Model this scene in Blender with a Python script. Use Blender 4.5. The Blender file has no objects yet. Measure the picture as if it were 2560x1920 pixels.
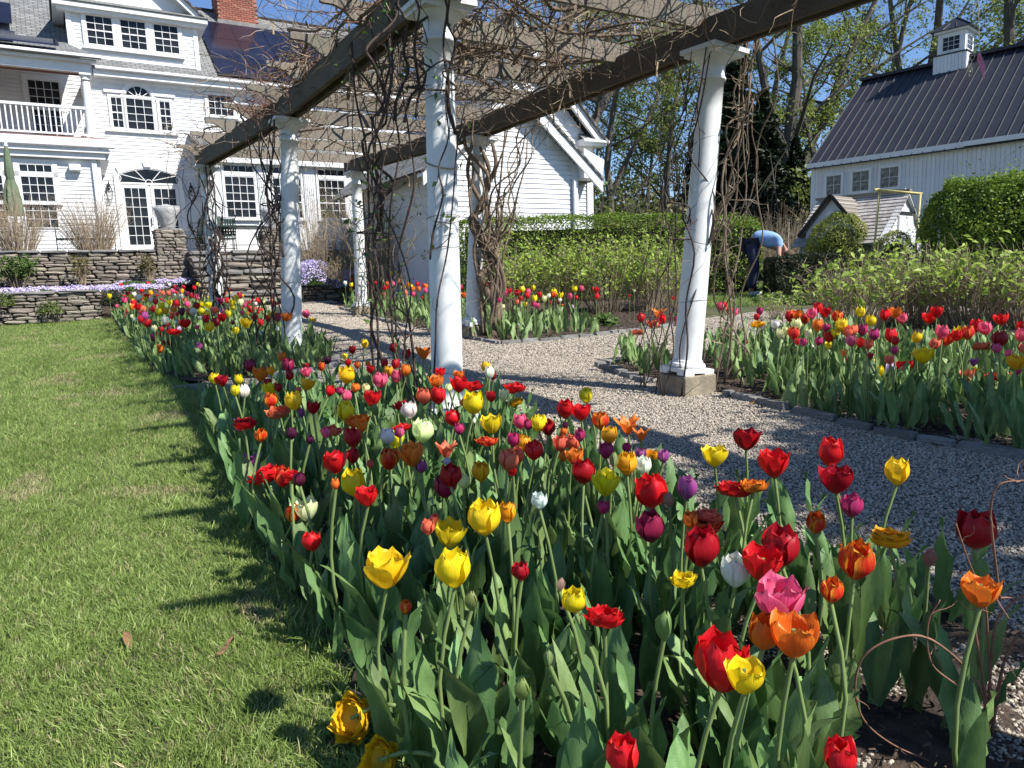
import bpy, math, random
import numpy as np
from mathutils import Vector, Matrix, noise
R_ = random.Random(7)
NR = np.random.RandomState(11)
SC = bpy.context.scene
COL = SC.collection
rad = math.radians

# ---------------------------------------------------------------- camera
F_PX = 1795.0; PITCH = rad(8.6); ROLL = rad(-1.97)
_fw = Vector((0, math.cos(PITCH), -math.sin(PITCH)))
_up = Vector((0, math.sin(PITCH), math.cos(PITCH)))
_rt = Vector((1, 0, 0))
RT = math.cos(ROLL) * _rt + math.sin(ROLL) * _up
UP = -math.sin(ROLL) * _rt + math.cos(ROLL) * _up
cam_d = bpy.data.cameras.new('camera'); cam = bpy.data.objects.new('camera', cam_d); COL.objects.link(cam)
cam_d.sensor_width = 36; cam_d.lens = F_PX / 2560 * 36; cam_d.clip_start = 0.05; cam_d.clip_end = 600
cam.matrix_world = Matrix(((RT.x, UP.x, -_fw.x, 0), (RT.y, UP.y, -_fw.y, 0), (RT.z, UP.z, -_fw.z, 0), (0, 0, 0, 1)))
SC.camera = cam

# ---------------------------------------------------------------- light
SUN = Vector((0.608, -0.337, 0.719)).normalized()
W = bpy.data.worlds.new('World'); SC.world = W; W.use_nodes = True
_n = W.node_tree.nodes; _bg = _n['Background']; _sk = _n.new('ShaderNodeTexSky')
_sk.sky_type = 'NISHITA'; _sk.sun_disc = False
_sk.sun_elevation = math.asin(SUN.z); _sk.sun_rotation = math.atan2(SUN.x, SUN.y)
_sk.air_density = 1.0; _sk.dust_density = 0.0; _sk.ozone_density = 4.0; _sk.altitude = 300
_tn = _n.new('ShaderNodeMix'); _tn.data_type = 'RGBA'; _tn.blend_type = 'MULTIPLY'; _tn.inputs[0].default_value = 1; _tn.inputs[7].default_value = (0.90, 0.98, 1.12, 1)
W.node_tree.links.new(_sk.outputs[0], _tn.inputs[6]); W.node_tree.links.new(_tn.outputs[2], _bg.inputs[0]); _bg.inputs[1].default_value = 0.088
_sd = bpy.data.lights.new('sun', 'SUN'); _sd.energy = 5.0; _sd.angle = rad(0.53); _sd.color = (1.0, 0.955, 0.89)
sun = bpy.data.objects.new('sun', _sd); COL.objects.link(sun)
sun.rotation_euler = SUN.to_track_quat('Z', 'Y').to_euler()
VS = SC.view_settings; VS.view_transform = 'Standard'; VS.look = 'None'; VS.gamma = 1; VS.use_curve_mapping = False
VS.exposure = 0.72
SC.cycles.max_bounces = 6; SC.cycles.diffuse_bounces = 3; SC.cycles.transparent_max_bounces = 6
SC.cycles.use_denoising = True

# ---------------------------------------------------------------- where a sight line meets a surface (used to survey the place)
def ray(x, y):
    d = RT * ((x - 1280) / F_PX) - UP * ((y - 960) / F_PX) + _fw
    return d / d.y
def gz(Y): return -1.3 + 0.042 * min(max(Y, -3), 19)
def ground(x, y, h=0.0):
    d = ray(x, y); t = (-1.3 + h) / (d.z - 0.042)
    if t <= 0 or t > 19: t = (gz(19) + h) / d.z if d.z < 0 else 30
    return d * t
def on_plane(x, y, p0, n):
    d = ray(x, y); return d * (n.dot(p0) / n.dot(d))

# ---------------------------------------------------------------- materials
MATS = {}
def ramp_mix(nt, fac, a, b):
    m = nt.nodes.new('ShaderNodeMix'); m.data_type = 'RGBA'
    nt.links.new(fac, m.inputs[0])
    for k, c in ((6, a), (7, b)):
        if hasattr(c, 'is_linked'): nt.links.new(c, m.inputs[k])
        else: m.inputs[k].default_value = (*c, 1)
    return m.outputs[2]
def mathn(nt, op, a, b=0.5, clamp=False):
    m = nt.nodes.new('ShaderNodeMath'); m.operation = op; m.use_clamp = clamp
    for k, c in ((0, a), (1, b)):
        if hasattr(c, 'is_linked'): nt.links.new(c, m.inputs[k])
        else: m.inputs[k].default_value = c
    return m.outputs[0]
def noisen(nt, scale, detail=4, coord='Object', stretch=None, rough=0.6):
    tc = nt.nodes.new('ShaderNodeTexCoord'); o = tc.outputs[coord]
    if stretch:
        mp = nt.nodes.new('ShaderNodeMapping'); mp.inputs['Scale'].default_value = stretch
        nt.links.new(o, mp.inputs[0]); o = mp.outputs[0]
    t = nt.nodes.new('ShaderNodeTexNoise'); t.inputs['Scale'].default_value = scale; t.inputs['Detail'].default_value = detail
    t.inputs['Roughness'].default_value = rough
    nt.links.new(o, t.inputs['Vector']); return t.outputs['Fac']
def contrast(nt, fac, lo=0.35, hi=0.65):
    m = nt.nodes.new('ShaderNodeMapRange'); m.inputs[1].default_value = lo; m.inputs[2].default_value = hi
    nt.links.new(fac, m.inputs[0]); return m.outputs[0]
def mat(name, c1, c2=None, scale=8, rough=0.7, bump=0.0, bscale=60, objvar=0.0, stretch=None, lo=0.35, hi=0.65,
        spec=0.4, metal=0.0, attr=None, transl=0.0, c3=None, s3=1.5, coord='Object', bstretch=None, hue=0.0):
    if name in MATS: return MATS[name]
    m = bpy.data.materials.new(name); m.use_nodes = True; nt = m.node_tree; b = nt.nodes['Principled BSDF']
    MATS[name] = m
    b.inputs['Roughness'].default_value = rough; b.inputs['Metallic'].default_value = metal
    b.inputs['Specular IOR Level'].default_value = spec
    if c2 is None: c2 = tuple(x * 0.86 for x in c1)
    if attr:
        a = nt.nodes.new('ShaderNodeAttribute'); a.attribute_name = attr; fac = a.outputs['Fac']
    else:
        fac = contrast(nt, noisen(nt, scale, 5, coord, stretch), lo, hi)
    col = ramp_mix(nt, fac, c1, c2)
    if c3 is not None:
        col = ramp_mix(nt, contrast(nt, noisen(nt, s3, 3, coord), 0.48, 0.72), col, c3)
    if objvar or hue:
        oi = nt.nodes.new('ShaderNodeObjectInfo')
        hs = nt.nodes.new('ShaderNodeHueSaturation')
        v = mathn(nt, 'MULTIPLY', mathn(nt, 'SUBTRACT', oi.outputs['Random'], 0.5), 2 * objvar)
        nt.links.new(mathn(nt, 'ADD', v, 1.0), hs.inputs['Value'])
        if hue:
            h = mathn(nt, 'MULTIPLY', mathn(nt, 'SUBTRACT', mathn(nt, 'FRACT', mathn(nt, 'MULTIPLY', oi.outputs['Random'], 7.3)), 0.5), hue)
            nt.links.new(mathn(nt, 'ADD', h, 0.5), hs.inputs['Hue'])
        nt.links.new(col, hs.inputs['Color']); col = hs.outputs[0]
    nt.links.new(col, b.inputs['Base Color'])
    if bump:
        bn = nt.nodes.new('ShaderNodeBump'); bn.inputs['Strength'].default_value = bump; bn.inputs['Distance'].default_value = 0.02
        nt.links.new(noisen(nt, bscale, 5, coord, bstretch or stretch), bn.inputs['Height']); nt.links.new(bn.outputs[0], b.inputs['Normal'])
    if transl:
        t = nt.nodes.new('ShaderNodeBsdfTranslucent'); nt.links.new(col, t.inputs[0])
        mx = nt.nodes.new('ShaderNodeMixShader'); mx.inputs[0].default_value = transl
        nt.links.new(b.outputs[0], mx.inputs[1]); nt.links.new(t.outputs[0], mx.inputs[2])
        nt.links.new(mx.outputs[0], nt.nodes['Material Output'].inputs[0])
    return m

M = dict(
    white=mat('white_paint', (0.68, 0.69, 0.69), (0.61, 0.62, 0.63), 1.7, 0.5, 0.05, 40, objvar=0.03),
    trim=mat('white_trim', (0.72, 0.72, 0.71), (0.64, 0.65, 0.65), 3, 0.45, 0.03, 30),
    column=mat('column_paint', (0.74, 0.76, 0.75), (0.56, 0.58, 0.57), 2.2, 0.45, 0.08, 22, lo=0.45, hi=0.85, c3=(0.50, 0.52, 0.48), s3=1.1),
    pglass=mat('window_glass', (0.008, 0.010, 0.012), (0.02, 0.023, 0.026), 2, 0.05, spec=0.22, objvar=0.5),
    bwall=mat('barn_board_paint', (0.68, 0.70, 0.71), (0.60, 0.62, 0.63), 3, 0.55, 0.08, 50, objvar=0.05),
    broof=mat('dark_metal_roof', (0.021, 0.024, 0.033), (0.028, 0.031, 0.041), 0.7, 0.5, spec=0.35, objvar=0.06),
    seam=mat('roof_seam_metal', (0.085, 0.085, 0.092), None, 3, 0.45, spec=0.45),
    solar=mat('solar_panel_glass', (0.010, 0.011, 0.022), (0.016, 0.017, 0.034), 1.0, 0.10, spec=0.6, objvar=0.2),
    black=mat('black_metal', (0.02, 0.02, 0.02), None, 5, 0.45),
    brick=mat('brick_clay', (0.33, 0.125, 0.085), (0.24, 0.08, 0.055), 9, 0.85, 0.3, 60, objvar=0.25),
    mortar=mat('mortar', (0.34, 0.25, 0.20), (0.27, 0.20, 0.17), 20, 0.9, 0.3, 90),
    beam=mat('weathered_beam_wood', (0.150, 0.122, 0.090), (0.070, 0.058, 0.043), 5, 0.85, 0.6, 30, stretch=(0.6, 12, 12), lo=0.3, hi=0.7, c3=(0.13, 0.125, 0.09), s3=3.5, objvar=0.12),
    rafter=mat('weathered_rafter_wood', (0.31, 0.265, 0.215), (0.16, 0.132, 0.105), 6, 0.9, 0.6, 28, stretch=(0.5, 12, 14), lo=0.3, hi=0.7, c3=(0.23, 0.225, 0.17), s3=5, objvar=0.15),
    vine=mat('vine_bark', (0.22, 0.165, 0.115), (0.10, 0.07, 0.048), 9, 0.9, 0.5, 60, lo=0.3, hi=0.7),
    dvine=mat('dark_cane_bark', (0.075, 0.048, 0.035), (0.030, 0.020, 0.016), 14, 0.7, 0.4, 80),
    twig=mat('pale_twig_bark', (0.42, 0.34, 0.235), (0.24, 0.18, 0.12), 10, 0.9),
    rtwig=mat('reddish_twig_bark', (0.26, 0.13, 0.085), (0.16, 0.08, 0.05), 10, 0.8),
    bark=mat('tree_bark', (0.13, 0.115, 0.092), (0.055, 0.048, 0.038), 5, 0.95, 0.7, 14, stretch=(1, 1, 0.25), lo=0.3, hi=0.7, objvar=0.15),
    stone=mat('dry_wall_stone', (0.29, 0.25, 0.20), (0.145, 0.12, 0.10), 7, 0.9, 0.7, 26, objvar=0.38, lo=0.3, hi=0.75, hue=0.05, c3=(0.26, 0.24, 0.20), s3=9),
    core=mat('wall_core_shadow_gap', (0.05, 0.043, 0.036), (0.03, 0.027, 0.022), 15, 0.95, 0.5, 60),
    slab=mat('bluestone_slab', (0.24, 0.23, 0.21), (0.16, 0.155, 0.15), 5, 0.85, 0.4, 40, objvar=0.15),
    kerb=mat('granite_edging', (0.30, 0.29, 0.27), (0.17, 0.165, 0.155), 9, 0.85, 0.6, 50, objvar=0.2),
    conc=mat('concrete_footing', (0.33, 0.28, 0.20), (0.22, 0.185, 0.135), 9, 0.9, 0.5, 60, c3=(0.20, 0.18, 0.13), s3=6),
    soil=mat('garden_soil', (0.060, 0.042, 0.030), (0.022, 0.016, 0.012), 16, 0.95, 1.0, 45, lo=0.3, hi=0.7, c3=(0.095, 0.070, 0.050), s3=7),
    chip=mat('mulch_chip', (0.12, 0.08, 0.055), (0.05, 0.034, 0.024), 9, 0.95, objvar=0.4),
    gravel=mat('gravel_bed', (0.30, 0.265, 0.215), (0.13, 0.115, 0.095), 42, 0.9, 1.0, 70, lo=0.35, hi=0.62, coord='Object'),
    pebble=mat('gravel_pebble', (0.42, 0.365, 0.29), (0.33, 0.29, 0.235), 30, 0.8, objvar=0.42, hue=0.04),
    dirt=mat('lawn_soil', (0.075, 0.085, 0.030), (0.045, 0.055, 0.020), 20, 0.95, 0.8, 60, c3=(0.12, 0.10, 0.055), s3=2.2),
    green_metal=mat('green_iron', (0.028, 0.055, 0.045), (0.022, 0.045, 0.036), 5, 0.5),
    umb=mat('umbrella_canvas', (0.135, 0.175, 0.105), (0.10, 0.135, 0.08), 8, 0.85, 0.2, 30),
    yellow=mat('yellow_painted_pipe', (0.55, 0.48, 0.17), (0.45, 0.38, 0.13), 6, 0.5),
    shake=mat('cedar_shake', (0.47, 0.44, 0.40), (0.30, 0.27, 0.24), 9, 0.9, 0.4, 40, stretch=(1, 6, 1), objvar=0.22),
    pink=mat('pink_ribbon', (0.62, 0.22, 0.33), None, 5, 0.6, transl=0.3),
    tulle=mat('porch_brown', (0.20, 0.085, 0.055), None, 5, 0.7),  # own brown colour of the balcony deck boards and porch beam
    lead=mat('leaded_glass', (0.20, 0.22, 0.21), (0.07, 0.08, 0.075), 9, 0.15, spec=0.7, lo=0.44, hi=0.56),
    dead=mat('dead_leaf', (0.22, 0.125, 0.06), (0.12, 0.07, 0.035), 5, 0.9, objvar=0.3),
    lichen=mat('chain_metal', (0.45, 0.42, 0.33), None, 5, 0.5, spec=0.5),
)
def leafmat(name, a, b, transl=0.3, rough=0.5, spec=0.35, objvar=0.0): return mat(name, a, b, attr='rnd', transl=transl, rough=rough, spec=spec, objvar=objvar)
M.update(
    box=leafmat('boxwood_leaf', (0.29, 0.33, 0.040), (0.085, 0.125, 0.018), 0.25),
    privet=leafmat('privet_leaf', (0.25, 0.35, 0.045), (0.085, 0.155, 0.022), 0.35),
    hyd=leafmat('hydrangea_leaf', (0.40, 0.52, 0.085), (0.20, 0.31, 0.045), 0.42),
    dark=leafmat('yew_needle', (0.030, 0.045, 0.012), (0.012, 0.022, 0.008), 0.1),
    conif=leafmat('conifer_needle', (0.035, 0.055, 0.022), (0.012, 0.022, 0.012), 0.1),
    tleaf=leafmat('young_tree_leaf', (0.30, 0.36, 0.075), (0.14, 0.19, 0.035), 0.45),
    tleaf2=leafmat('mid_tree_leaf', (0.18, 0.235, 0.05), (0.08, 0.115, 0.028), 0.4),
    olive=leafmat('brown_budding_leaf', (0.24, 0.22, 0.085), (0.12, 0.115, 0.045), 0.35),
    phlox=leafmat('phlox_petal', (0.50, 0.39, 0.72), (0.74, 0.68, 0.88), 0.2),
    herb=leafmat('herb_leaf', (0.13, 0.22, 0.045), (0.06, 0.11, 0.025), 0.3),
    peony=leafmat('bronze_peony_leaf', (0.16, 0.14, 0.045), (0.09, 0.075, 0.025), 0.3),
)
def tulip_leaf_mat():
    m = mat('tulip_leaf', (0.235, 0.365, 0.130), (0.125, 0.225, 0.070), 3.0, 0.42, 0.25, 50, objvar=0.28, transl=0.22, spec=0.45, hue=0.045,
            stretch=(9, 9, 0.8), bstretch=(14, 14, 0.4))
    return m
M['tul'] = tulip_leaf_mat()
M['stem'] = mat('tulip_stem', (0.22, 0.30, 0.10), (0.15, 0.22, 0.07), 3, 0.5, objvar=0.15, transl=0.1)
def petal_mat():
    m = bpy.data.materials.new('tulip_petal'); m.use_nodes = True; nt = m.node_tree; b = nt.nodes['Principled BSDF']
    oi = nt.nodes.new('ShaderNodeObjectInfo')
    ed = nt.nodes.new('ShaderNodeAttribute'); ed.attribute_type = 'OBJECT'; ed.attribute_name = 'edge'
    uv = nt.nodes.new('ShaderNodeUVMap'); sp = nt.nodes.new('ShaderNodeSeparateXYZ'); nt.links.new(uv.outputs[0], sp.inputs[0])
    u = mathn(nt, 'ABSOLUTE', mathn(nt, 'SUBTRACT', mathn(nt, 'MULTIPLY', sp.outputs[0], 2.0), 1.0), 0)
    v = sp.outputs[1]
    # streaks along the petal
    mp = nt.nodes.new('ShaderNodeMapping'); mp.inputs['Scale'].default_value = (22, 1.6, 1); nt.links.new(uv.outputs[0], mp.inputs[0])
    ns = nt.nodes.new('ShaderNodeTexNoise'); ns.inputs['Scale'].default_value = 1.0; ns.inputs['Detail'].default_value = 3
    nt.links.new(mp.outputs[0], ns.inputs['Vector'])
    e = mathn(nt, 'ADD', mathn(nt, 'MULTIPLY', mathn(nt, 'POWER', u, 4.0), 0.85), mathn(nt, 'MULTIPLY', mathn(nt, 'POWER', v, 6.0), 0.35))
    e = mathn(nt, 'ADD', e, mathn(nt, 'MULTIPLY', mathn(nt, 'SUBTRACT', ns.outputs[0], 0.5), 0.9), True)
    col = ramp_mix(nt, e, oi.outputs['Color'], ed.outputs['Color'])
    st = nt.nodes.new('ShaderNodeHueSaturation'); nt.links.new(col, st.inputs['Color'])
    nt.links.new(mathn(nt, 'ADD', mathn(nt, 'MULTIPLY', ns.outputs[0], 0.6), 0.72), st.inputs['Value'])
    # greenish yellow foot of the petal
    ft = mathn(nt, 'SUBTRACT', 1.0, mathn(nt, 'MULTIPLY', v, 7.0), True)
    col = ramp_mix(nt, mathn(nt, 'MULTIPLY', ft, 0.45), st.outputs[0], (0.35, 0.36, 0.10))
    nt.links.new(col, b.inputs['Base Color']); b.inputs['Roughness'].default_value = 0.42; b.inputs['Specular IOR Level'].default_value = 0.35
    bn = nt.nodes.new('ShaderNodeBump'); bn.inputs['Strength'].default_value = 0.35; bn.inputs['Distance'].default_value = 0.004
    nt.links.new(ns.outputs[0], bn.inputs['Height']); nt.links.new(bn.outputs[0], b.inputs['Normal'])
    t = nt.nodes.new('ShaderNodeBsdfTranslucent'); nt.links.new(col, t.inputs[0])
    mx = nt.nodes.new('ShaderNodeMixShader'); mx.inputs[0].default_value = 0.32
    nt.links.new(b.outputs[0], mx.inputs[1]); nt.links.new(t.outputs[0], mx.inputs[2])
    nt.links.new(mx.outputs[0], nt.nodes['Material Output'].inputs[0])
    return m
M['petal'] = petal_mat()
def shingle_mat():
    m = bpy.data.materials.new('asphalt_shingle'); m.use_nodes = True; nt = m.node_tree; b = nt.nodes['Principled BSDF']
    uv = nt.nodes.new('ShaderNodeUVMap')
    br = nt.nodes.new('ShaderNodeTexBrick'); nt.links.new(uv.outputs[0], br.inputs[0])
    br.inputs['Color1'].default_value = (0.24, 0.245, 0.235, 1); br.inputs['Color2'].default_value = (0.135, 0.14, 0.14, 1)
    br.inputs['Mortar'].default_value = (0.05, 0.05, 0.05, 1); br.inputs['Scale'].default_value = 1
    br.inputs['Brick Width'].default_value = 0.26; br.inputs['Row Height'].default_value = 0.13; br.inputs['Mortar Size'].default_value = 0.012
    nt.links.new(br.outputs[0], b.inputs['Base Color']); b.inputs['Roughness'].default_value = 0.9
    bn = nt.nodes.new('ShaderNodeBump'); bn.inputs['Strength'].default_value = 0.5; bn.inputs['Distance'].default_value = 0.01
    nt.links.new(br.outputs['Fac'], bn.inputs['Height']); bn.invert = True; nt.links.new(bn.outputs[0], b.inputs['Normal'])
    return m
M['shingle'] = shingle_mat()
def plastic_mat():
    m = bpy.data.materials.new('clear_plastic_wrap'); m.use_nodes = True; nt = m.node_tree; b = nt.nodes['Principled BSDF']
    b.inputs['Base Color'].default_value = (0.75, 0.76, 0.76, 1); b.inputs['Roughness'].default_value = 0.18
    b.inputs['Alpha'].default_value = 0.42
    bn = nt.nodes.new('ShaderNodeBump'); bn.inputs['Strength'].default_value = 0.9; bn.inputs['Distance'].default_value = 0.05
    nt.links.new(noisen(nt, 6, 3), bn.inputs['Height']); nt.links.new(bn.outputs[0], b.inputs['Normal'])
    return m
M['wrap'] = plastic_mat()
M['urn'] = mat('grey_urn_stone', (0.30, 0.28, 0.25), (0.22, 0.2, 0.18), 6, 0.8)

# ---------------------------------------------------------------- mesh helpers
def setp(o, label=None, cat=None, group=None, kind=None):
    if label: o['label'] = label
    if cat: o['category'] = cat
    if group: o['group'] = group
    if kind: o['kind'] = kind
    return o
def link(name, data, parent=None, **k):
    o = bpy.data.objects.new(name, data); COL.objects.link(o)
    if parent is not None: o.parent = parent
    return setp(o, **k)
def empty(name, loc=(0, 0, 0), rz=0.0, **k):
    o = link(name, None, **k); o.location = loc; o.rotation_euler = (0, 0, rz); o.empty_display_size = 0.1; return o
class MB:
    def __init__(s): s.v = []; s.f = []; s.uv = None
    def add(s, vs, fs):
        b = len(s.v); s.v += [tuple(p) for p in vs]; s.f += [tuple(i + b for i in f) for f in fs]; return s
    def box(s, x0, x1, y0, y1, z0, z1):
        vs = [(x0, y0, z0), (x1, y0, z0), (x1, y1, z0), (x0, y1, z0), (x0, y0, z1), (x1, y0, z1), (x1, y1, z1), (x0, y1, z1)]
        return s.add(vs, [(0, 3, 2, 1), (4, 5, 6, 7), (0, 1, 5, 4), (1, 2, 6, 5), (2, 3, 7, 6), (3, 0, 4, 7)])
    def bar(s, a, b, w, h, up=(0, 0, 1)):
        a = Vector(a); b = Vector(b); d = (b - a).normalized(); u = Vector(up); sx = d.cross(u)
        if sx.length < 1e-4: sx = d.cross(Vector((1, 0, 0)))
        sx.normalize(); u = sx.cross(d); vs = []
        for p in (a, b):
            for i, j in ((-1, -1), (1, -1), (1, 1), (-1, 1)): vs.append(p + sx * (w / 2 * i) + u * (h / 2 * j))
        return s.add(vs, [(0, 1, 2, 3), (7, 6, 5, 4), (0, 4, 5, 1), (1, 5, 6, 2), (2, 6, 7, 3), (3, 7, 4, 0)])
    def prism(s, poly, y0, y1):   # poly in x,z extruded along y
        n = len(poly); vs = [(x, y0, z) for x, z in poly] + [(x, y1, z) for x, z in poly]
        return s.add(vs, [tuple(range(n))[::-1], tuple(range(n, 2 * n))] + [(i, (i + 1) % n, n + (i + 1) % n, n + i) for i in range(n)])
    def tube(s, pts, rs, n=5, cap=True):
        pts = [Vector(p) for p in pts]; m = len(pts)
        if not hasattr(rs, '__len__'): rs = [rs] * m
        base = len(s.v); ref = Vector((0.13, 0.31, 0.94))
        for i, p in enumerate(pts):
            d = (pts[min(i + 1, m - 1)] - pts[max(i - 1, 0)])
            if d.length < 1e-7: d = Vector((0, 0, 1))
            d.normalize()
            if abs(d.dot(ref)) > 0.97: ref = Vector((0.9, 0.2, 0.1))
            a = d.cross(ref).normalized(); b = d.cross(a); ref = -b if False else ref
            for k in range(n):
                t = 2 * math.pi * k / n; s.v.append(tuple(p + (a * math.cos(t) + b * math.sin(t)) * rs[i]))
        for i in range(m - 1):
            for k in range(n):
                q = (k + 1) % n; s.f.append((base + i * n + k, base + i * n + q, base + (i + 1) * n + q, base + (i + 1) * n + k))
        if cap and n > 2:
            s.f.append(tuple(base + k for k in range(n))[::-1]); s.f.append(tuple(base + (m - 1) * n + k for k in range(n)))
        return s
    def lathe(s, prof, n=20, c=(0, 0), rot=0):
        base = len(s.v); m = len(prof)
        for r, z in prof:
            for k in range(n):
                t = 2 * math.pi * k / n + rot; s.v.append((c[0] + r * math.cos(t), c[1] + r * math.sin(t), z))
        for i in range(m - 1):
            for k in range(n):
                q = (k + 1) % n; s.f.append((base + i * n + k, base + i * n + q, base + (i + 1) * n + q, base + (i + 1) * n + k))
        s.f.append(tuple(base + k for k in range(n))[::-1]); s.f.append(tuple(base + (m - 1) * n + k for k in range(n)))
        return s
    def mesh(s, name, m, smooth=False):
        me = bpy.data.meshes.new(name); me.from_pydata([tuple(p) for p in s.v], [], s.f)
        if m: me.materials.append(M[m] if isinstance(m, str) else m)
        if smooth: me.polygons.foreach_set('use_smooth', [True] * len(me.polygons))
        me.update(); return me
    def build(s, name, m, parent=None, smooth=False, **k):
        return link(name, s.mesh(name, m, smooth), parent, **k)
def npmesh(name, V, Fc, m, rnd=None, smooth=False):
    """V (n,3); Fc (k,4) or (k,3)"""
    me = bpy.data.meshes.new(name); k, w = Fc.shape
    me.vertices.add(len(V)); me.vertices.foreach_set('co', V.astype(np.float32).ravel())
    me.loops.add(k * w); me.loops.foreach_set('vertex_index', Fc.astype(np.int32).ravel())
    me.polygons.add(k); me.polygons.foreach_set('loop_start', np.arange(0, k * w, w, dtype=np.int32))
    try: me.polygons.foreach_set('loop_total', np.full(k, w, dtype=np.int32))
    except Exception: pass
    me.update(calc_edges=True)
    if rnd is not None:
        a = me.attributes.new('rnd', 'FLOAT', 'FACE'); a.data.foreach_set('value', rnd.astype(np.float32))
    if smooth: me.polygons.foreach_set('use_smooth', [True] * k)
    me.materials.append(M[m] if isinstance(m, str) else m); return me
def frames(N):
    N = N / np.maximum(np.linalg.norm(N, axis=1, keepdims=True), 1e-6)
    a = np.cross(N, NR.normal(size=N.shape)); a /= np.maximum(np.linalg.norm(a, axis=1, keepdims=True), 1e-6)
    return N, a, np.cross(N, a)
def leaves(P, N, size, m, name, aspect=0.55, fold=0.25, jit=0.6, rnd=None):
    """cloud of folded diamond leaves at P facing N"""
    n = len(P); N = N + NR.normal(size=(n, 3)) * jit; N, a, b = frames(N)
    s = size * (0.6 + 0.8 * NR.rand(n, 1))
    v0 = P - a * s * 0.5; v2 = P + a * s * 0.5; c = N * s * fold * 0.5
    v1 = P + b * s * aspect * 0.5 + c; v3 = P - b * s * aspect * 0.5 + c
    V = np.stack([v0, v1, v2, v3], 1).reshape(-1, 3); i = np.arange(n)[:, None] * 4
    T = np.concatenate([i + np.array([[0, 1, 2]]), i + np.array([[0, 2, 3]])], 1).reshape(-1, 3)
    r = NR.rand(n) if rnd is None else rnd
    return npmesh(name, V, T, m, np.repeat(r, 2))
def spline(pts, n):
    """smooth Catmull-Rom through pts, n samples per span"""
    P = [Vector(p) for p in pts]; P = [P[0] * 2 - P[1]] + P + [P[-1] * 2 - P[-2]]; out = []
    for i in range(1, len(P) - 2):
        for k in range(n):
            t = k / n; a, b, c, d = P[i - 1], P[i], P[i + 1], P[i + 2]
            out.append(0.5 * ((2 * b) + (c - a) * t + (2 * a - 5 * b + 4 * c - d) * t * t + (3 * b - a - 3 * c + d) * t ** 3))
    return out + [P[-2]]
def inpoly(x, y, poly):
    c = False; j = len(poly) - 1
    for i in range(len(poly)):
        xi, yi = poly[i]; xj, yj = poly[j]
        if (yi > y) != (yj > y) and x < (xj - xi) * (y - yi) / (yj - yi) + xi: c = not c
        j = i
    return c
def in_np(X, Y, poly):
    c = np.zeros(len(X), bool); j = len(poly) - 1
    for i in range(len(poly)):
        xi, yi = poly[i]; xj, yj = poly[j]
        with np.errstate(divide='ignore', invalid='ignore'):
            t = ((yi > Y) != (yj > Y)) & (X < (xj - xi) * (Y - yi) / ((yj - yi) or 1e-9) + xi)
        c ^= t; j = i
    return c
def rnd_in(poly, n):
    P = np.array(poly); lo = P.min(0); hi = P.max(0); ox = []; oy = []; tot = 0
    while tot < n:
        X = lo[0] + NR.rand(n * 2) * (hi[0] - lo[0]); Y = lo[1] + NR.rand(n * 2) * (hi[1] - lo[1]); k = in_np(X, Y, poly)
        ox.append(X[k]); oy.append(Y[k]); tot += k.sum()
        if not k.any(): break
    return np.concatenate(ox)[:n], np.concatenate(oy)[:n]
def gzn(Y): return -1.3 + 0.042 * np.clip(Y, -3, 19)
def scatter(name, P, rot, scl, coll, **k):
    """points that carry one mesh each of a small library (geometry nodes); only for what nobody could count"""
    me = bpy.data.meshes.new(name); me.vertices.add(len(P)); me.vertices.foreach_set('co', P.astype(np.float32).ravel())
    a = me.attributes.new('rot', 'FLOAT_VECTOR', 'POINT'); a.data.foreach_set('vector', rot.astype(np.float32).ravel())
    a = me.attributes.new('scl', 'FLOAT', 'POINT'); a.data.foreach_set('value', scl.astype(np.float32))
    o = link(name, me, kind='stuff', **k)
    ng = bpy.data.node_groups.new(name + '_scatter', 'GeometryNodeTree')
    ng.interface.new_socket('Geometry', in_out='INPUT', socket_type='NodeSocketGeometry')
    ng.interface.new_socket('Geometry', in_out='OUTPUT', socket_type='NodeSocketGeometry')
    N = ng.nodes; L = ng.links; gi = N.new('NodeGroupInput'); go = N.new('NodeGroupOutput')
    ip = N.new('GeometryNodeInstanceOnPoints'); ci = N.new('GeometryNodeCollectionInfo'); ci.inputs[0].default_value = coll
    ci.inputs['Separate Children'].default_value = True; ci.inputs['Reset Children'].default_value = True
    ra = N.new('GeometryNodeInputNamedAttribute'); ra.data_type = 'FLOAT_VECTOR'; ra.inputs[0].default_value = 'rot'
    sa = N.new('GeometryNodeInputNamedAttribute'); sa.data_type = 'FLOAT'; sa.inputs[0].default_value = 'scl'
    rv = N.new('FunctionNodeRandomValue'); rv.data_type = 'INT'; rv.inputs[4].default_value = 0; rv.inputs[5].default_value = len(coll.objects) - 1
    e2r = N.new('FunctionNodeEulerToRotation'); L.new(ra.outputs[0], e2r.inputs[0])
    mp = N.new('GeometryNodeMeshToPoints')
    L.new(gi.outputs[0], mp.inputs[0]); L.new(mp.outputs[0], ip.inputs['Points']); L.new(ci.outputs[0], ip.inputs['Instance'])
    ip.inputs['Pick Instance'].default_value = True; L.new(rv.outputs[2], ip.inputs['Instance Index'])
    L.new(e2r.outputs[0], ip.inputs['Rotation']); L.new(sa.outputs[0], ip.inputs['Scale']); L.new(ip.outputs[0], go.inputs[0])
    md = o.modifiers.new('scatter', 'NODES'); md.node_group = ng
    return o
def library(name, meshes):
    c = bpy.data.collections.new(name)
    for i, me in enumerate(meshes): c.objects.link(bpy.data.objects.new('%s_%02d' % (name, i), me))
    return c
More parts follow.
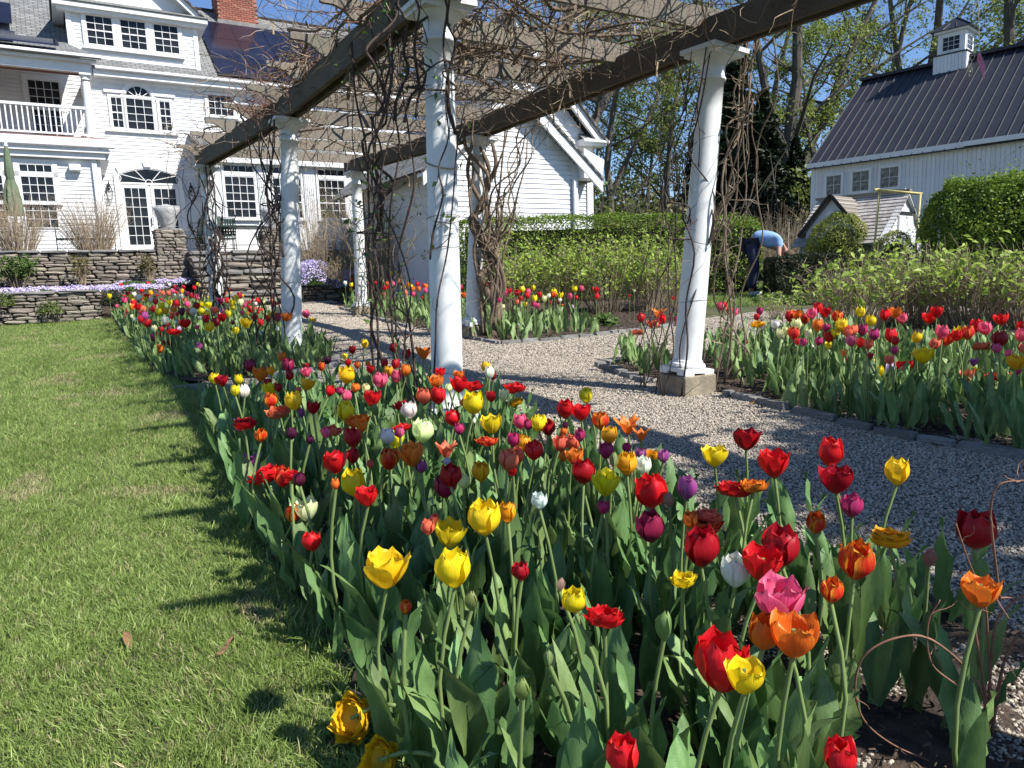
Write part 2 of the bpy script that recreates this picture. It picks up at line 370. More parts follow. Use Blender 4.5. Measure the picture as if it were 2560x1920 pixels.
# ================================================================ ground, lawn, path, beds
HO = Vector((-11.93, 24.5, 0)); HRZ = rad(31.1)
HM = Matrix.Translation(HO) @ Matrix.Rotation(HRZ, 4, 'Z')
def hl(x, y, z=0): return HM @ Vector((x, y, z))
def hroot(name, x, y, z, **k):
    o = empty(name, hl(x, y, z), HRZ, **k); return o
BED1 = [(-2.75, 6.1), (-2.39, 5.52), (-1.66, 4.08), (-1.22, 3.22), (-.88, 2.65), (-.68, 2.29), (-.5, 1.95), (-.32, 1.66), (.0, 1.0), (.9, .1), (2.9, .1), (2.2, 1.1), (1.45, 2.35), (.85, 3.4), (.25, 4.6), (-.1, 5.2), (-.75, 6.35), (-1.9, 6.4)]
BED2 = [(-3.45, 7.35), (-2.67, 7.43), (-2.05, 8.0), (-2.2, 9.0), (-3.6, 11.8), (-4.9, 14.3), (-6.4, 17.2), (-7.8, 19.4), (-9.6, 18.6), (-9.35, 17.2), (-8.39, 15.38), (-5.78, 10.97), (-4.13, 8.19)]
BED3 = [(-.10, 9.40), (.67, 9.70), (1.88, 10.4), (2.42, 10.75), (3.4, 12.85), (4.2, 15.5), (3.5, 17.5), (-3.5, 20.5), (-4.6, 18.2), (-3.6, 15.9), (-2.33, 13.2), (-1.48, 11.6), (-.65, 10.2)]
BED4 = [(1.0, 7.6), (1.13, 7.16), (1.36, 6.5), (1.59, 6.2), (1.95, 5.5), (2.26, 4.83), (2.51, 4.33), (2.92, 3.9), (3.8, 3.0), (6.8, 4.2), (9.0, 7.5), (8.6, 11.2), (5.2, 10.9), (3.6, 9.4), (2.6, 8.3), (1.35, 7.85)]
PATH = [(.9, .1), (4.2, .0), (3.4, 3.6), (2.7, 4.6), (1.7, 6.7), (1.5, 7.7), (3.4, 9.1), (5.6, 10.7), (11.0, 11.5), (11.0, 13.2), (4.2, 12.4), (2.2, 11.0), (-.1, 9.9), (-1.4, 11.9), (-3.5, 16.0), (-4.7, 19.2), (-7.6, 19.0), (-4.2, 12.8), (-1.9, 8.3), (-2.6, 7.9), (-3.2, 7.35), (-1.6, 6.4), (-.3, 5.4), (.3, 4.0)]
LAWN = [(-14, -2), (-.2, -2), (.2, .6), (-.3, 1.55), (-.48, 1.9), (-.66, 2.24), (-.86, 2.6), (-1.20, 3.17), (-1.64, 4.03), (-2.37, 5.47), (-2.9, 6.4), (-3.5, 7.3), (-4.18, 8.14), (-5.83, 10.92), (-8.45, 15.33), (-9.3, 16.7), (-14, 14.2), (-16, 13)]

m = MB(); ys = [-60, -3, 3, 9, 15, 19, 26, 45, 90, 220]
for i, y in enumerate(ys):
    for x in (-180, -30, -8, 0, 8, 30, 180): m.v.append((x, y, gz(y)))
for i in range(len(ys) - 1):
    for k in range(6): a = i * 7 + k; m.f.append((a, a + 1, a + 8, a + 7))
M['field'] = mat('rough_grass_ground', (0.075, 0.095, 0.030), (0.055, 0.055, 0.028), 3, 0.95, 0.8, 9, c3=(0.10, 0.078, 0.048), s3=0.6)
m.build('ground', 'field', kind='structure')
def sheet(name, poly, dz, mt, **k):
    b = MB(); n = len(poly); b.add([(x, y, gz(y) + dz) for x, y in poly], [tuple(range(n))])
    return b.build(name, mt, **k)
sheet('lawn', LAWN, 0.004, 'dirt', kind='structure')
sheet('gravel_path', PATH, 0.008, 'gravel', kind='structure')
def moundsheet(name, poly, step, mt, base=0.02, amp=0.03):
    P = np.array(poly); lo = P.min(0); hi = P.max(0)
    nx = int((hi[0] - lo[0]) / step) + 2; ny = int((hi[1] - lo[1]) / step) + 2
    b = MB(); idx = {}
    def vert(i, j):
        if (i, j) not in idx:
            x = lo[0] + i * step; y = lo[1] + j * step
            q = Vector((x * 3.1, y * 3.1, 0)); z = noise.noise(q) * amp + noise.noise(q * 4.3) * amp * 0.45
            idx[(i, j)] = len(b.v); b.v.append((x, y, gz(y) + base + max(z, -base * 0.6)))
        return idx[(i, j)]
    X, Y = np.meshgrid(lo[0] + (np.arange(nx) + .5) * step, lo[1] + (np.arange(ny) + .5) * step, indexing='ij')
    K = in_np(X.ravel(), Y.ravel(), poly).reshape(nx, ny)
    for i in range(nx):
        for j in range(ny):
            if K[i, j]: b.f.append((vert(i, j), vert(i + 1, j), vert(i + 1, j + 1), vert(i, j + 1)))
    return b.build(name, mt, smooth=True, kind='structure')
for nm, pl in (('flower_bed', BED1), ('flower_bed', BED2), ('flower_bed', BED3), ('flower_bed', BED4)): moundsheet(nm, pl, 0.07 if pl is BED1 else 0.11, 'soil', 0.022, 0.035)

# pebbles, grass, chips
def pebble(seed):
    r = random.Random(seed); b = MB()
    t = (1 + 5 ** .5) / 2
    vs = [Vector(v).normalized() for v in [(-1, t, 0), (1, t, 0), (-1, -t, 0), (1, -t, 0), (0, -1, t), (0, 1, t), (0, -1, -t), (0, 1, -t), (t, 0, -1), (t, 0, 1), (-t, 0, -1), (-t, 0, 1)]]
    fs = [(0, 11, 5), (0, 5, 1), (0, 1, 7), (0, 7, 10), (0, 10, 11), (1, 5, 9), (5, 11, 4), (11, 10, 2), (10, 7, 6), (7, 1, 8), (3, 9, 4), (3, 4, 2), (3, 2, 6), (3, 6, 8), (3, 8, 9), (4, 9, 5), (2, 4, 11), (6, 2, 10), (8, 6, 7), (9, 8, 1)]
    s = (1, r.uniform(.6, .95), r.uniform(.4, .7))
    b.add([(v.x * s[0] * r.uniform(.8, 1.15), v.y * s[1] * r.uniform(.8, 1.15), v.z * s[2]) for v in vs], fs)
    return b.mesh('pebble', 'pebble')
PEB = library('pebbles', [pebble(i) for i in range(8)])
def put(poly, n, near, far, size, dz, lib, name, tilt=0.5, power=0.0, **k):
    X, Y = rnd_in(poly, n); k_ = (Y > near) & (Y < far); X = X[k_]; Y = Y[k_]; c = len(X)
    P = np.stack([X, Y, gzn(Y) + dz + NR.rand(c) * abs(size) * .3], 1)
    rot = np.stack([NR.normal(size=c) * tilt, NR.normal(size=c) * tilt, NR.rand(c) * 6.28], 1)
    s = size * (0.65 + 0.7 * NR.rand(c)); return scatter(name, P, rot, s, lib, **k)
def inview(X, Y, m=0.06):
    return (X / np.maximum(Y, .05) < 0.72 + m) & (X / np.maximum(Y, .05) > -0.78 - m)
def dens(poly, near, far, per_m2):
    P = np.array(poly); a = (P.max(0) - P.min(0)).prod(); X = P[:, 0].min() + NR.rand(int(a * per_m2)) * np.ptp(P[:, 0]); Y = P[:, 1].min() + NR.rand(len(X)) * np.ptp(P[:, 1])
    k = in_np(X, Y, poly) & (Y > near) & (Y < far) & inview(X, Y); return X[k], Y[k]
for nm, a, b_, d, s in (('gravel', 1.6, 5.0, 7600, 0.0077), ('gravel', 5.0, 8.2, 5600, 0.0086), ('gravel', 8.2, 13.5, 2300, 0.0115), ('gravel', 13.5, 19.5, 1100, 0.015)):
    X, Y = dens(PATH, a, b_, d); c = len(X)
    P = np.stack([X, Y, gzn(Y) + 0.010 + NR.rand(c) * 0.006], 1)
    rot = np.stack([NR.normal(size=c) * .45, NR.normal(size=c) * .45, NR.rand(c) * 6.28], 1)
    scatter(nm, P, rot, s * (0.6 + 0.75 * NR.rand(c)), PEB, label='pale beige pea gravel covering the garden path')
def tuft(seed, nb, h, w, spread, dry=False):
    r = np.random.RandomState(seed); V = []; Fc = []; rn = []
    for i in range(nb):
        x, y = r.normal(size=2) * spread; a = r.rand() * 6.28; l = abs(r.normal()) * .55 + .15; hh = h * r.uniform(.55, 1.15); ww = w * r.uniform(.7, 1.2)
        d = np.array([math.cos(a), math.sin(a), 0]); s = np.array([-d[1], d[0], 0]) * ww / 2; p = np.array([x, y, -0.005])
        b = len(V)
        for t, wd in ((0, 1), (.5, .85), (.85, .45)):
            q = p + np.array([0, 0, 1]) * hh * t * (1 - .25 * l * t) + d * hh * l * t * t
            V += [q - s * wd, q + s * wd]
        V.append(p + np.array([0, 0, 1]) * hh * (1 - .35 * l) + d * hh * l)
        Fc += [(b, b + 1, b + 3), (b, b + 3, b + 2), (b + 2, b + 3, b + 5), (b + 2, b + 5, b + 4), (b + 4, b + 5, b + 6)]; rn += [r.rand()] * 5
    return npmesh('grass_tuft', np.array(V), np.array(Fc), 'grass' if not dry else 'drygrass', np.array(rn))
M['grass'] = leafmat('grass_blade', (0.32, 0.41, 0.115), (0.155, 0.245, 0.052), 0.35, 0.45, 0.4, objvar=0.28)
M['drygrass'] = leafmat('dry_grass_blade', (0.50, 0.43, 0.25), (0.28, 0.28, 0.11), 0.3, 0.6, objvar=0.2)
GL = library('grass_tufts', [tuft(i, 15, .040, .0027, .013) for i in range(7)] + [tuft(20, 12, .052, .0030, .014)])
GD = library('dry_grass_tufts', [tuft(40 + i, 11, .036, .003, .02, True) for i in range(4)])
def patchy(X, Y):
    return np.array([noise.noise(Vector((x * .9, y * .9, 3.0))) + .5 * noise.noise(Vector((x * 2.7, y * 2.7, 9.0))) for x, y in zip(X, Y)])
for a, b_, d, s in ((1.2, 3.6, 3400, .95), (3.6, 6.5, 1900, 1.1), (6.5, 11, 900, 1.3), (11, 17, 420, 1.6)):
    X, Y = dens(LAWN, a, b_, d); n = patchy(X, Y); dry = ((n > .38) & (NR.rand(len(n)) < .62)) | (NR.rand(len(n)) < .07)
    # bare strip where the mower turns by the bed
    for kk, lib, nm, lb in ((~dry, GL, 'lawn_grass', 'short bright green mown lawn grass'), (dry, GD, 'dry_lawn_grass', 'straw coloured dry patches in the lawn')):
        x = X[kk]; y = Y[kk]; c = len(x); nn = n[kk]
        if c < 3: continue
        rot = np.stack([NR.normal(size=c) * .22, NR.normal(size=c) * .22 , NR.rand(c) * 6.28], 1)
        # lean follows large swirls, like trodden grass
        ang = np.array([noise.noise(Vector((q * .8, w * .8, 20.))) * 9 for q, w in zip(x, y)]); amt = .42
        rot[:, 0] += np.cos(ang) * amt; rot[:, 1] += np.sin(ang) * amt; rot[:, 2] *= .6
        scatter(nm, np.stack([x, y, gzn(y) + .004], 1), rot, s * (.7 + .5 * NR.rand(c)) * (1 - .25 * np.clip(nn, 0, 1)), lib, label=lb)
# ragged longer grass along the bed edge
ed = [LAWN[i] for i in range(3, 14)]; Xe = []; Ye = []
for (x0, y0), (x1, y1) in zip(ed, ed[1:]):
    L_ = math.hypot(x1 - x0, y1 - y0); c = int(L_ * 170); t = NR.rand(c); q = NR.normal(size=c) * .045
    Xe.append(x0 + (x1 - x0) * t + q * .9); Ye.append(y0 + (y1 - y0) * t + q * .5)
X = np.concatenate(Xe); Y = np.concatenate(Ye); c = len(X)
scatter('edge_grass', np.stack([X, Y, gzn(Y) + .01], 1), np.stack([NR.normal(size=c) * .35, NR.normal(size=c) * .35, NR.rand(c) * 6.28], 1), 1.0 + .7 * NR.rand(c), GL, label='longer ragged grass along the tulip bed edge')
def chipmesh(seed):
    r = random.Random(seed); b = MB(); l = r.uniform(.6, 1.4)
    b.add([(-l, -.3, 0), (l, -.4 * r.random(), .08), (l * .8, .35, 0), (-l * .9, .3, .1), (0, 0, .25)], [(0, 1, 4), (1, 2, 4), (2, 3, 4), (3, 0, 4)]); return b.mesh('chip', 'chip')
CH = library('mulch_chips', [chipmesh(i) for i in range(5)])
for pl, d, s in ((BED1, 900, .012), (BED4, 500, .016), (BED3, 220, .02)):
    X, Y = dens(pl, .8, 14, d); c = len(X)
    scatter('mulch', np.stack([X, Y, gzn(Y) + .035 + NR.rand(c) * .015], 1), NR.normal(size=(c, 3)) * np.array([.4, .4, 3]), s * (.4 + 1.0 * NR.rand(c)), CH, label='dark brown mulch and crumbs on the bed soil')

# ---------------------------------------------------------------- stones
def stone_mesh(seed, p=4.0, rough=0.07):
    r = random.Random(seed); b = MB(); idx = {}; off = Vector((seed * 7.1, 3.3, 1.7))
    def vt(p_):
        k = tuple(round(c, 3) for c in p_)
        if k not in idx:
            v = Vector(p_); n_ = (abs(v.x) ** p + abs(v.y) ** p + abs(v.z) ** p) ** (1 / p); v = v / n_ * .5
            v += Vector([noise.noise(v * 2.3 + off + Vector((i * 9, 0, 0))) * rough * 1.6 for i in range(3)])
            idx[k] = len(b.v); b.v.append(tuple(v))
        return idx[k]
    g = (-1, 0, 1)
    for ax in range(3):
        for sg in (-1, 1):
            for i in range(2):
                for j in range(2):
                    q = []
                    for di, dj in ((0, 0), (1, 0), (1, 1), (0, 1)):
                        c = [0, 0, 0]; c[ax] = sg; c[(ax + 1) % 3] = g[i + di]; c[(ax + 2) % 3] = g[j + dj]; q.append(vt(c))
                    b.f.append(tuple(q if sg > 0 else q[::-1]))
    return b.mesh('stone', 'stone')
STM = [stone_mesh(i, R_.choice((3.5, 5, 7))) for i in range(12)]
SLM = [stone_mesh(50 + i, 9, .035) for i in range(5)]
for me in SLM: me.materials[0] = M['slab']
KBM = [stone_mesh(80 + i, 7, .05) for i in range(5)]
for me in KBM: me.materials[0] = M['kerb']
def piece(name, me, parent, c, s, rz=0, tilt=0.03):
    o = link(name, me, parent); o.location = c; o.scale = s; o.rotation_euler = (R_.gauss(0, tilt), R_.gauss(0, tilt), rz); return o
def face_stones(root, x0, x1, z0, z1, y, hmin=.045, hmax=.12, lmin=.12, lmax=.45, depth=.22, axis='x', name='stone'):
    """dry-laid courses on the plane y (or x when axis='y'), in the root's frame"""
    z = z0
    while z < z1 - .015:
        h = min(R_.uniform(hmin, hmax), z1 - z); x = x0 - R_.uniform(0, lmin)
        while x < x1 - .02:
            l = R_.uniform(lmin, lmax) * (0.7 + h / hmax * .6); xe = min(x + l, x1 + .01); xs = max(x, x0 - .01)
            if xe - xs > .05:
                d = depth * R_.uniform(.85, 1.1); yy = y + d / 2 - R_.uniform(0, .035)
                hh = h * R_.uniform(.84, 1.02)
                c = ((xs + xe) / 2, yy, z + h / 2) if axis == 'x' else (yy, (xs + xe) / 2, z + h / 2)
                s = ((xe - xs) * 1.03, d, hh * 1.04) if axis == 'x' else (d, (xe - xs) * 1.03, hh * 1.04)
                piece(name, R_.choice(STM), root, c, s, 0, .018)
            x += l
        z += h
def wall(name, x0, x1, y, z0, z1, cap=True, label='', cat='stone wall', **k):
    r = hroot(name, x0, y, z0, label=label, cat=cat, **k); L_ = x1 - x0; H = z1 - z0
    MB().box(.03, L_ - .03, .07, .5, -.3, H - .03).build('wall_core', 'core', r)
    face_stones(r, 0, L_, -.03, H - (.05 if cap else 0), 0)
    if cap:
        x = 0
        while x < L_:
            l = R_.uniform(.4, .8); xe = min(x + l, L_); piece('cap_stone', R_.choice(SLM), r, ((x + xe) / 2, .14, H - .02), (xe - x - .01, .42, .06), 0, .008); x = xe
    return r
wall('stone_wall', -6.2, -.42, -6.0, .0, .98, label='long upper dry stone wall holding up the house terrace')
wall('stone_wall', -5.2, -1.9, -9.5, -.60, .0, label='low dry stone wall at the far end of the lawn')
rr = wall('stone_wall', 2.95, 8.0, -6.0, -.25, .93, label='shaded stone retaining wall right of the garden steps')
# bed between the two walls
b = MB(); b.add([hl(-7, -9.25, -.03), hl(-1.95, -9.25, -.05), hl(-1.95, -6.0, .12), hl(-7, -6.0, .14)], [(0, 1, 2, 3)])
b.add([hl(-1.95, -9.25, -.05), hl(-1.9, -9.5, -.62), hl(.3, -8.6, -.58), hl(.3, -6.0, .05), hl(-1.95, -6.0, .12)], [(0, 1, 2, 3, 4)])
b.build('terrace_bed', 'soil', kind='structure')
b = MB(); b.add([hl(2.5, -8.7, -.55), hl(8.5, -8.9, -.5), hl(8.5, -6.0, .1), hl(2.5, -6.0, .1)], [(0, 1, 2, 3)]); b.build('sloping_bed', 'soil', kind='structure')
# terrace paving
b = MB()
for i in range(14):
    for j in range(4):
        b.box(-7.5 + i * 1.1 + .006, -6.4 + i * 1.1 - .006, -5.62 + j * 1.42 + .006, -4.2 + j * 1.42 - .006, .88, .93 + R_.uniform(0, .004))
o = b.build('terrace_paving', 'slab', kind='structure'); o.matrix_world = HM
b = MB(); b.box(-8, 9, -5.6, 5, -.7, .885); o = b.build('terrace_base', 'core', kind='structure'); o.matrix_world = HM
# pillars with wrapped urns
def pillar(x, lab, ulab):
    r = hroot('stone_pillar', x, -6.05, .0, label=lab, cat='stone pillar', group='dry stone pillars at the head of the steps')
    MB().box(.05, .61, .05, .58, -.3, 1.46).build('pillar_core', 'core', r)
    face_stones(r, 0, .66, .0, 1.5, 0, depth=.16, lmin=.1, lmax=.3); 
    z = .0
    for ax, s in (('y', 0),):
        face_stones(r, .0, .6, .0, 1.5, .56, depth=.16, lmin=.1, lmax=.3, axis='y')
        face_stones(r, .0, .6, .0, 1.5, -.02, depth=.14, lmin=.1, lmax=.3, axis='y')
    for q in ((.17, .15), (.5, .18), (.2, .46), (.5, .46)): piece('cap_stone', R_.choice(SLM), r, (q[0], q[1], 1.5), (.34, .32, .06), 0, .01)
    u = hroot('wrapped_urn', x + .33, -5.75, 1.53, label=ulab, cat='urn', group='urns wrapped in clear plastic')
    MB().lathe([(.15, 0), (.17, .03), (.10, .07), (.11, .11), (.2, .2), (.27, .36), (.28, .46), (.31, .5), (.31, .54), (.24, .54), (.22, .4)], 20).build('urn', 'urn', u, True)
    w = MB(); n = 26; base = 0
    for i, (q, z_) in enumerate([(.15, .0), (.19, .04), (.20, .12), (.27, .28), (.325, .42), (.345, .53), (.31, .575), (.16, .59), (.03, .64)]):
        for k in range(n):
            t = 2 * math.pi * k / n; f = 1 + .07 * noise.noise(Vector((math.cos(t) * 2.4, math.sin(t) * 2.4, z_ * 5 + x)))
            w.v.append((q * f * math.cos(t), q * f * math.sin(t), z_ + .01 * math.sin(k * 2.1)))
    for i in range(8):
        for k in range(n): w.f.append((i * n + k, i * n + (k + 1) % n, (i + 1) * n + (k + 1) % n, (i + 1) * n + k))
    w.build('plastic_wrap', 'wrap', u, True)
    MB().tube([(.345 * math.cos(t * .4), .345 * math.sin(t * .4), .575) for t in range(17)], .008, 5).build('tie', 'wrap', u)
    return r
pillar(-.38, 'left dry stone pillar, at the left side of the garden steps', 'urn wrapped in clear plastic on the left stone pillar')
pillar(2.35, 'right dry stone pillar, behind the second white column of the left row', 'urn wrapped in clear plastic on the right stone pillar')
# steps
st = hroot('stone_steps', .3, -8.9, -.55, label='broad rustic stone steps climbing from the path to the terrace', cat='steps')
for i in range(8):
    z = .0 + i * .185; y = .15 + i * .345
    MB().box(.0, 2.05, y + .12, y + .5, z - .3, z + .12).build('riser_core', 'core', st)
    x = 0
    while x < 2.05:
        l = R_.uniform(.5, 1.1); xe = min(2.05, x + l); piece('stone', R_.choice(SLM + STM), st, ((x + xe) / 2, y + .22, z + .145), (xe - x + .01, .48, R_.uniform(.085, .12)), 0, .02); x = xe
    face_stones(st, 0, 2.05, z - .02, z + .1, y + .06, hmin=.05, hmax=.10, lmin=.25, lmax=.7, depth=.2)
# granite edging along the beds
def edging(pts, label, w=.10):
    r = empty('stone_edging', (pts[0][0], pts[0][1], gz(pts[0][1])), label=label, cat='edging', group='granite edging stones round the beds')
    for (x0, y0), (x1, y1) in zip(pts, pts[1:]):
        L_ = math.hypot(x1 - x0, y1 - y0); a = math.atan2(y1 - y0, x1 - x0); t = 0
        while t < L_ - .05:
            l = min(R_.uniform(.2, .42), L_ - t); q = (t + l / 2) / L_; X = x0 + (x1 - x0) * q; Y = y0 + (y1 - y0) * q
            piece('kerb_stone', R_.choice(KBM), r, (X - pts[0][0] + R_.gauss(0, .006), Y - pts[0][1] + R_.gauss(0, .006), gz(Y) - gz(pts[0][1]) + .02), (l * .99, w * R_.uniform(.85, 1.2), .085 * R_.uniform(.8, 1.15)), a + R_.gauss(0, .05), .03); t += l
edging([(3.6, 3.15), (2.9, 3.93), (2.5, 4.36), (2.24, 4.87), (1.93, 5.55), (1.76, 5.85)], 'granite edging stones along the front of the right tulip bed')
edging([(1.25, 6.45), (1.05, 7.05), (.92, 7.5), (1.3, 7.85), (1.7, 8.0)], 'short curved granite edging left of the right column footing')
edging([(-.6, 10.15), (-.12, 9.42), (.67, 9.68), (1.88, 10.38), (2.42, 10.72), (3.1, 11.6)], 'granite edging with a sharp corner round the middle tulip bed')
edging([(-3.35, 7.03), (-2.45, 6.85), (-1.9, 6.9)], 'pale granite edging stones in the gap between the left beds')
edging([(-2.55, 7.42), (-2.0, 7.95), (-2.15, 8.9)], 'granite edging at the near right corner of the far left bed')
edging([(-3.75, 16.1), (-2.45, 13.35), (-1.62, 11.75)], 'granite edging where the far tulips meet the path')
# ================================================================ windows and boards
def grid_window(parent, x0, x1, z0, z1, y, cols, rows, cas=.09, prow=.045, mun=.022, sash=.03, name='window', mid=None, casing=True, rel=(0, 0, 0), glass='pglass', sill=True):
    """glass area x0..x1,z0..z1 on plane y (facing -y); panes are children of the window"""
    w = MB(); prow = max(prow, .062); mun = mun * .8
    if casing:
        for a in ((x0 - sash - cas, x0 - sash, z0 - sash - (.03 if sill else cas), z1 + sash + cas), (x1 + sash, x1 + sash + cas, z0 - sash - (.03 if sill else cas), z1 + sash + cas)): w.box(a[0], a[1], y - prow, y, a[2], a[3])
        w.box(x0 - sash, x1 + sash, y - prow + .002, y, z1 + sash, z1 + sash + cas)
        if sill: w.box(x0 - sash - cas - .03, x1 + sash + cas + .03, y - prow - .05, y, z0 - sash - .075, z0 - sash - .03)
        w.box(x0 - sash, x1 + sash, y - prow + .004, y, z0 - sash - (.03 if sill else cas), z0 - sash)
    ys = y - prow + .012
    w.box(x0 - sash, x0, ys, y, z0 - sash, z1 + sash); w.box(x1, x1 + sash, ys, y, z0 - sash, z1 + sash)
    w.box(x0, x1, ys + .001, y, z0 - sash, z0); w.box(x0, x1, ys + .001, y, z1, z1 + sash)
    dx = (x1 - x0) / cols; dz = (z1 - z0) / rows
    for i in range(1, cols): w.box(x0 + i * dx - mun / 2, x0 + i * dx + mun / 2, ys + .006, y - .001, z0, z1)
    for j in range(1, rows):
        t = mun * (2.1 if mid == j else 1); w.box(x0, x1, ys + (.003 if mid == j else .008), y - .002, z0 + j * dz - t / 2, z0 + j * dz + t / 2)
    o = w.build(name, 'trim', parent)
    pm = MB().box(-dx / 2 + mun / 2, dx / 2 - mun / 2, -.006, .004, -dz / 2 + mun / 2, dz / 2 - mun / 2).mesh('pane', glass)
    for i in range(cols):
        for j in range(rows):
            p = link('pane', pm, o); p.location = (x0 + (i + .5) * dx, y - prow + .026, z0 + (j + .5) * dz); p.rotation_euler = (R_.gauss(0, .006), 0, R_.gauss(0, .008))
    return o
def clapboards(parent, x0, x1, z0, z1, y, exp=.1147, side=1, xf=None, mname='white'):
    """wedge boards; xf(z) may give the x range at that height"""
    z = z0
    while z < z1 - .01:
        h = min(exp, z1 - z); a, b_ = (x0, x1) if xf is None else xf(z + h / 2)
        if b_ - a > .05:
            me = MB(); t = .027
            me.add([(a, y, z), (b_, y, z), (b_, y - t, z), (a, y - t, z), (a, y, z + h + .01), (b_, y, z + h + .01), (b_, y - .006, z + h + .01), (a, y - .006, z + h + .01)],
                   [(0, 1, 2, 3), (4, 7, 6, 5), (3, 2, 6, 7), (0, 3, 7, 4), (1, 5, 6, 2), (0, 4, 5, 1)])
            me.build('clapboard', mname, parent)
        z += h
def uvplane(name, corners, m, parent, thick=.06):
    """roof slab; corners order eave-left, eave-right, ridge-right, ridge-left"""
    c = [Vector(p) for p in corners]; n = (c[1] - c[0]).cross(c[3] - c[0]).normalized()
    if n.z < 0: n = -n
    me = MB(); me.add(c + [p - n * thick for p in c], [(0, 1, 2, 3), (7, 6, 5, 4), (0, 4, 5, 1), (1, 5, 6, 2), (2, 6, 7, 3), (3, 7, 4, 0)])
    mesh = me.mesh(name, m); uv = mesh.uv_layers.new(name='UVMap'); u = (c[1] - c[0]).normalized(); v = n.cross(u)
    for l in mesh.loops:
        p = mesh.vertices[l.vertex_index].co - c[0]; uv.data[l.index].uv = (p.dot(u), p.dot(v))
    return link(name, mesh, parent)
def tuscan(parent, x, y, z0, z1, r, names=True, fluted=False):
    H = z1 - z0; prof = [(r * 1.28, z0 + .0), (r * 1.28, z0 + .06), (r * 1.2, z0 + .10), (r * 1.03, z0 + .12)]
    for t in (0, .15, .33, .5, .7, .85, .93): prof.append((r * (1 - .17 * max(0, t - .2) / .73), z0 + .13 + (H - .13) * t))
    q = r * .83; prof += [(q * 1.12, z1 - .2), (q, z1 - .18), (q, z1 - .10), (q * 1.3, z1 - .055), (q * 1.3, z1 - .05)]
    MB().lathe(prof, 24, (x, y)).build('column', 'trim', parent, True)

# ================================================================ the house (local frame: x along the front, y into the house)
house = hroot('house', 0, 0, 0, label='large white clapboard house with grey shingle roof, dormer and balcony porch', cat='house')
EX = .1147
w = MB().box(-7, 9.5, .0, 8, .9, 6.75).build('wall', 'white', house)
clapboards(w, -1.95, 8.2, .95, 6.70, 0)
# main roof
uvplane('roof', [(-7.3, -.38, 6.9), (10, -.38, 6.9), (10, 4.14, 10.52), (-7.3, 4.14, 10.52)], 'shingle', house)
uvplane('roof', [(10, 8.6, 6.9), (-7.3, 8.6, 6.9), (-7.3, 4.14, 10.5), (10, 4.14, 10.5)], 'shingle', house)
r_ = MB().tube([(-7.3, 4.14, 10.55), (10, 4.14, 10.55)], .06, 6).build('roof_ridge', 'core', house)
MB().box(-1.1, 10, -.34, .0, 6.62, 6.80).box(-1.1, 10, -.06, -.001, 6.50, 6.62).build('cornice', 'trim', house)
g = MB(); g.tube([(-1.05, -.42, 6.84), (10, -.42, 6.84)], .055, 8); g.build('gutter', 'trim', house)
# palladian window
def arch_pts(cx, cz, r, n=14, a0=0, a1=math.pi, sz=1.0): return [(cx + r * math.cos(a0 + (a1 - a0) * i / n), cz + r * sz * math.sin(a0 + (a1 - a0) * i / n)) for i in range(n + 1)]
def arch_band(mb, cx, cz, r0, r1, y0, y1, n=14, sz=1.0, a0=0, a1=math.pi):
    A = arch_pts(cx, cz, r0, n, a0, a1, sz); B = arch_pts(cx, cz, r1, n, a0, a1, sz)
    for i in range(n): mb.prism([A[i], A[i + 1], B[i + 1], B[i]][::-1], y0, y1)
grid_window(house, -.69, -.40, 5.15, 6.06, 0, 2, 4, .06, mid=2)
grid_window(house, .72, 1.02, 5.15, 6.06, 0, 2, 4, .06, mid=2)
cw = grid_window(house, -.26, .49, 5.13, 6.07, 0, 3, 4, .07, .05)
a = MB(); cx = .115; cz = 6.085; R0 = .375
arch_band(a, cx, cz, R0, R0 + .035, -.04, 0); arch_band(a, cx, cz, R0 + .035, R0 + .15, -.065, 0); arch_band(a, cx, cz, .11, .13, -.05, 0)
for t in (0, 36, 72, 108, 144, 180): a.bar((cx + .12 * math.cos(rad(t)), -.042, cz + .12 * math.sin(rad(t))), (cx + R0 * math.cos(rad(t)), -.042, cz + R0 * math.sin(rad(t))), .02, .018, (0, 1, 0))
a.prism([(cx - .06, cz + R0), (cx + .06, cz + R0), (cx + .09, cz + R0 + .2), (cx - .09, cz + R0 + .2)], -.09, 0)
for x0_, x1_ in ((-.87, -.24), (.58, 1.2)): a.box(x0_, x1_, -.09, 0, 6.20, 6.29)
a.box(-.92, 1.2, -.11, 0, 5.0, 5.06)
aw = a.build('arched_window', 'trim', house)
for i in range(5):
    t0, t1 = rad(36 * i + 2), rad(36 * i + 34); MB().prism([(cx + .13 * math.cos(t0), cz + .13 * math.sin(t0)), (cx + R0 * math.cos(t0), cz + R0 * math.sin(t0)), (cx + R0 * math.cos((t0 + t1) / 2), cz + R0 * math.sin((t0 + t1) / 2)), (cx + R0 * math.cos(t1), cz + R0 * math.sin(t1)), (cx + .13 * math.cos(t1), cz + .13 * math.sin(t1))][::-1], -.036, -.033).build('pane', 'pglass', aw)
MB().prism([(cx, cz)] + arch_pts(cx, cz, .11, 8), -.036, -.033).build('pane', 'pglass', aw)
grid_window(house, 2.25, 3.03, 5.78, 6.42, 0, 4, 3, .09)
grid_window(house, 4.9, 5.7, 5.78, 6.42, 0, 4, 3, .09)
# french doors under a fan
d = MB(); fx = .155; cz = 3.43
for x0_, x1_ in ((-.86, -.70), (1.04, 1.20)): d.box(x0_, x1_, -.07, 0, .95, 3.70)
d.box(-.70, 1.04, -.06, 0, 3.37, 3.43)
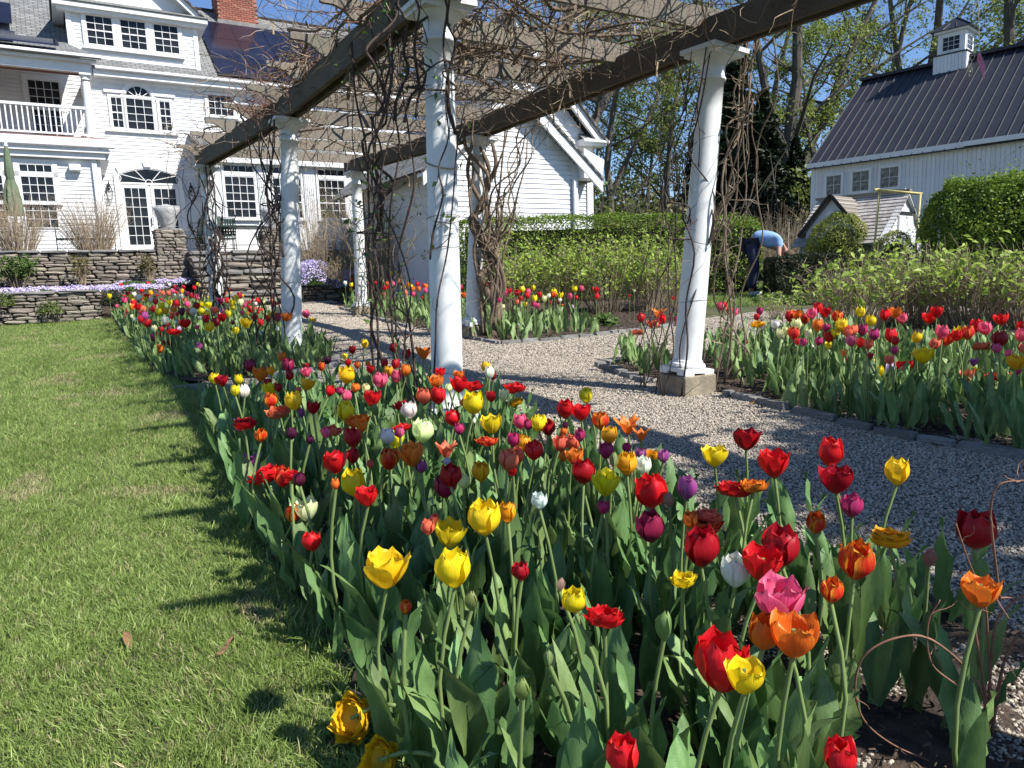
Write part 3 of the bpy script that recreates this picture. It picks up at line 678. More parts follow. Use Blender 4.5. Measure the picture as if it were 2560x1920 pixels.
# segmental arch over the fan light
n = 16; top = [(-.70 + 1.74 * i / n, 3.70 + .19 * math.sin(math.pi * i / n)) for i in range(n + 1)]
for i in range(n):
    (xa, za), (xb, zb) = top[i], top[i + 1]; d.prism([(xa, za), (xb, zb), (xb + (xb - fx) * .09, zb + .19), (xa + (xa - fx) * .09, za + .19)], -.07, 0)
    d.prism([(xa, za - .035), (xb, zb - .035), (xb, zb), (xa, za)], -.05, 0)
for tx, tz in ((-.66, 3.68), (-.22, 3.82), (.53, 3.82), (.97, 3.68)): d.bar((fx + (.1 if tx > fx else -.1), -.044, 3.50), (tx, -.044, tz), .022, .02, (0, 1, 0))
arch_band(d, fx, 3.43, .09, .115, -.045, 0, 8)
arch_band(d, -.78, 3.56, .12, .14, -.045, 0, 6, a0=-math.pi / 3, a1=math.pi / 3); arch_band(d, 1.12, 3.56, .12, .14, -.045, 0, 6, a0=math.pi * 2 / 3, a1=math.pi * 4 / 3)
d.prism([(fx - .1, 3.93), (fx + .1, 3.93), (fx + .14, 4.10), (fx - .14, 4.10)], -.12, 0)
fan = d.build('door_surround', 'trim', house)
MB().prism([(-.70, 3.43), (1.04, 3.43)] + [(x_, z_ - .03) for x_, z_ in top[::-1]], -.036, -.033).build('pane', 'pglass', fan)
for x0_, x1_ in ((-.60, .03), (.28, .93)):
    dd = grid_window(house, x0_, x1_, 1.42, 3.25, 0, 3, 6, .0, .05, sash=.10, name='french_door', casing=False)
    MB().box(x0_ - .1, x1_ + .1, -.048, 0, 1.0, 1.32).build('kick_panel', 'trim', dd)
MB().box(.10, .13, -.10, -.05, 2.05, 2.3).build('door_handle', 'black', dd)
def lantern(x, z, lab):
    l = hroot('wall_lantern', x, -.12, z, label=lab, cat='lantern', group='black coach lanterns beside the french doors')
    b = MB(); h = .42
    for sx, sy in ((-1, -1), (1, -1), (1, 1), (-1, 1)):
        b.bar((.05 * sx, .05 * sy, 0), (.09 * sx, .09 * sy, h * .62), .012, .012); b.bar((.09 * sx, .09 * sy, h * .62), (.035 * sx, .035 * sy, h), .012, .012)
    for q, zz in ((.05, 0), (.09, h * .62)):
        for s_, e_ in (((-1, -1), (1, -1)), ((1, -1), (1, 1)), ((1, 1), (-1, 1)), ((-1, 1), (-1, -1))): b.bar((s_[0] * q, s_[1] * q, zz), (e_[0] * q, e_[1] * q, zz), .012, .012)
    b.build('frame', 'black', l); MB().lathe([(.06, h - .02), (.045, h + .06), (.02, h + .11), (.012, h + .18)], 8).build('cap', 'black', l)
    MB().bar((0, 0, h + .1), (0, .12, h + .02), .015, .015).box(-.03, .03, .10, .12, h * .3, h + .06).build('bracket', 'black', l)
    b = MB()
    for i in range(3): t = 2.1 * i; b.tube([(.025 * math.cos(t), .025 * math.sin(t), .02), (.025 * math.cos(t), .025 * math.sin(t), .15)], .009, 6)
    b.build('candle', 'trim', l)
    w_ = MB(); w_.add([(-.05, -.052, 0), (.05, -.052, 0), (.09, -.092, h * .62), (-.09, -.092, h * .62)], [(0, 1, 2, 3)]); w_.build('glass', 'wrap', l)
lantern(-1.03, 2.85, 'black coach lantern on the clapboards left of the french doors')
lantern(1.42, 2.88, 'black coach lantern right of the french doors, behind vine stems')
# dormer
dm = MB().box(-1.66, 2.08, .02, 4, 6.9, 8.63).build('dormer', 'white', house)
clapboards(dm, -1.62, 2.04, 7.10, 8.60, .02)
MB().box(-1.68, -1.54, -.03, .1, 7.0, 8.6).box(1.96, 2.10, -.03, .1, 7.06, 8.6).build('corner_board', 'trim', dm)
MB().box(-1.98, 2.4, -.32, .1, 8.60, 8.76).box(-1.9, 2.32, -.22, .1, 8.50, 8.60).build('dormer_cornice', 'trim', dm)
MB().box(-2.0, -1.7, -.3, 4, 8.58, 8.74).box(2.12, 2.4, -.3, 4, 8.58, 8.74).build('dormer_cornice', 'trim', dm)
for x0_ in (-1.13, -.18, .78): grid_window(house, x0_, x0_ + .70, 7.63, 8.46, .0, 3, 4, .10, .04, mid=2, name='dormer_window', sill=False)
MB().box(-1.3, 1.63, -.12, .02, 7.47, 7.54).build('dormer_sill', 'trim', house)
uvplane('dormer_roof', [(-2.0, -.36, 8.76), (2.42, -.36, 8.76), (2.3, .5, 9.12), (-1.9, .5, 9.12)], 'shingle', house, .03)
MB().prism([(-1.9, 8.8), (2.3, 8.8), (.2, 10.7)], .42, .6).build('gable_wall', 'white', house)
for s_, e_ in (((2.42, 8.8), (.2, 10.85)), ((-2.02, 8.8), (.2, 10.85))):
    MB().prism([(s_[0], s_[1]), (e_[0], e_[1]), (e_[0], e_[1] - .28), (s_[0] + (.25 if s_[0] < 0 else -.25), s_[1] - .0)][::(1 if s_[0] < 0 else -1)], .05, .42).build('rake_board', 'trim', house)
    uvplane('dormer_roof', [(s_[0] * 1.02, -.05, s_[1] + .02), (s_[0] * 1.02, 4.5, s_[1] + .02), (.2, 4.5, 10.95), (.2, -.05, 10.95)], 'shingle', house, .05)
# chimney: a tight core with real bricks over the two faces in view
ch = empty('chimney', (0, 0, 0)); ch.parent = house
cx0, cx1, cy0, cy1 = 3.45, 4.95, 3.3, 4.3
MB().box(cx0 + .03, cx1 - .03, cy0 + .03, cy1 - .03, 9.2, 12.0).build('mortar_core', 'mortar', ch)
bm = MB().box(-.098, .098, 0, .09, -.029, .029).mesh('brick', 'brick'); bs = MB().box(0, .09, -.098, .098, -.029, .029).mesh('brick', 'brick')
for j in range(26):
    z = 9.95 + j * .073
    for i in range(8):
        x = cx0 + .1 + i * .2145 - (.1 if j % 2 else 0)
        if cx0 - .02 < x - .098 and x + .098 < cx1 + .03: o = link('brick', bm, ch); o.location = (x, cy0 + R_.uniform(0, .006), z)
    for i in range(5):
        y = cy0 + .1 + i * .2145 - (.1 if j % 2 else 0)
        if y > cy0 + .05 and y < cy1: o = link('brick', bs, ch); o.location = (cx0 + R_.uniform(0, .006), y, z)
MB().box(cx0 - .05, cx1 + .08, cy0 - .12, cy0 - .0, 9.55, 9.98).build('flashing', 'slab', ch)
# solar panels lying a hand above the shingles
def roof_pt(x, t, lift=.1): return Vector((x, -.38 + t * .781 - lift * .625, 6.9 + t * .625 + lift * .781))
for row in range(3):
    for c_ in range(4):
        x0_ = 2.62 + c_ * 1.17; t0 = .12 + row * 1.48
        P = [roof_pt(x0_, t0), roof_pt(x0_ + 1.15, t0), roof_pt(x0_ + 1.15, t0 + 1.46), roof_pt(x0_, t0 + 1.46)]
        nrm = Vector((0, -.625, .781)) * .04; me = MB(); me.add(P + [p - nrm for p in P], [(0, 1, 2, 3), (7, 6, 5, 4), (0, 4, 5, 1), (1, 5, 6, 2), (2, 6, 7, 3), (3, 7, 4, 0)]); me.build('solar_panel', 'solar', house)
for k, (x0_, x1_, y0_, z0_, y1_, z1_) in enumerate([(-5.2, -3.62, -3.2, 6.62, -2.2, 7.02), (-3.6, -2.0, -3.2, 6.62, -2.2, 7.02), (-5.2, -3.0, -2.0, 7.08, -1.2, 7.40), (-5.2, -3.1, .9, 8.25, 2.0, 9.15)]):
    P = [Vector((x0_, y0_, z0_)), Vector((x1_, y0_, z0_)), Vector((x1_, y1_, z1_)), Vector((x0_, y1_, z1_))]; me = MB(); me.add(P + [p - Vector((0, 0, .045)) for p in P], [(0, 1, 2, 3), (7, 6, 5, 4), (0, 4, 5, 1), (1, 5, 6, 2), (2, 6, 7, 3), (3, 7, 4, 0)]); me.build('solar_panel', 'solar', house)
# ---- porch block (3.1 m in front of the main wall)
PY = -3.1
pb = MB().box(-7, -1.36, PY, .0, .9, 3.95).build('porch_wall', 'white', house)
clapboards(pb, -7, -1.56, .95, 3.62, PY)
MB().box(-1.58, -1.34, PY - .03, PY + .2, .95, 3.66).build('corner_board', 'trim', pb)
MB().box(-7, -1.2, PY - .2, PY, 3.62, 3.78).box(-7, -1.08, PY - .3, PY + .1, 3.78, 3.88).box(-1.36, -1.1, PY, 0, 3.62, 3.86).build('soffit', 'trim', pb)
MB().tube([(-7, PY - .34, 3.95), (-.95, PY - .34, 3.95)], .06, 8).build('gutter', 'trim', pb)
MB().box(-7, -1.06, PY - .22, 0, 4.0, 4.17).build('balcony_deck', 'trim', pb)
MB().box(-7, -1.08, PY - .2, 0, 4.172, 4.20).build('deck_boards', 'tulle', pb)
MB().box(-1.55, -1.43, PY - .11, PY - .03, 1.0, 3.62).build('downspout', 'trim', pb)
grid_window(house, -3.26, -2.53, 2.46, 3.10, PY, 4, 3, .11, .06)
grid_window(house, -3.26, -2.53, 1.75, 2.42, PY, 4, 3, .11, .06, casing=False)
grid_window(house, -3.26, -2.53, 3.24, 3.42, PY, 4, 1, .11, .06, name='transom_window', sill=False)
grid_window(house, -4.42, -3.69, 2.46, 3.10, PY, 4, 3, .11, .06); grid_window(house, -4.42, -3.69, 1.75, 2.42, PY, 4, 3, .11, .06, casing=False); grid_window(house, -4.42, -3.69, 3.24, 3.42, PY, 4, 1, .11, .06, name='transom_window', sill=False)
# balcony: back wall, door, columns, rail
bk = MB().box(-7, -1.4, -.28, -.02, 4.2, 7.2).build('balcony_wall', 'white', house); clapboards(bk, -7, -1.42, 4.22, 7.1, -.28)
grid_window(house, -2.87, -2.08, 5.60, 6.30, -.28, 4, 3, .12, .05, name='balcony_door', sill=False); grid_window(house, -2.87, -2.08, 4.5, 5.54, -.28, 4, 4, .12, .05, name='balcony_door', casing=False)
MB().box(-7, -1.3, PY - .1, PY + .14, 5.95, 6.27).box(-1.5, -1.26, PY + .14, 0, 5.95, 6.27).build('entablature', 'trim', house)
MB().box(-7, -1.5, PY + .10, PY + .13, 5.90, 5.95).build('porch_beam', 'tulle', house)
uvplane('porch_ceiling', [(-7, PY, 6.33), (-1.5, PY, 6.33), (-1.5, .1, 7.45), (-7, .1, 7.45)], 'trim', house, .03)
MB().box(-7, -1.15, PY - .26, PY - .1, 6.2, 6.28).build('soffit', 'trim', house)
MB().tube([(-7, PY - .33, 6.33), (-1.03, PY - .33, 6.33)], .055, 8).build('gutter', 'trim', house)
for x in (-1.46, -5.2): tuscan(house, x, PY + .05, 4.2, 5.95, .125)
MB().box(-1.60, -1.32, PY - .1, PY + .2, 4.19, 4.26).box(-1.60, -1.32, PY - .1, PY + .2, 5.90, 5.96).build('column_plinth', 'trim', house)
rl = MB().box(-7, -1.55, PY - .03, PY + .04, 4.98, 5.05).box(-7, -1.55, PY - .02, PY + .03, 4.27, 4.32).box(-1.5, -1.44, PY + .1, -.3, 4.98, 5.05).build('balcony_rail', 'trim', house)
bal = MB().box(-.016, .016, -.016, .016, 4.32, 4.98).mesh('baluster', 'trim')
for i in range(22): o = link('baluster', bal, rl); o.location = (-1.66 - i * .125, PY + .005, 0)
for i in range(20): o = link('baluster', bal, rl); o.location = (-1.47, PY + .25 + i * .13, 0)
uvplane('porch_roof', [(-7, PY - .38, 6.32), (-1.03, PY - .38, 6.32), (-1.75, .15, 7.62), (-7, .15, 7.62)], 'shingle', house)
# ---- sunroom
SY = -3.0
sb = MB().box(1.72, 6.0, SY, 0, .9, 3.9).build('sunroom_wall', 'trim', house)
for z in np.arange(.95, 3.7, EX): MB().box(1.70, 1.72, SY + .1, 0, z, z + EX - .012).build('clapboard', 'white', sb)
MB().box(1.68, 1.93, SY - .03, SY + .1, .93, 3.72).build('corner_board', 'trim', sb)
MB().box(1.6, 6.2, SY - .25, 0, 3.72, 3.95).build('cornice', 'trim', sb)
for x0_ in (1.99, 3.45, 4.92):
    grid_window(house, x0_, x0_ + .86, 2.10, 3.32, SY, 4, 5, .05, .05, mid=2, name='sunroom_window'); grid_window(house, x0_, x0_ + .86, 3.48, 3.66, SY, 4, 1, .05, .05, name='transom_window', sill=False)
    MB().box(x0_ + .02, x0_ + .84, SY - .02, SY, 1.25, 1.30).box(x0_ + .02, x0_ + .84, SY - .02, SY, 1.85, 1.9).box(x0_, x0_ + .03, SY - .02, SY, 1.25, 1.9).box(x0_ + .83, x0_ + .86, SY - .02, SY, 1.25, 1.9).build('panel', 'trim', sb)
for x0_ in (2.98, 4.44):
    f = MB().box(x0_, x0_ + .36, SY - .05, SY, .95, 3.72)
    for i in range(5): f.box(x0_ + .035 + i * .063, x0_ + .065 + i * .063, SY - .07, SY - .05, 1.25, 3.45)
    f.build('pilaster', 'trim', sb)
uvplane('sunroom_roof', [(1.5, SY - .3, 3.97), (6.3, SY - .3, 3.97), (6.3, 0, 5.1), (1.5, 0, 5.1)], 'shingle', house)
sp = hroot('outdoor_speaker', -1.97, PY - .14, 3.37, label='white outdoor speaker box under the eave left of the downspout', cat='speaker')
_b0 = MB().box(-.15, .15, -.1, .1, -.09, .09).build('body', 'trim', sp); bpy_b = _b0.modifiers.new('bevel', 'BEVEL'); bpy_b.width = .035; bpy_b.segments = 3
MB().box(-.03, .03, .1, .16, -.03, .03).build('bracket', 'trim', sp)

# ================================================================ gabled wing
wg = empty('garage_wing', (.35, 17.5, 0), HRZ, label='white clapboard gabled wing standing behind the clipped hedge', cat='building')
gslope = .857; apx = -.2; apz = 2.62 + gslope * (1.67 - apx)
def gx(z): h = max(0, z - 2.62) / gslope; return (-2.05 + h, 1.64 - h)
ww = MB().prism([(-2.05, -.7), (1.67, -.7), (1.67, 2.62), (apx, apz), (-2.05, 2.62)], .01, 6).build('wall', 'white', wg)
clapboards(ww, 0, 0, -.6, apz - .1, .01, .115, xf=gx)
MB().box(1.52, 1.69, -.03, .1, -.7, 2.65).build('corner_board', 'trim', wg)
for sgn in (1, -1):
    P = lambda dx, dz: (apx + sgn * dx, apz + dz)
    Lh = 2.44
    MB().prism([P(0, .12), P(Lh, .12 - Lh * gslope), P(Lh, -.16 - Lh * gslope), P(0, -.20)][::sgn], -.32, -.26).build('rake_board', 'trim', wg)
    MB().prism([P(0, .1), P(Lh, .1 - Lh * gslope), P(Lh, .04 - Lh * gslope), P(0, .04)][::sgn], -.26, .01).build('soffit', 'trim', wg)
    uvplane('roof', [(apx + sgn * Lh * 1.01, -.36, apz + .17 - Lh * gslope), (apx + sgn * Lh * 1.01, 6.2, apz + .17 - Lh * gslope), (apx, 6.2, apz + .17), (apx, -.36, apz + .17)], 'shingle', wg, .05)
MB().prism([(1.67, 2.30), (2.22, 2.30), (2.3, 2.75), (1.67, 3.0)], -.31, .2).build('eave_return', 'trim', wg)
MB().box(1.50, 1.60, -.12, -.04, -.7, 2.3).build('downspout', 'trim', wg)
MB().box(.75, .93, -.05, 0, 3.02, 3.22).box(.78, .90, -.06, -.05, 3.05, 3.19).build('wall_vent', 'trim', wg)
sw = MB().prism([(.2, -.7), (2.44, -.7), (2.44, 3.3), (.2, 5.54)], .42, 6).build('wall', 'white', wg); clapboards(sw, 1.6, 2.3, -.6, 3.3, .42, .10)
clapboards(sw, 0, 0, 3.3, 5.4, .42, .115, xf=lambda z: (.3, max(.4, 2.40 - (z - 3.3))))
MB().box(2.27, 2.46, .36, .5, -.7, 3.3).build('corner_board', 'trim', wg)
MB().prism([(.1, 5.88), (2.66, 3.3), (2.42, 3.3), (.1, 5.58)], .12, .20).build('rake_board', 'trim', wg)
MB().prism([(2.0, 3.18), (2.74, 3.18), (2.74, 3.27), (2.0, 3.31)], .12, .7).build('eave_return', 'trim', wg)
MB().tube([(1.98, .10, 3.27), (2.78, .10, 3.27)], .045, 8).build('gutter', 'trim', wg)
uvplane('roof', [(2.76, .05, 3.28), (2.76, 6.3, 3.28), (0, 6.3, 6.08), (0, .05, 6.08)], 'shingle', wg, .05)
uvplane('roof', [(1.98, .10, 3.31), (2.7, .10, 3.31), (2.5, .42, 3.5), (2.05, .42, 3.5)], 'shingle', wg, .02)

# ================================================================ barn
BRZ = math.atan2(-.75126, .66000); BO = Vector((.4158 * 26, 26, 0))
barn = empty('barn', BO, BRZ, label='white board-sided barn with dark standing seam metal roof and cupola', cat='barn')
BM = Matrix.Translation(BO) @ Matrix.Rotation(BRZ, 4, 'Z')
def bl(x, y, z): return BM @ Vector((x, y, z))
# local: x towards the camera's right, -y faces the garden
bw = MB().prism([(0, 0), (1, 0)], 0, 0) if False else MB()
bw.add([(0, 0, -.8), (13, 0, -.8), (13, 8.4, -.8), (0, 8.4, -.8), (0, 0, 3.45), (13, 0, 3.45), (13, 8.4, 3.45), (0, 8.4, 3.45), (0, 4.2, 6.85), (13, 4.2, 6.85)],
       [(0, 4, 8, 7, 3), (1, 2, 6, 9, 5), (0, 1, 5, 4), (2, 3, 7, 6)])
BW = bw.build('wall', 'bwall', barn)
bd = MB().box(-.058, .058, -.018, .0, -.7, 3.36).mesh('board', 'bwall')
for i in range(104): o = link('board', bd, BW); o.location = (.17 + i * .1235, R_.uniform(-.004, 0), 0)
MB().box(-.03, .11, -.04, .05, -.8, 3.40).build('corner_board', 'bwall', barn)
MB().box(-.12, 4.75, -.20, -.0, 3.34, 3.50).box(4.75, 13, -.26, -.0, 3.36, 3.50).build('fascia', 'trim', barn)
pitch = (6.91 - 3.5) / 4.2
rp = MB(); Lr = math.hypot(4.4, 4.4 * pitch)
def br(y): return 3.5 + pitch * y
for i in range(42):
    x = -.14 + i * .312
    P = [(x + .004, -.22, br(-.22)), (x + .304, -.22, br(-.22)), (x + .304, 4.2, br(4.2)), (x + .004, 4.2, br(4.2))]
    me = MB(); me.add(P + [(a_, b_, c_ - .03) for a_, b_, c_ in P], [(0, 1, 2, 3), (7, 6, 5, 4), (0, 4, 5, 1), (1, 5, 6, 2), (2, 6, 7, 3), (3, 7, 4, 0)]); me.build('roof_panel', 'broof', barn)
    MB().bar((x, -.22, br(-.22) + .012), (x, 4.2, br(4.2) + .012), .016, .045).build('roof_seam', 'seam' , barn)
me = MB(); me.add([(-.14, 4.2, br(4.2)), (13, 4.2, br(4.2)), (13, 8.6, 3.4), (-.14, 8.6, 3.4)], [(0, 1, 2, 3)]); me.build('roof_back', 'broof', barn)
MB().bar((-.18, 4.12, 6.93), (13, 4.12, 6.93), .30, .10).build('ridge_cap', 'broof', barn)
def bwin(x0, x1, z0, z1, swirl):
    w_ = grid_window(barn, x0 + .10, x1 - .10, z0 + .08, z1 - .08, -.02, 2, 2, .075, .05, .014, .015, name='leaded_window', sill=False, glass='lead')
for a_ in ((.44, 1.13, 2.30, 3.08), (1.33, 2.05, 2.32, 3.11), (2.23, 2.97, 2.34, 3.12)): bwin(*a_, 0)
cu = empty('cupola', (0, 0, 0)); cu.parent = barn
c0, c1, d0, d1 = 2.46, 3.48, 3.68, 4.70
MB().box(c0, c1, d0, d1, 6.2, 7.05).build('cupola_base', 'bwall', cu)
for i in range(9): MB().box(c0 + .002 + i * .1134, c0 + .108 + i * .1134, d0 - .015, d0, 6.44, 7.04).build('board', 'bwall', cu)
for i in range(9): MB().box(c1, c1 + .015, d0 + .002 + i * .1134, d0 + .108 + i * .1134, 6.4, 7.04).build('board', 'bwall', cu)
MB().box(c0 - .03, c1 + .04, d0 - .04, d1 + .03, 7.05, 7.09).build('cupola_sill', 'broof', cu)
MB().box(c0 + .08, c1 - .08, d0 + .08, d1 - .08, 7.09, 7.78).build('cupola_body', 'bwall', cu)
cb = cu
def cupwin(rot):
    r2 = empty('window_side', (c0 + .51, d0 + .51, 0)); r2.parent = barn; r2.rotation_euler = (0, 0, rot); r2.name = 'cupola_window'
    w2 = MB(); x0_, x1_, z0_, z1_, y_ = -.26, .26, 7.20, 7.64, -.43
    w2.box(x0_ - .04, x0_, y_ - .02, y_, z0_ - .04, z1_ + .04).box(x1_, x1_ + .04, y_ - .02, y_, z0_ - .04, z1_ + .04).box(x0_, x1_, y_ - .02, y_, z0_ - .04, z0_).box(x0_, x1_, y_ - .02, y_, z1_, z1_ + .04)
    for i in (1, 2): w2.box(x0_ + i * .1733 - .006, x0_ + i * .1733 + .006, y_ - .014, y_, z0_, z1_).box(x0_, x1_, y_ - .013, y_, z0_ + i * .1467 - .006, z0_ + i * .1467 + .006)
    w2.build('frame', 'trim', r2)
    for i in range(3):
        for j in range(3): MB().box(x0_ + i * .1733 + .008, x0_ + (i + 1) * .1733 - .008, y_ - .008, y_ + .0, z0_ + j * .1467 + .008, z0_ + (j + 1) * .1467 - .008).build('pane', 'pglass', r2)
cupwin(0); cupwin(math.pi / 2)
MB().box(c0 - .02, c1 + .02, d0 - .02, d1 + .02, 7.78, 7.86).build('cupola_cornice', 'trim', cu)
e0, e1, f0, f1 = c0 - .13, c1 + .13, d0 - .13, d1 + .13; ap = ((c0 + c1) / 2, (d0 + d1) / 2)
me = MB(); me.add([(e0, f0, 7.86), (e1, f0, 7.86), (e1, f1, 7.86), (e0, f1, 7.86), (ap[0], ap[1], 8.34)], [(0, 1, 4), (1, 2, 4), (2, 3, 4), (3, 0, 4), (3, 2, 1, 0)]); me.build('cupola_roof', 'broof', cu)
for q in ((e0, f0), (e1, f0), (e1, f1), (e0, f1)): MB().bar((q[0], q[1], 7.875), (ap[0], ap[1], 8.355), .03, .03).build('hip_seam', 'broof', cu)
for t in (.33, .66): MB().bar((e0 + (e1 - e0) * t, f0, 7.87), (e0 + (e1 - e0) * (t * .5 + .25), (f0 + ap[1]) / 2, 8.11), .02, .03).build('roof_seam', 'seam', cu)
# the little shingled playhouse
pr = on_plane(2262, 484, Vector((0, 15.6, 0)), Vector((0, 1, 0)))
PRZ = -rad(48)
ph = empty('playhouse', (pr.x, pr.y, gz(pr.y)), PRZ, label='small white playhouse with weathered shake roof in front of the barn', cat='playhouse')
# local: x along ridge (0 at the right gable), -y is the long front
H_ = pr.z - gz(pr.y); hw = 1.08; ez = H_ - .86; L0 = -1.75
MB().add([(0, -hw, 0), (0, hw, 0), (0, hw, ez), (0, 0, H_ - .06), (0, -hw, ez), (L0, -hw, 0), (L0, hw, 0), (L0, hw, ez), (L0, 0, H_ - .06), (L0, -hw, ez)],
         [(0, 1, 2, 3, 4), (9, 8, 7, 6, 5), (0, 4, 9, 5), (1, 6, 7, 2)]).build('wall', 'white', ph)
for k in range(14):   # shake courses, each a part
    t0 = k / 14; t1 = (k + 1.25) / 14; y0_ = -hw - .18 + (hw + .18) * t0; y1_ = -hw - .18 + (hw + .18) * t1; sl = (H_ - ez + .2) / (hw + .18)
    z0_ = ez - .2 + sl * (y0_ + hw + .18); z1_ = ez - .2 + sl * (min(y1_, 0) + hw + .18)
    x = L0 - .12
    while x < .10:
        wd = R_.uniform(.10, .20); xe = min(x + wd, .12); me = MB(); y1c = min(y1_, 0)
        me.add([(x + .004, y0_, z0_ + .02), (xe - .004, y0_, z0_ + .02), (xe - .004, y0_, z0_ + .045), (x + .004, y0_, z0_ + .045), (x + .004, y1c, z1_ + .02), (xe - .004, y1c, z1_ + .02)], [(0, 1, 2, 3), (3, 2, 5, 4), (0, 4, 5, 1), (0, 3, 4), (1, 5, 2)])
        me.build('shake', 'shake', ph); x = xe
me = MB(); me.add([(L0 - .1, 0, H_ + .02), (.1, 0, H_ + .02), (.1, hw + .2, ez - .2), (L0 - .1, hw + .2, ez - .2)], [(0, 1, 2, 3)]); me.build('roof_back', 'shake', ph)
MB().bar((L0 - .14, 0, H_ + .06), (.12, 0, H_ + .06), .16, .05).build('ridge_cap', 'rafter', ph)
# cross gable
gc = -1.05; gw = .56; gzp = H_ + .0; gb = H_ - .72
MB().prism([(gc - gw, gb - .3), (gc + gw, gb - .3), (gc + gw, gb), (gc, gzp - .05), (gc - gw, gb)], -1.08, -.2).build('gable_wall', 'white', ph)
for sgn in (1, -1):
    me = MB(); a_ = [(gc, -1.18, gzp + .02), (gc + sgn * (gw + .1), -1.18, gb - .08), (gc + sgn * (gw + .1), -.5, gb - .08), (gc, .0, gzp + .02)]
    me.add(a_ + [(q[0], q[1], q[2] - .04) for q in a_], [(0, 1, 2, 3), (7, 6, 5, 4), (0, 4, 5, 1), (1, 5, 6, 2), (2, 6, 7, 3), (3, 7, 4, 0)]); me.build('gable_roof', 'rafter', ph)
    for k in range(9):
        t = k / 9; q = [(gc + sgn * (gw + .1) * (1 - t), -1.37, gb - .06 + (gzp - gb + .1) * t)]
        MB().bar((q[0][0], -1.17, q[0][2]), (q[0][0], -.5 + .5 * t, q[0][2]), .02, .03).build('shake', 'shake', ph)
    MB().bar((gc, -1.2, gzp + .03), (gc + sgn * (gw + .12), -1.2, gb - .08), .03, .07).build('gable_edge', 'core', ph)
o = MB().lathe([(.10, 0), (.10, .03)], 16).build('round_medallion', 'trim', ph); o.rotation_euler = (math.pi / 2, 0, 0); o.location = (gc, -1.11, gb + .32)
# right gable end facing the camera: trim, siding lines, door
for k in range(10): z = .2 + k * .2; hwk = hw if z + .185 < ez else max(.02, hw * (H_ - .06 - z - .185) / (H_ - ez)); MB().box(.0, .012, -hwk, hwk, z, z + .185).build('clapboard', 'white', ph)
for sgn in (1, -1): MB().bar((.03, sgn * (hw + .12), ez - .12), (.03, 0, H_ + .0), .03, .12, (1, 0, 0)).build('rake_board', 'trim', ph)
dr = MB().box(.015, .04, -.36, .42, .3, H_ - .44).build('door', 'trim', ph)
for i in range(7): MB().box(.04, .048, -.35 + i * .11, -.25 + i * .11, .32, H_ - .48).build('door_board', 'bwall', dr)
MB().box(.04, .06, -.40, .46, H_ - .44, H_ - .38).box(.045, .055, -.36, -.25, H_ - .95, H_ - .92).build('hinge', 'black', dr)
o = MB().lathe([(.09, 0), (.11, .02), (.05, .03)], 14).build('porthole', 'trim', ph); o.rotation_euler = (0, math.pi / 2, 0); o.location = (.0, -.72, H_ - 1.0)
# ================================================================ pergola
PT = dict(A=((-.455, 4.95), (-.395, 4.95, 1.74)), C=((-2.60, 8.5), (-2.42, 8.5, 1.825)), D=((-5.09, 12.6), (-5.05, 12.6, 2.0)), Z=((1.62, 1.35), (1.66, 1.35, 1.66)),
          B=((1.485, 6.05), (1.705, 6.05, 1.72)), E=((-.53, 10.35), (-.33, 10.35, 1.895)), F=((-2.96, 14.5), (-2.90, 14.5, 2.09)), Y=((3.75, 2.25), (3.90, 2.25, 1.56)))
perg = empty('pergola', (PT['A'][0][0], PT['A'][0][1], gz(4.95)), label='white column garden pergola with weathered wooden beams and rafters over the gravel path', cat='pergola')
PO = Vector(perg.location)
def pv(x, y, z): return Vector((x, y, z)) - PO
PRZ_ = rad(29.5)
for k, (b0, tp) in PT.items():
    gb = gz(b0[1]); base = Vector((b0[0], b0[1], gb + (.17 if k in 'BEFY' else .10))); top = Vector(tp)
    d = top - base; Hc = d.length; q = d.to_track_quat('Z', 'Y'); R0 = .117 if k != 'A' else .108; R1 = .095
    prof = [(R0 * 1.02, .10)]
    for t in (.0, .1, .25, .4, .55, .7, .8, .9, 1.0): prof.append((R0 + (R1 - R0) * max(0, (t - .15) / .85) ** 1.15, .12 + (Hc - .36) * t))
    z = Hc - .24; prof += [(R1 + .002, z), (R1 + .014, z + .008), (R1 + .016, z + .018), (R1 + .012, z + .028), (R1 + .001, z + .034), (R1, z + .12), (R1 + .006, z + .125), (R1 + .03, z + .145), (R1 + .055, z + .17), (R1 + .06, z + .18)]
    c = MB().lathe(prof, 32).build('column', 'column', perg, True); c.location = base - PO; c.rotation_mode = 'QUATERNION'; c.rotation_quaternion = q @ Matrix.Rotation(PRZ_, 4, 'Z').to_quaternion()
    MB().box(-.165, .165, -.165, .165, Hc - .062, Hc - .034).box(-.19, .19, -.19, .19, Hc - .034, Hc).build('capital', 'column', c)
    bs = MB().lathe([(.125, .055), (.148, .060), (.155, .075), (.148, .092), (.132, .10), (.128, .115), (.119, .125)], 32)
    bs.box(-.16, .16, -.16, .16, .022, .056)
    for sx in (-1, 1):
        for sy in (-1, 1): bs.box(sx * .16 - (.10 if sx > 0 else 0), sx * .16 + (.10 if sx < 0 else 0), sy * .16 - (.10 if sy > 0 else 0), sy * .16 + (.10 if sy < 0 else 0), .0, .022)
    bs.build('column_base', 'column', c)
    f = MB().box(-.175, .175, -.175, .175, -.3, (.17 if k in 'BEFY' else .10)).build('footing', 'conc', perg); f.location = pv(b0[0], b0[1], gb); f.rotation_euler = (0, 0, PRZ_)
    bv = f.modifiers.new('bevel', 'BEVEL'); bv.width = .012; bv.segments = 2
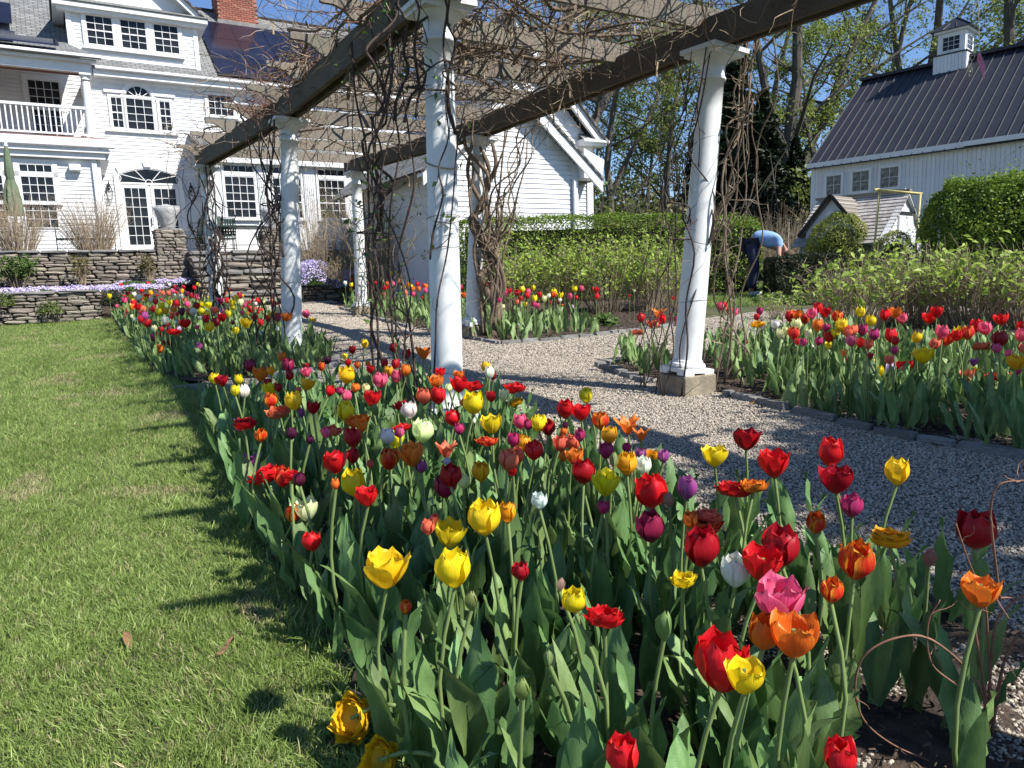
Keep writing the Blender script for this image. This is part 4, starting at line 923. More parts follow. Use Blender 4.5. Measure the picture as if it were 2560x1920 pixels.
def beam(pts, ext0, ext1):
    for i in range(len(pts) - 1):
        a = Vector(pts[i]); b = Vector(pts[i + 1]); d = (b - a).normalized()
        if i == 0: a = a - d * ext0
        if i == len(pts) - 2: b = b + d * ext1
        s = d.cross(Vector((0, 0, 1))).normalized()
        for sg in (-1, 1):
            me = MB(); n = 10; h = .235
            for j in range(n + 1):
                t = j / n; p = a.lerp(b, t) + s * sg * .062; wv = noise.noise(p * 1.3) * .006
                for dx, dz in ((-.024, .004), (.024, .004), (.024, h), (-.024, h)): me.v.append(tuple(p + s * (dx + wv) + Vector((0, 0, dz + noise.noise(p * 3 + Vector((dx * 50, 0, dz))) * .006)) - PO))
            for j in range(n):
                for e in range(4): me.f.append((j * 4 + e, j * 4 + (e + 1) % 4, (j + 1) * 4 + (e + 1) % 4, (j + 1) * 4 + e))
            me.f.append((0, 3, 2, 1)); me.f.append((n * 4, n * 4 + 1, n * 4 + 2, n * 4 + 3))
            me.build('beam', 'beam', perg)
        me = MB(); me.bar(a + Vector((0, 0, .10)) - PO, b + Vector((0, 0, .10)) - PO, .072, .10); me.build('beam_spacer', 'beam', perg)
LT = [PT[k][1] for k in 'ZACD']; RTT = [PT[k][1] for k in 'YBEF']
beam(LT, .5, .45); beam(RTT, .5, .45)
def along(P, s):
    P = [Vector(p) for p in P]; d0 = (P[1] - P[0]).normalized()
    if s < 0: return P[0] + d0 * s
    for a, b in zip(P, P[1:]):
        l = (b - a).length
        if s <= l: return a.lerp(b, s / l)
        s -= l
    return P[-1] + (P[-1] - P[-2]).normalized() * s
LL = sum((Vector(b) - Vector(a)).length for a, b in zip(LT, LT[1:])); LR = sum((Vector(b) - Vector(a)).length for a, b in zip(RTT, RTT[1:]))
RAF = []
for s_r in (-.2, .9, 2.0, 3.1, 4.2, 5.3, 6.25, 7.25, 8.3, 9.5, 10.7, 11.85, 13.2):
    f = s_r / LL; a = along(LT, LL * f); b = along(RTT, LR * f); d = (b - a); L_ = d.length; d.normalize()
    zz = .19; a0 = a + Vector((0, 0, zz)); b0 = b + Vector((0, 0, zz)); RAF.append((a0, b0))
    h = .165; T = .43; prof = []
    # lower edge with an ogee tail at both ends, in (t along, z)
    def tail(s): return [(s * T, h), (s * T, h - .05), (s * (T - .03), h - .055), (s * (T - .10), h - .055), (s * (T - .16), h - .075), (s * (T - .20), h - .105), (s * (T - .24), h - .14), (s * (T - .27), h - .15), (s * (T - .27), 0)]
    prof = [(-p[0] * 1.0 * 1, p[1]) for p in tail(1)] + [(L_ + p[0], p[1]) for p in tail(1)[::-1]]
    me = MB(); n = len(prof); th = .019; s = Vector((0, 0, 1)).cross(d).normalized(); jz = R_.gauss(0, .006); vs = []
    for sg in (-1, 1):
        for t, z in prof: vs.append(a0 + d * t + Vector((0, 0, z + jz)) + s * th * sg - PO)
    fs = [(i2, (i2 + 1) % n, n + (i2 + 1) % n, n + i2) for i2 in range(n)]
    # fan the sides from a middle line so the outline stays true
    tri = []
    half = n // 2
    for q in range(half - 1):
        for base_, rev in ((0, 1), (n, 0)):
            f4 = (base_ + q, base_ + q + 1, base_ + n - 2 - q, base_ + n - 1 - q); tri.append(f4[::-1] if rev else f4)
    me.add(vs, fs + tri); o = me.build('rafter', 'rafter', perg)

# ================================================================ climbing plants
def wander(a, b, n=7, amp=.15, sub=4, sag=0.0):
    a = Vector(a); b = Vector(b); L_ = (b - a).length; pts = []
    for i in range(n + 1):
        t = i / n; p = a.lerp(b, t); e = math.sin(math.pi * t) if n > 1 else 0
        k = amp * min(1, t * 4, (1 - t) * 4 + .15)
        p += Vector((R_.gauss(0, k), R_.gauss(0, k), R_.gauss(0, k * .5) - sag * e)); pts.append(p)
    return spline(pts, sub)
def taper(n, r0, r1): return [r0 + (r1 - r0) * i / max(1, n - 1) for i in range(n)]
def vine_thing(name, label, base, cat='climbing plant', group=None):
    return empty(name, base, label=label, cat=cat, group=group)
def stem_part(root, pts, r0, r1, m, name='stem', n=6, knob=True):
    o_ = Vector(root.location); rs = taper(len(pts), r0, r1)
    if knob: rs = [r * R_.uniform(.88, 1.15) for r in rs]
    return MB().tube([p - o_ for p in pts], rs, n).build(name, m, root, True)
def thorns(root, paths, m, size=.011):
    b = MB(); o_ = Vector(root.location)
    for P in paths:
        for i in range(1, len(P) - 1):
            for _ in range(2):
                p = P[i].lerp(P[i + 1], R_.random()) - o_; d = Vector((R_.gauss(0, 1), R_.gauss(0, 1), R_.uniform(-.6, .3))).normalized()
                t = (P[i + 1] - P[i]).normalized() * size * .35; b.add([p - t, p + t, p + d * size * 1.3, p + d * size * .2 + d.cross(t)], [(0, 1, 2), (0, 2, 3), (1, 3, 2)])
    b.build('thorns', m, root, kind='stuff')
def twigs(root, srcs, n, lmin, lmax, m, r=.0028, name='twigs', up=.3, buds=0.0):
    b = MB(); o_ = Vector(root.location); tips = []
    for _ in range(n):
        P = R_.choice(srcs); p = R_.choice(P); l = R_.uniform(lmin, lmax); d = Vector((R_.gauss(0, 1), R_.gauss(0, 1), R_.gauss(up, .8))).normalized()
        q = [p]; 
        for k in range(4): d = (d + Vector((R_.gauss(0, .28), R_.gauss(0, .28), R_.gauss(0, .28)))).normalized(); q.append(q[-1] + d * l / 4)
        b.tube([x - o_ for x in q], taper(5, r * R_.uniform(.8, 1.5), r * .35), 3, False); tips += q[2:]
    b.build(name, m, root, kind='stuff'); return tips
def pleaf(root, tips, n, size, m, name='leaf_tuft'):
    o_ = root.location; P = np.array([tuple(R_.choice(tips) - o_ + Vector((R_.gauss(0, .02), R_.gauss(0, .02), R_.gauss(0, .02)))) for _ in range(n)])
    me = leaves(P, np.tile([0, -.3, .8], (n, 1)), size, m, name); return link(name, me, root, kind='stuff')

# wisteria mass lying on the rafters: one plant per bay
def top_tangle(name, label, s0, s1, nbig, nsmall, ntw, seed, dens_pods=0, m='vine'):
    R_.seed(seed); fa = lambda f: (along(LT, LL * f), along(RTT, LR * f)); a, b = fa(s0); root = vine_thing(name, label, (a + b) / 2 + Vector((0, 0, .4)), 'wisteria vine', 'wisteria branches lying over the pergola rafters')
    big = []
    def rp(lo=.27, hi=.52):
        f = R_.uniform(s0, s1); a, b = fa(f); t = R_.uniform(-.10, 1.10); return a.lerp(b, t) + Vector((0, 0, R_.uniform(lo, hi)))
    for i in range(nbig):
        p = rp(); q = rp(); 
        if (q - p).length < 1.0: q = rp()
        P = wander(p, q, 6, .16, 4); big.append(P); stem_part(root, P, R_.uniform(.012, .024), .007, m, 'branch')
    b = MB(); o_ = Vector(root.location); mid = []
    for i in range(nsmall):
        p = rp(.22, .60); d = Vector((R_.gauss(0, 1), R_.gauss(0, 1), R_.gauss(0, .25))).normalized(); q = [p]; l = R_.uniform(.5, 1.6); n = 9; tw = Vector((R_.gauss(0, .3), R_.gauss(0, .3), R_.gauss(0, .12)))
        for k in range(n): d = (d + tw * .35 + Vector((R_.gauss(0, .28), R_.gauss(0, .28), R_.gauss(0, .22)))).normalized(); q.append(q[-1] + d * l / n)
        b.tube([x - o_ for x in q], taper(n + 1, R_.uniform(.004, .009), .0022), 4, False); mid.append(q)
    b.build('branches', m, root, kind='stuff')
    tips = twigs(root, mid + big, ntw, .12, .40, 'twig' if m == 'vine' else 'rtwig', .0026, up=.25)
    if dens_pods:
        b = MB()
        for i in range(dens_pods):
            p = R_.choice(tips) - o_; l = R_.uniform(.06, .13); w_ = .008; a = R_.uniform(0, 3)
            b.bar(p, p + Vector((R_.gauss(0, .01), R_.gauss(0, .01), -l)), .016, .004, (math.cos(a), math.sin(a), .01))
        b.build('seed_pods', 'twig', root, kind='stuff')
    return tips
top_tangle('wisteria_vine', 'bare wisteria branches over the nearest pergola bay, at the top edge', .16, .38, 10, 110, 520, 3, 50)
top_tangle('wisteria_vine', 'thick mat of bare wisteria branches over the middle pergola bay', .32, .62, 30, 430, 2300, 4, 260)
top_tangle('wisteria_vine', 'bare wisteria branches over the farthest pergola bay before the house', .60, 1.0, 12, 170, 900, 5, 60)
# reddish brushy tufts on the left beam
def brush(name, label, c, n, rr, up, seed, m='rtwig'):
    R_.seed(seed); root = vine_thing(name, label, c, 'climbing plant'); b = MB(); P = []
    for i in range(n):
        p = Vector(c) + Vector((R_.gauss(0, rr), R_.gauss(0, rr), R_.gauss(0, rr * .4))); d = Vector((R_.gauss(0, .8), R_.gauss(0, .8), R_.gauss(up, .7))).normalized(); q = [p]; l = R_.uniform(.15, .6)
        for k in range(5): d = (d + Vector((R_.gauss(0, .22), R_.gauss(0, .22), R_.gauss(.02, .22)))).normalized(); q.append(q[-1] + d * l / 5)
        b.tube([x - root.location for x in q], taper(6, R_.uniform(.004, .007), .0018), 4, False); P.append(q)
    b.build('branches', m, root, kind='stuff'); twigs(root, P, n * 2, .05, .2, m, .0022)
bp = along(LT, LL * .66)
brush('climbing_rose', 'reddish brushy tuft of twigs on the beam above the second left column', (-2.75, 8.9, 2.05), 120, .20, .3, 12)
brush('climbing_rose', 'grey brown brush of twigs over the far end of the left beam', (-4.95, 12.5, 2.25), 130, .34, .3, 13, 'twig')
brush('climbing_rose', 'brushy twigs on the beam midway between the two left columns', (-1.95, 7.6, 2.12), 60, .20, .4, 14)
brush('climbing_rose', 'brushy twigs on the left beam close to the near column', (-.75, 5.6, 2.02), 50, .16, .4, 15)
# canes climbing at the columns
def canes(name, label, groups, seed, m, cat='climbing plant', th=False, tw=120, leafy=0, twm=None, twl=(.08, .3), cross=0):
    R_.seed(seed); b0 = Vector(groups[0][0]); root = vine_thing(name, label, (b0.x, b0.y, gz(b0.y)), cat); paths = []
    for (p, q, n, r0, r1, sp0, sp1, amp) in groups:
        for i in range(n):
            a = Vector(p) + Vector((R_.gauss(0, sp0), R_.gauss(0, sp0), 0)); b = Vector(q) + Vector((R_.gauss(0, sp1), R_.gauss(0, sp1), R_.gauss(0, sp1)))
            P = wander(a, b, 7, amp, 4); paths.append(P); stem_part(root, P, r0 * R_.uniform(.75, 1.25), r1, m, 'cane')
    for i in range(cross):
        P1 = R_.choice(paths); P2 = R_.choice(paths); k = R_.randrange(4, len(P1) - 8); k2 = min(len(P2) - 1, k + R_.randrange(3, 8)); P = wander(P1[k], P2[k2], 5, .09, 4); paths.append(P); stem_part(root, P, .007, .004, m, 'cane', 5)
    if th: thorns(root, paths, 'rtwig')
    tips = twigs(root, paths, tw, twl[0], twl[1], twm or m, .0028)
    if leafy: pleaf(root, tips, leafy, .05, 'herb')
    return paths
G = gz
canes('climbing_rose', 'dark thorny rose canes rising left of the near left column', [((-1.25, 6.1, G(6.1)), (-1.05, 6.1, 1.8), 3, .016, .008, .10, .16, .07), ((-.95, 5.85, G(5.9)), (-.85, 5.7, 1.85), 3, .011, .005, .09, .16, .05), ((-1.0, 6.0, .4), (-.75, 5.5, 1.9), 3, .013, .006, .08, .10, .07), ((-.62, 4.9, G(4.9)), (-1.1, 5.2, 1.2), 2, .006, .004, .05, .1, .05)], 21, 'dvine', th=True, tw=110, leafy=170, cross=4)
canes('climbing_rose', 'thorny rose cane leaning across the front of the near left column', [((-.60, 4.72, G(4.7)), (-.30, 4.80, 1.15), 1, .0085, .005, .01, .02, .03), ((-.58, 4.70, G(4.7)), (-.95, 4.9, .55), 1, .008, .004, .01, .02, .04), ((-.50, 4.76, .12), (-.26, 4.77, 1.4), 1, .007, .003, .01, .03, .04)], 22, 'dvine', th=True, tw=24, leafy=26)
canes('climbing_rose', 'dark tangled canes hanging beside the near left column capital', [((-.72, 4.8, 1.0), (-.50, 4.75, 1.95), 5, .010, .006, .08, .06, .05), ((-.28, 4.8, .9), (-.34, 4.7, 1.9), 2, .010, .006, .03, .05, .03)], 23, 'dvine', th=True, tw=60, leafy=50, cross=3)
canes('wisteria_vine', 'thick twisted wisteria trunk climbing the middle column of the right row', [((-.22, 10.2, G(10.2)), (-.35, 10.2, 1.9), 4, .055, .024, .06, .12, .10), ((-.35, 10.1, G(10.2)), (-.15, 10.1, 2.0), 6, .020, .010, .09, .22, .08), ((-.3, 10.1, .3), (.35, 10.0, 2.0), 6, .014, .007, .08, .25, .08)], 24, 'vine', 'wisteria vine', tw=260, twm='twig', twl=(.15, .55), cross=8)
canes('climbing_rose', 'dense dark vine wrapping the farthest left column', [((-4.98, 12.35, G(12.4)), (-4.95, 12.35, 2.0), 12, .014, .007, .12, .12, .10), ((-5.3, 12.3, G(12.4)), (-5.1, 12.3, 2.0), 5, .009, .004, .15, .25, .16)], 25, 'dvine', tw=220, cross=10)
canes('climbing_rose', 'dark rose canes climbing the second column of the left row', [((-2.72, 8.35, G(8.4)), (-2.55, 8.3, 1.9), 4, .013, .007, .06, .10, .05), ((-2.95, 8.4, G(8.4)), (-2.55, 8.35, 1.7), 4, .010, .005, .10, .12, .10), ((-2.55, 8.45, .3), (-2.95, 8.9, 2.0), 3, .012, .006, .05, .12, .06)], 26, 'dvine', th=True, tw=130, cross=5)
canes('climbing_rose', 'arching canes with pale buds around the farthest right row column', [((-2.85, 14.2, G(14.2)), (-2.7, 14.3, 1.9), 6, .011, .005, .18, .35, .12), ((-2.2, 13.8, G(13.8)), (-1.9, 13.9, 1.7), 5, .010, .005, .15, .3, .10)], 27, 'vine', tw=160, leafy=260, cross=3)
canes('climbing_rose', 'slender brown vine winding round the near right column above the concrete footing', [((1.42, 5.88, G(5.9)), (1.62, 5.9, 1.7), 2, .008, .005, .02, .04, .06), ((1.30, 5.95, G(5.9)), (1.48, 5.95, 1.7), 3, .007, .004, .05, .10, .10)], 28, 'dvine', tw=60, cross=3)
canes('climbing_vine', 'loose curtain of pale brown vines hanging right of the near right column', [((1.86, 6.15, G(6.1)), (1.98, 6.1, 1.85), 5, .008, .005, .13, .09, .07), ((1.98, 6.2, G(6.1) + .1), (1.72, 6.2, .5), 3, .007, .004, .16, .12, .12), ((1.7, 5.95, .2), (2.0, 6.0, 1.8), 3, .009, .006, .04, .06, .06)], 29, 'vine', tw=70, twm='twig', cross=4)
canes('climbing_vine', 'loose vine stems hanging left of the near right column', [((1.22, 6.3, G(6.3)), (1.62, 6.3, 1.75), 4, .006, .003, .06, .10, .11)], 30, 'vine', tw=30, twm='twig', cross=2)
# bare young vine in the right foreground, traced with its hoop
R_.seed(31)
vb = ground(2470, 1800); fr = vine_thing('bare_vine', 'bare reddish vine with an arching hoop in the right foreground', (vb.x, vb.y, G(vb.y)), 'climbing plant'); ps = []
def at(px, py, Y): return ray(px, py) * Y
for pts, r in (([(2470, 1800), (2440, 1700), (2330, 1600), (2240, 1595), (2160, 1640), (2138, 1720), (2160, 1800), (2230, 1860), (2330, 1905)], .0042), ([(2475, 1810), (2450, 1650), (2440, 1560), (2480, 1500), (2560, 1495)], .0045), ([(2480, 1810), (2470, 1600), (2460, 1500), (2420, 1400), (2390, 1310)], .004), ([(2460, 1820), (2410, 1730), (2330, 1660), (2320, 1560), (2350, 1500)], .0035), ([(2480, 1830), (2500, 1700), (2515, 1640), (2545, 1585)], .006), ([(2470, 1850), (2475, 1700), (2490, 1560), (2540, 1500), (2600, 1470)], .005), ([(2500, 1500), (2480, 1330), (2478, 1260), (2500, 1210), (2580, 1200)], .004)):
    Yb = vb.y * .90; P = spline([at(x, y, Yb - .0006 * (1850 - y) * (.35)) for x, y in pts], 6); ps.append(P); stem_part(fr, P, r * .75, r * .4, 'rtwig', 'stem', 7)
twigs(fr, ps, 26, .02, .08, 'rtwig', .0016, buds=1)
wire = vine_thing('plant_tie', 'thin dark wire hanging down from the second beam bay', (1.0, 5.2, 1.9), 'wire')
stem_part(wire, spline([Vector((1.02, 6.3, 1.85)), Vector((1.04, 6.28, 1.5)), Vector((1.25, 6.2, 1.45))], 5), .002, .002, 'dvine', 'strand', 4, False)
# wire and cord ties round the columns
def tie(label, k, t, m='dvine', r=.002, tilt=.1):
    b0, tp = PT[k]; b = Vector((b0[0], b0[1], gz(b0[1]) + .15)); c = b.lerp(Vector(tp), t); R0 = .122 - .02 * t; e = empty('tie_wire', c, label=label, cat='wire', group='ties round the pergola columns')
    MB().tube([(R0 * math.cos(a * .3), R0 * math.sin(a * .3), tilt * R0 * math.cos(a * .3 + 1)) for a in range(22)], r, 4).build('loop', m, e)
tie('thin dark wire round the near left column, above the tulips', 'A', .42, tilt=.2)
tie('thin grey wire round the near left column, halfway up', 'A', .50)
tie('pale cord tied round the near left column below its capital', 'A', .63, 'twig', .005, -.4)
tie('wire loop low on the near right column', 'B', .24)
tie('pale wire loop on the second left column', 'C', .30, 'twig', .003)
# chain of wire rings and the pink ribbon
cr = Vector(at(2437, 0, 3.3)); chn = empty('ring_chain', at(2432, 190, 3.3), label='hanging chain of thin wire rings in front of the barn cupola', cat='chain')
b_all = [(2437, -60), (2437, -30), (2438, 0), (2440, 26), (2437, 58), (2434, 75), (2432, 98), (2431, 122), (2430, 140), (2425, 162), (2427, 180)]
for i, (x, y) in enumerate(b_all):
    c = at(x, y, 3.3) - chn.location; rr_ = (.019 if i % 2 else .012) ; a = i * 1.1
    MB().tube([c + Vector((math.cos(a) * math.cos(t * .45) * rr_ * .8, math.sin(a) * math.cos(t * .45) * rr_, math.sin(t * .45) * rr_ * 1.55)) for t in range(15)], .0016, 4, False).build('ring', 'lichen', chn)
top = Vector(at(2437, -60, 3.3)); MB().tube([top - chn.location, Vector((top.x, top.y, 1.9)) - chn.location], .0015, 4).build('cord', 'lichen', chn)
rib = empty('pink_ribbon', at(2450, 135, 3.4), label='pink ribbon streamer fluttering in front of the barn roof', cat='ribbon'); b = MB(); pp = [(2447, 132, 9), (2452, 150, 8), (2455, 170, 6), (2458, 188, 7), (2464, 199, 1.5)]
for i, (x, y, w_) in enumerate(pp):
    for s in (-1, 1): b.v.append(tuple(Vector(at(x + w_ * s * .8, y - w_ * s * .15, 3.4)) - rib.location + Vector((0, .012 * math.sin(i * 2 + s), 0))))
for i in range(len(pp) - 1): b.f.append((2 * i, 2 * i + 1, 2 * i + 3, 2 * i + 2))
b.build('ribbon', 'pink', rib); MB().tube([Vector(at(2450, 134, 3.4)) - rib.location, Vector(at(2444, -40, 3.35)) - rib.location], .0012, 4).build('cord', 'lichen', rib)
# ================================================================ tulips
# each entry: x,y,height (pixels of a survey crop), colour+form; forms: c cup, o open, l lily, d double, b bud
CR = dict(r=(.60, .008, .018), R=(.33, .006, .014), y=(.80, .56, .012), g=(.80, .33, .012), o=(.75, .17, .022), s=(.68, .13, .075), p=(.70, .075, .18), m=(.42, .02, .11), v=(.30, .045, .20), V=(.075, .008, .035),
          w=(.80, .80, .70), k=(.80, .74, .36), l=(.62, .45, .60), f=(.58, .014, .01), t=(.30, .16, .12), q=(.20, .27, .09), n=(.24, .012, .055))
CR = {k_: tuple(min(.86, q_ * 1.18) for q_ in v_) if k_ not in 'wq' else v_ for k_, v_ in CR.items()}
CN = dict(r='bright red', R='dark red', y='yellow', g='golden yellow', o='orange', s='salmon', p='pink', m='magenta', v='mauve', V='blackish purple', w='white', k='cream', l='pale lilac', f='yellow edged red', t='dusky brown', q='green', n='plum')
S1 = """105,268,75,yc;158,283,75,Ro;272,273,70,yc;244,351,75,yc;309,357,88,wc;349,180,88,nc;425,240,95,oo;495,215,60,gc;570,120,65,oc;612,178,95,nc;735,180,45,Rd;742,225,66,po;843,185,62,fc;885,140,55,Vc;617,250,60,Rc;470,300,65,Rc;483,340,85,yo;545,330,62,Rc;680,347,50,sc;733,305,85,go;490,420,98,fc;545,480,100,sd;658,420,125,yc;707,505,66,vc;783,470,88,Ro;893,347,80,rc;972,348,55,mc;1013,385,82,pc;1005,495,135,yc;1018,245,118,yc;1003,115,45,yd;1022,157,50,rc;1057,67,58,Rc;1140,25,62,yc;1160,165,40,oc;1178,203,58,rc;1089,170,50,oc;1070,330,66,oc;1150,332,60,kc;1247,280,108,pc;1297,215,76,gc;1280,158,55,rc;1355,165,70,Rc;1343,55,70,Rc;1365,25,62,kc;1360,252,92,pc;1425,210,86,oc;1430,95,70,rc;1545,85,100,ol;1195,405,115,ro;1225,480,85,qb;1403,433,90,rd;1453,487,117,wc;1545,390,112,sc;1650,385,117,rc;1635,288,95,oo;1660,225,72,ro;1790,245,75,oo;1790,305,112,ro;1890,300,85,rd;1725,330,62,kc;1893,433,158,yc;1825,430,60,oc;2013,390,80,rc;2102,385,86,kc;2180,310,100,rd;1975,185,78,yc;2002,225,90,wc;2025,245,70,Rc;2190,415,66,gd;1753,537,112,rc;1790,615,82,mc;1095,535,110,od;1120,605,70,oo;905,607,95,sd;870,660,40,pc;1060,678,137,Rc;1305,665,110,wc;1357,688,126,yc;1400,585,85,rd;1385,640,75,pc;1542,628,168,kc;1985,675,100,rd;2020,580,135,yo;310,560,95,rd;292,598,106,vc;423,660,90,fc;633,645,85,Vc;760,688,60,Vc;347,832,98,vl;472,900,150,rd;575,950,130,rc;635,920,80,rd;690,965,95,Vc;940,848,150,ro;1060,805,100,Rc;938,995,75,oc;1078,990,186,yc;1160,1080,140,ro;1180,857,60,sc;1310,825,146,fc;1470,790,165,oo;1530,875,90,vc;1703,755,125,sl;1713,840,56,lc;1735,940,155,Rc;1697,1010,165,nc;1825,977,100,kc;1943,913,135,gc;648,1203,120,fc;740,1175,150,ko;777,1395,126,rc;1580,1295,105,sc;1620,1240,85,sc;1730,1338,186,yo;1973,1235,232,yc;2130,1193,146,gc;1292,1590,250,yo;1762,1585,252,yc"""
S7 = """1392,218,125,Rc;590,465,90,fc;1048,415,135,qb;1758,415,168,yc;1965,500,170,rd;1400,1020,155,qb;1578,820,90,qb;1655,320,70,tb;2095,1500,230,rc"""
S5 = """593,338,132,rc;697,352,118,ro;738,247,110,yc;280,425,106,pc;328,447,82,mc;408,440,122,yc;470,470,112,Rc;235,553,100,mc;300,575,120,gc;375,625,132,rc;560,575,116,sc;640,572,112,sc;580,490,62,oc;590,450,50,Vc;690,518,88,mc;660,660,124,oo;570,665,70,oc;835,422,122,fc;893,520,122,gc;1022,450,132,ol;1115,510,92,ol;872,628,112,mc;1010,605,70,mc;1105,650,85,vc;1183,637,76,gd;1265,665,92,vc;715,775,166,Rc;925,690,100,qb;1017,720,157,gc;1130,730,126,wc;868,855,176,yo;1183,903,225,rc;1425,890,156,vc;1310,962,104,tb;1620,665,146,yo;1840,550,146,Ro;2035,722,185,ro;1890,848,124,od;1763,862,150,rd;1183,1150,206,nc;1570,1050,120,sd;1555,1110,150,rd;1455,1105,112,oc;1525,1305,250,Rc;1400,1485,115,yd;2080,1300,250,Rc;1950,1410,236,ro;1763,1465,210,wc;850,1020,92,mc;410,975,116,wc;190,690,150,sc;255,665,120,sc;225,760,80,rc"""
S6 = """870,370,180,rc;910,560,176,Ro;1020,740,142,mc;768,850,132,fc;1333,512,160,yc;1285,930,150,gd;1040,1120,232,fc;1870,920,216,Rc;880,1325,150,fc;1905,1340,180,oo;1935,1190,140,qb;1550,1090,110,tb"""
S8 = """805,365,240,po;710,540,180,oc;880,565,220,oo;465,720,290,rc;600,800,170,yo;1140,1260,170,rc;140,500,150,qb;1655,90,80,tb"""
S2 = """235,290,38,yc;323,195,45,rc;382,262,45,rc;430,270,42,wc;408,295,38,yc;352,325,38,pc;340,388,55,ro;291,368,24,pc;368,438,45,po;425,342,50,rc;470,298,40,wc;490,243,45,rc;530,290,36,ro;515,312,30,yo;465,370,55,ro;411,378,40,oc;505,395,45,sc;564,320,36,wc;565,220,36,wc;603,178,33,ro;540,190,25,rc;600,335,42,rc;580,390,55,rc;645,370,46,yd;625,412,60,yc;680,408,52,gc;515,450,52,vc;440,473,58,wc;487,475,50,rc;530,503,62,rc;590,548,42,kc;683,482,66,wc;576,620,48,Vc;632,602,50,fc;675,640,80,Rd;623,710,58,oc;742,558,60,rd;835,500,75,ro;872,495,55,rc;785,550,35,lc;785,148,40,rc;737,178,38,yo;682,193,33,Vc;711,200,28,wc;684,232,40,wc;628,232,40,mc;560,265,36,gc;635,215,26,wc;775,228,42,Vc;820,210,45,rc;750,215,40,Rc;806,250,33,gc;843,265,50,Vc;880,278,50,Rc;905,220,40,rc;935,192,42,yc;978,180,50,ro;922,290,48,pc;800,292,38,wc;735,250,30,pc;700,265,36,sc;655,265,36,sc;710,335,50,yo;760,338,60,rc;792,342,60,rc;850,357,46,pc;830,320,30,sc;865,410,56,sc;897,415,55,wc;808,415,50,Vc;745,392,50,oc;730,435,36,sd;770,432,30,rc;925,355,66,Rc;964,345,66,yc;1020,350,66,yo;1060,400,56,so;960,405,55,yc;1005,430,40,yc;1035,285,60,Rc;1110,315,66,mo;1130,270,50,rc;1165,320,50,rc;1130,455,66,ro;1145,480,45,rc;1172,432,50,yc;995,470,60,Rc;1030,533,70,yc;1075,495,70,Rc;1205,345,45,yo;1235,300,46,yc;1260,280,46,Rc;1273,340,55,kc;1300,355,46,pc;1362,385,66,rc;1408,325,38,rc;1450,327,40,kc;1390,350,26,wc;1305,497,80,yo;1235,563,52,yd;1380,465,46,ro;1430,500,48,rc;1490,465,50,rc;1520,445,56,gc;1557,397,62,kc;1560,458,60,pc;1633,452,70,oo;1673,393,50,Rc;1697,458,48,Vc;1798,425,66,pc;1418,593,42,wc;1530,355,40,Rc;1730,597,55,lc;948,690,56,vc;1280,420,32,pc;1210,385,32,yc;1410,395,32,sc"""
S3 = """748,583,40,rc;850,608,60,yc;755,630,46,rd;810,635,55,ro;725,645,46,mc;885,635,45,pc;920,610,42,yc;880,662,42,rc;930,685,42,yc;688,695,33,mc;712,740,30,kc;965,660,38,rc;998,688,42,kc;1028,665,30,wc;1067,640,38,yc;1055,655,50,fc;1108,662,48,yo;1107,695,25,wc;866,722,32,yd;925,722,36,mc;950,735,40,pc;1175,670,38,pc;1208,613,52,yc;1255,612,48,pc;1355,622,48,ro;1360,670,38,rc;1120,735,24,oc;835,685,30,rc;810,708,30,sc;600,540,40,kc;600,585,32,rc;640,610,36,oc;595,628,30,mc;655,625,32,mc;420,605,38,pc;405,575,27,rc;440,660,40,od;1195,740,24,lc;105,540,45,rc;60,585,38,oo;75,600,40,yc;38,645,40,sc;155,505,45,rc;175,555,45,rc;30,535,35,rc;25,610,34,yc;95,655,32,pc;120,580,40,rc;130,620,36,oc;175,628,36,pc;180,600,36,oc"""
S3b = """1205,1330,36,yc;1280,1330,36,rc;1280,1370,36,yc;1275,1400,32,yo;1240,1362,26,wc;1450,1360,26,rc;1420,1390,24,mc;1505,1395,36,rc;1515,1310,40,rc;1550,1290,36,yc;1585,1285,40,yc;1545,1330,46,rc;1520,1365,34,oc;1560,1365,34,pc;1605,1345,36,sc;1630,1390,36,yc;1665,1345,40,oc;1675,1382,36,yc;1710,1325,40,rc;1720,1370,36,rc;1690,1400,36,oo;1640,1425,38,sc;1695,1438,26,Vc;1500,1440,32,so;1490,1340,30,kc;1760,1325,36,rc;1770,1380,36,rc;1750,1290,32,rc;1600,1310,32,rc"""
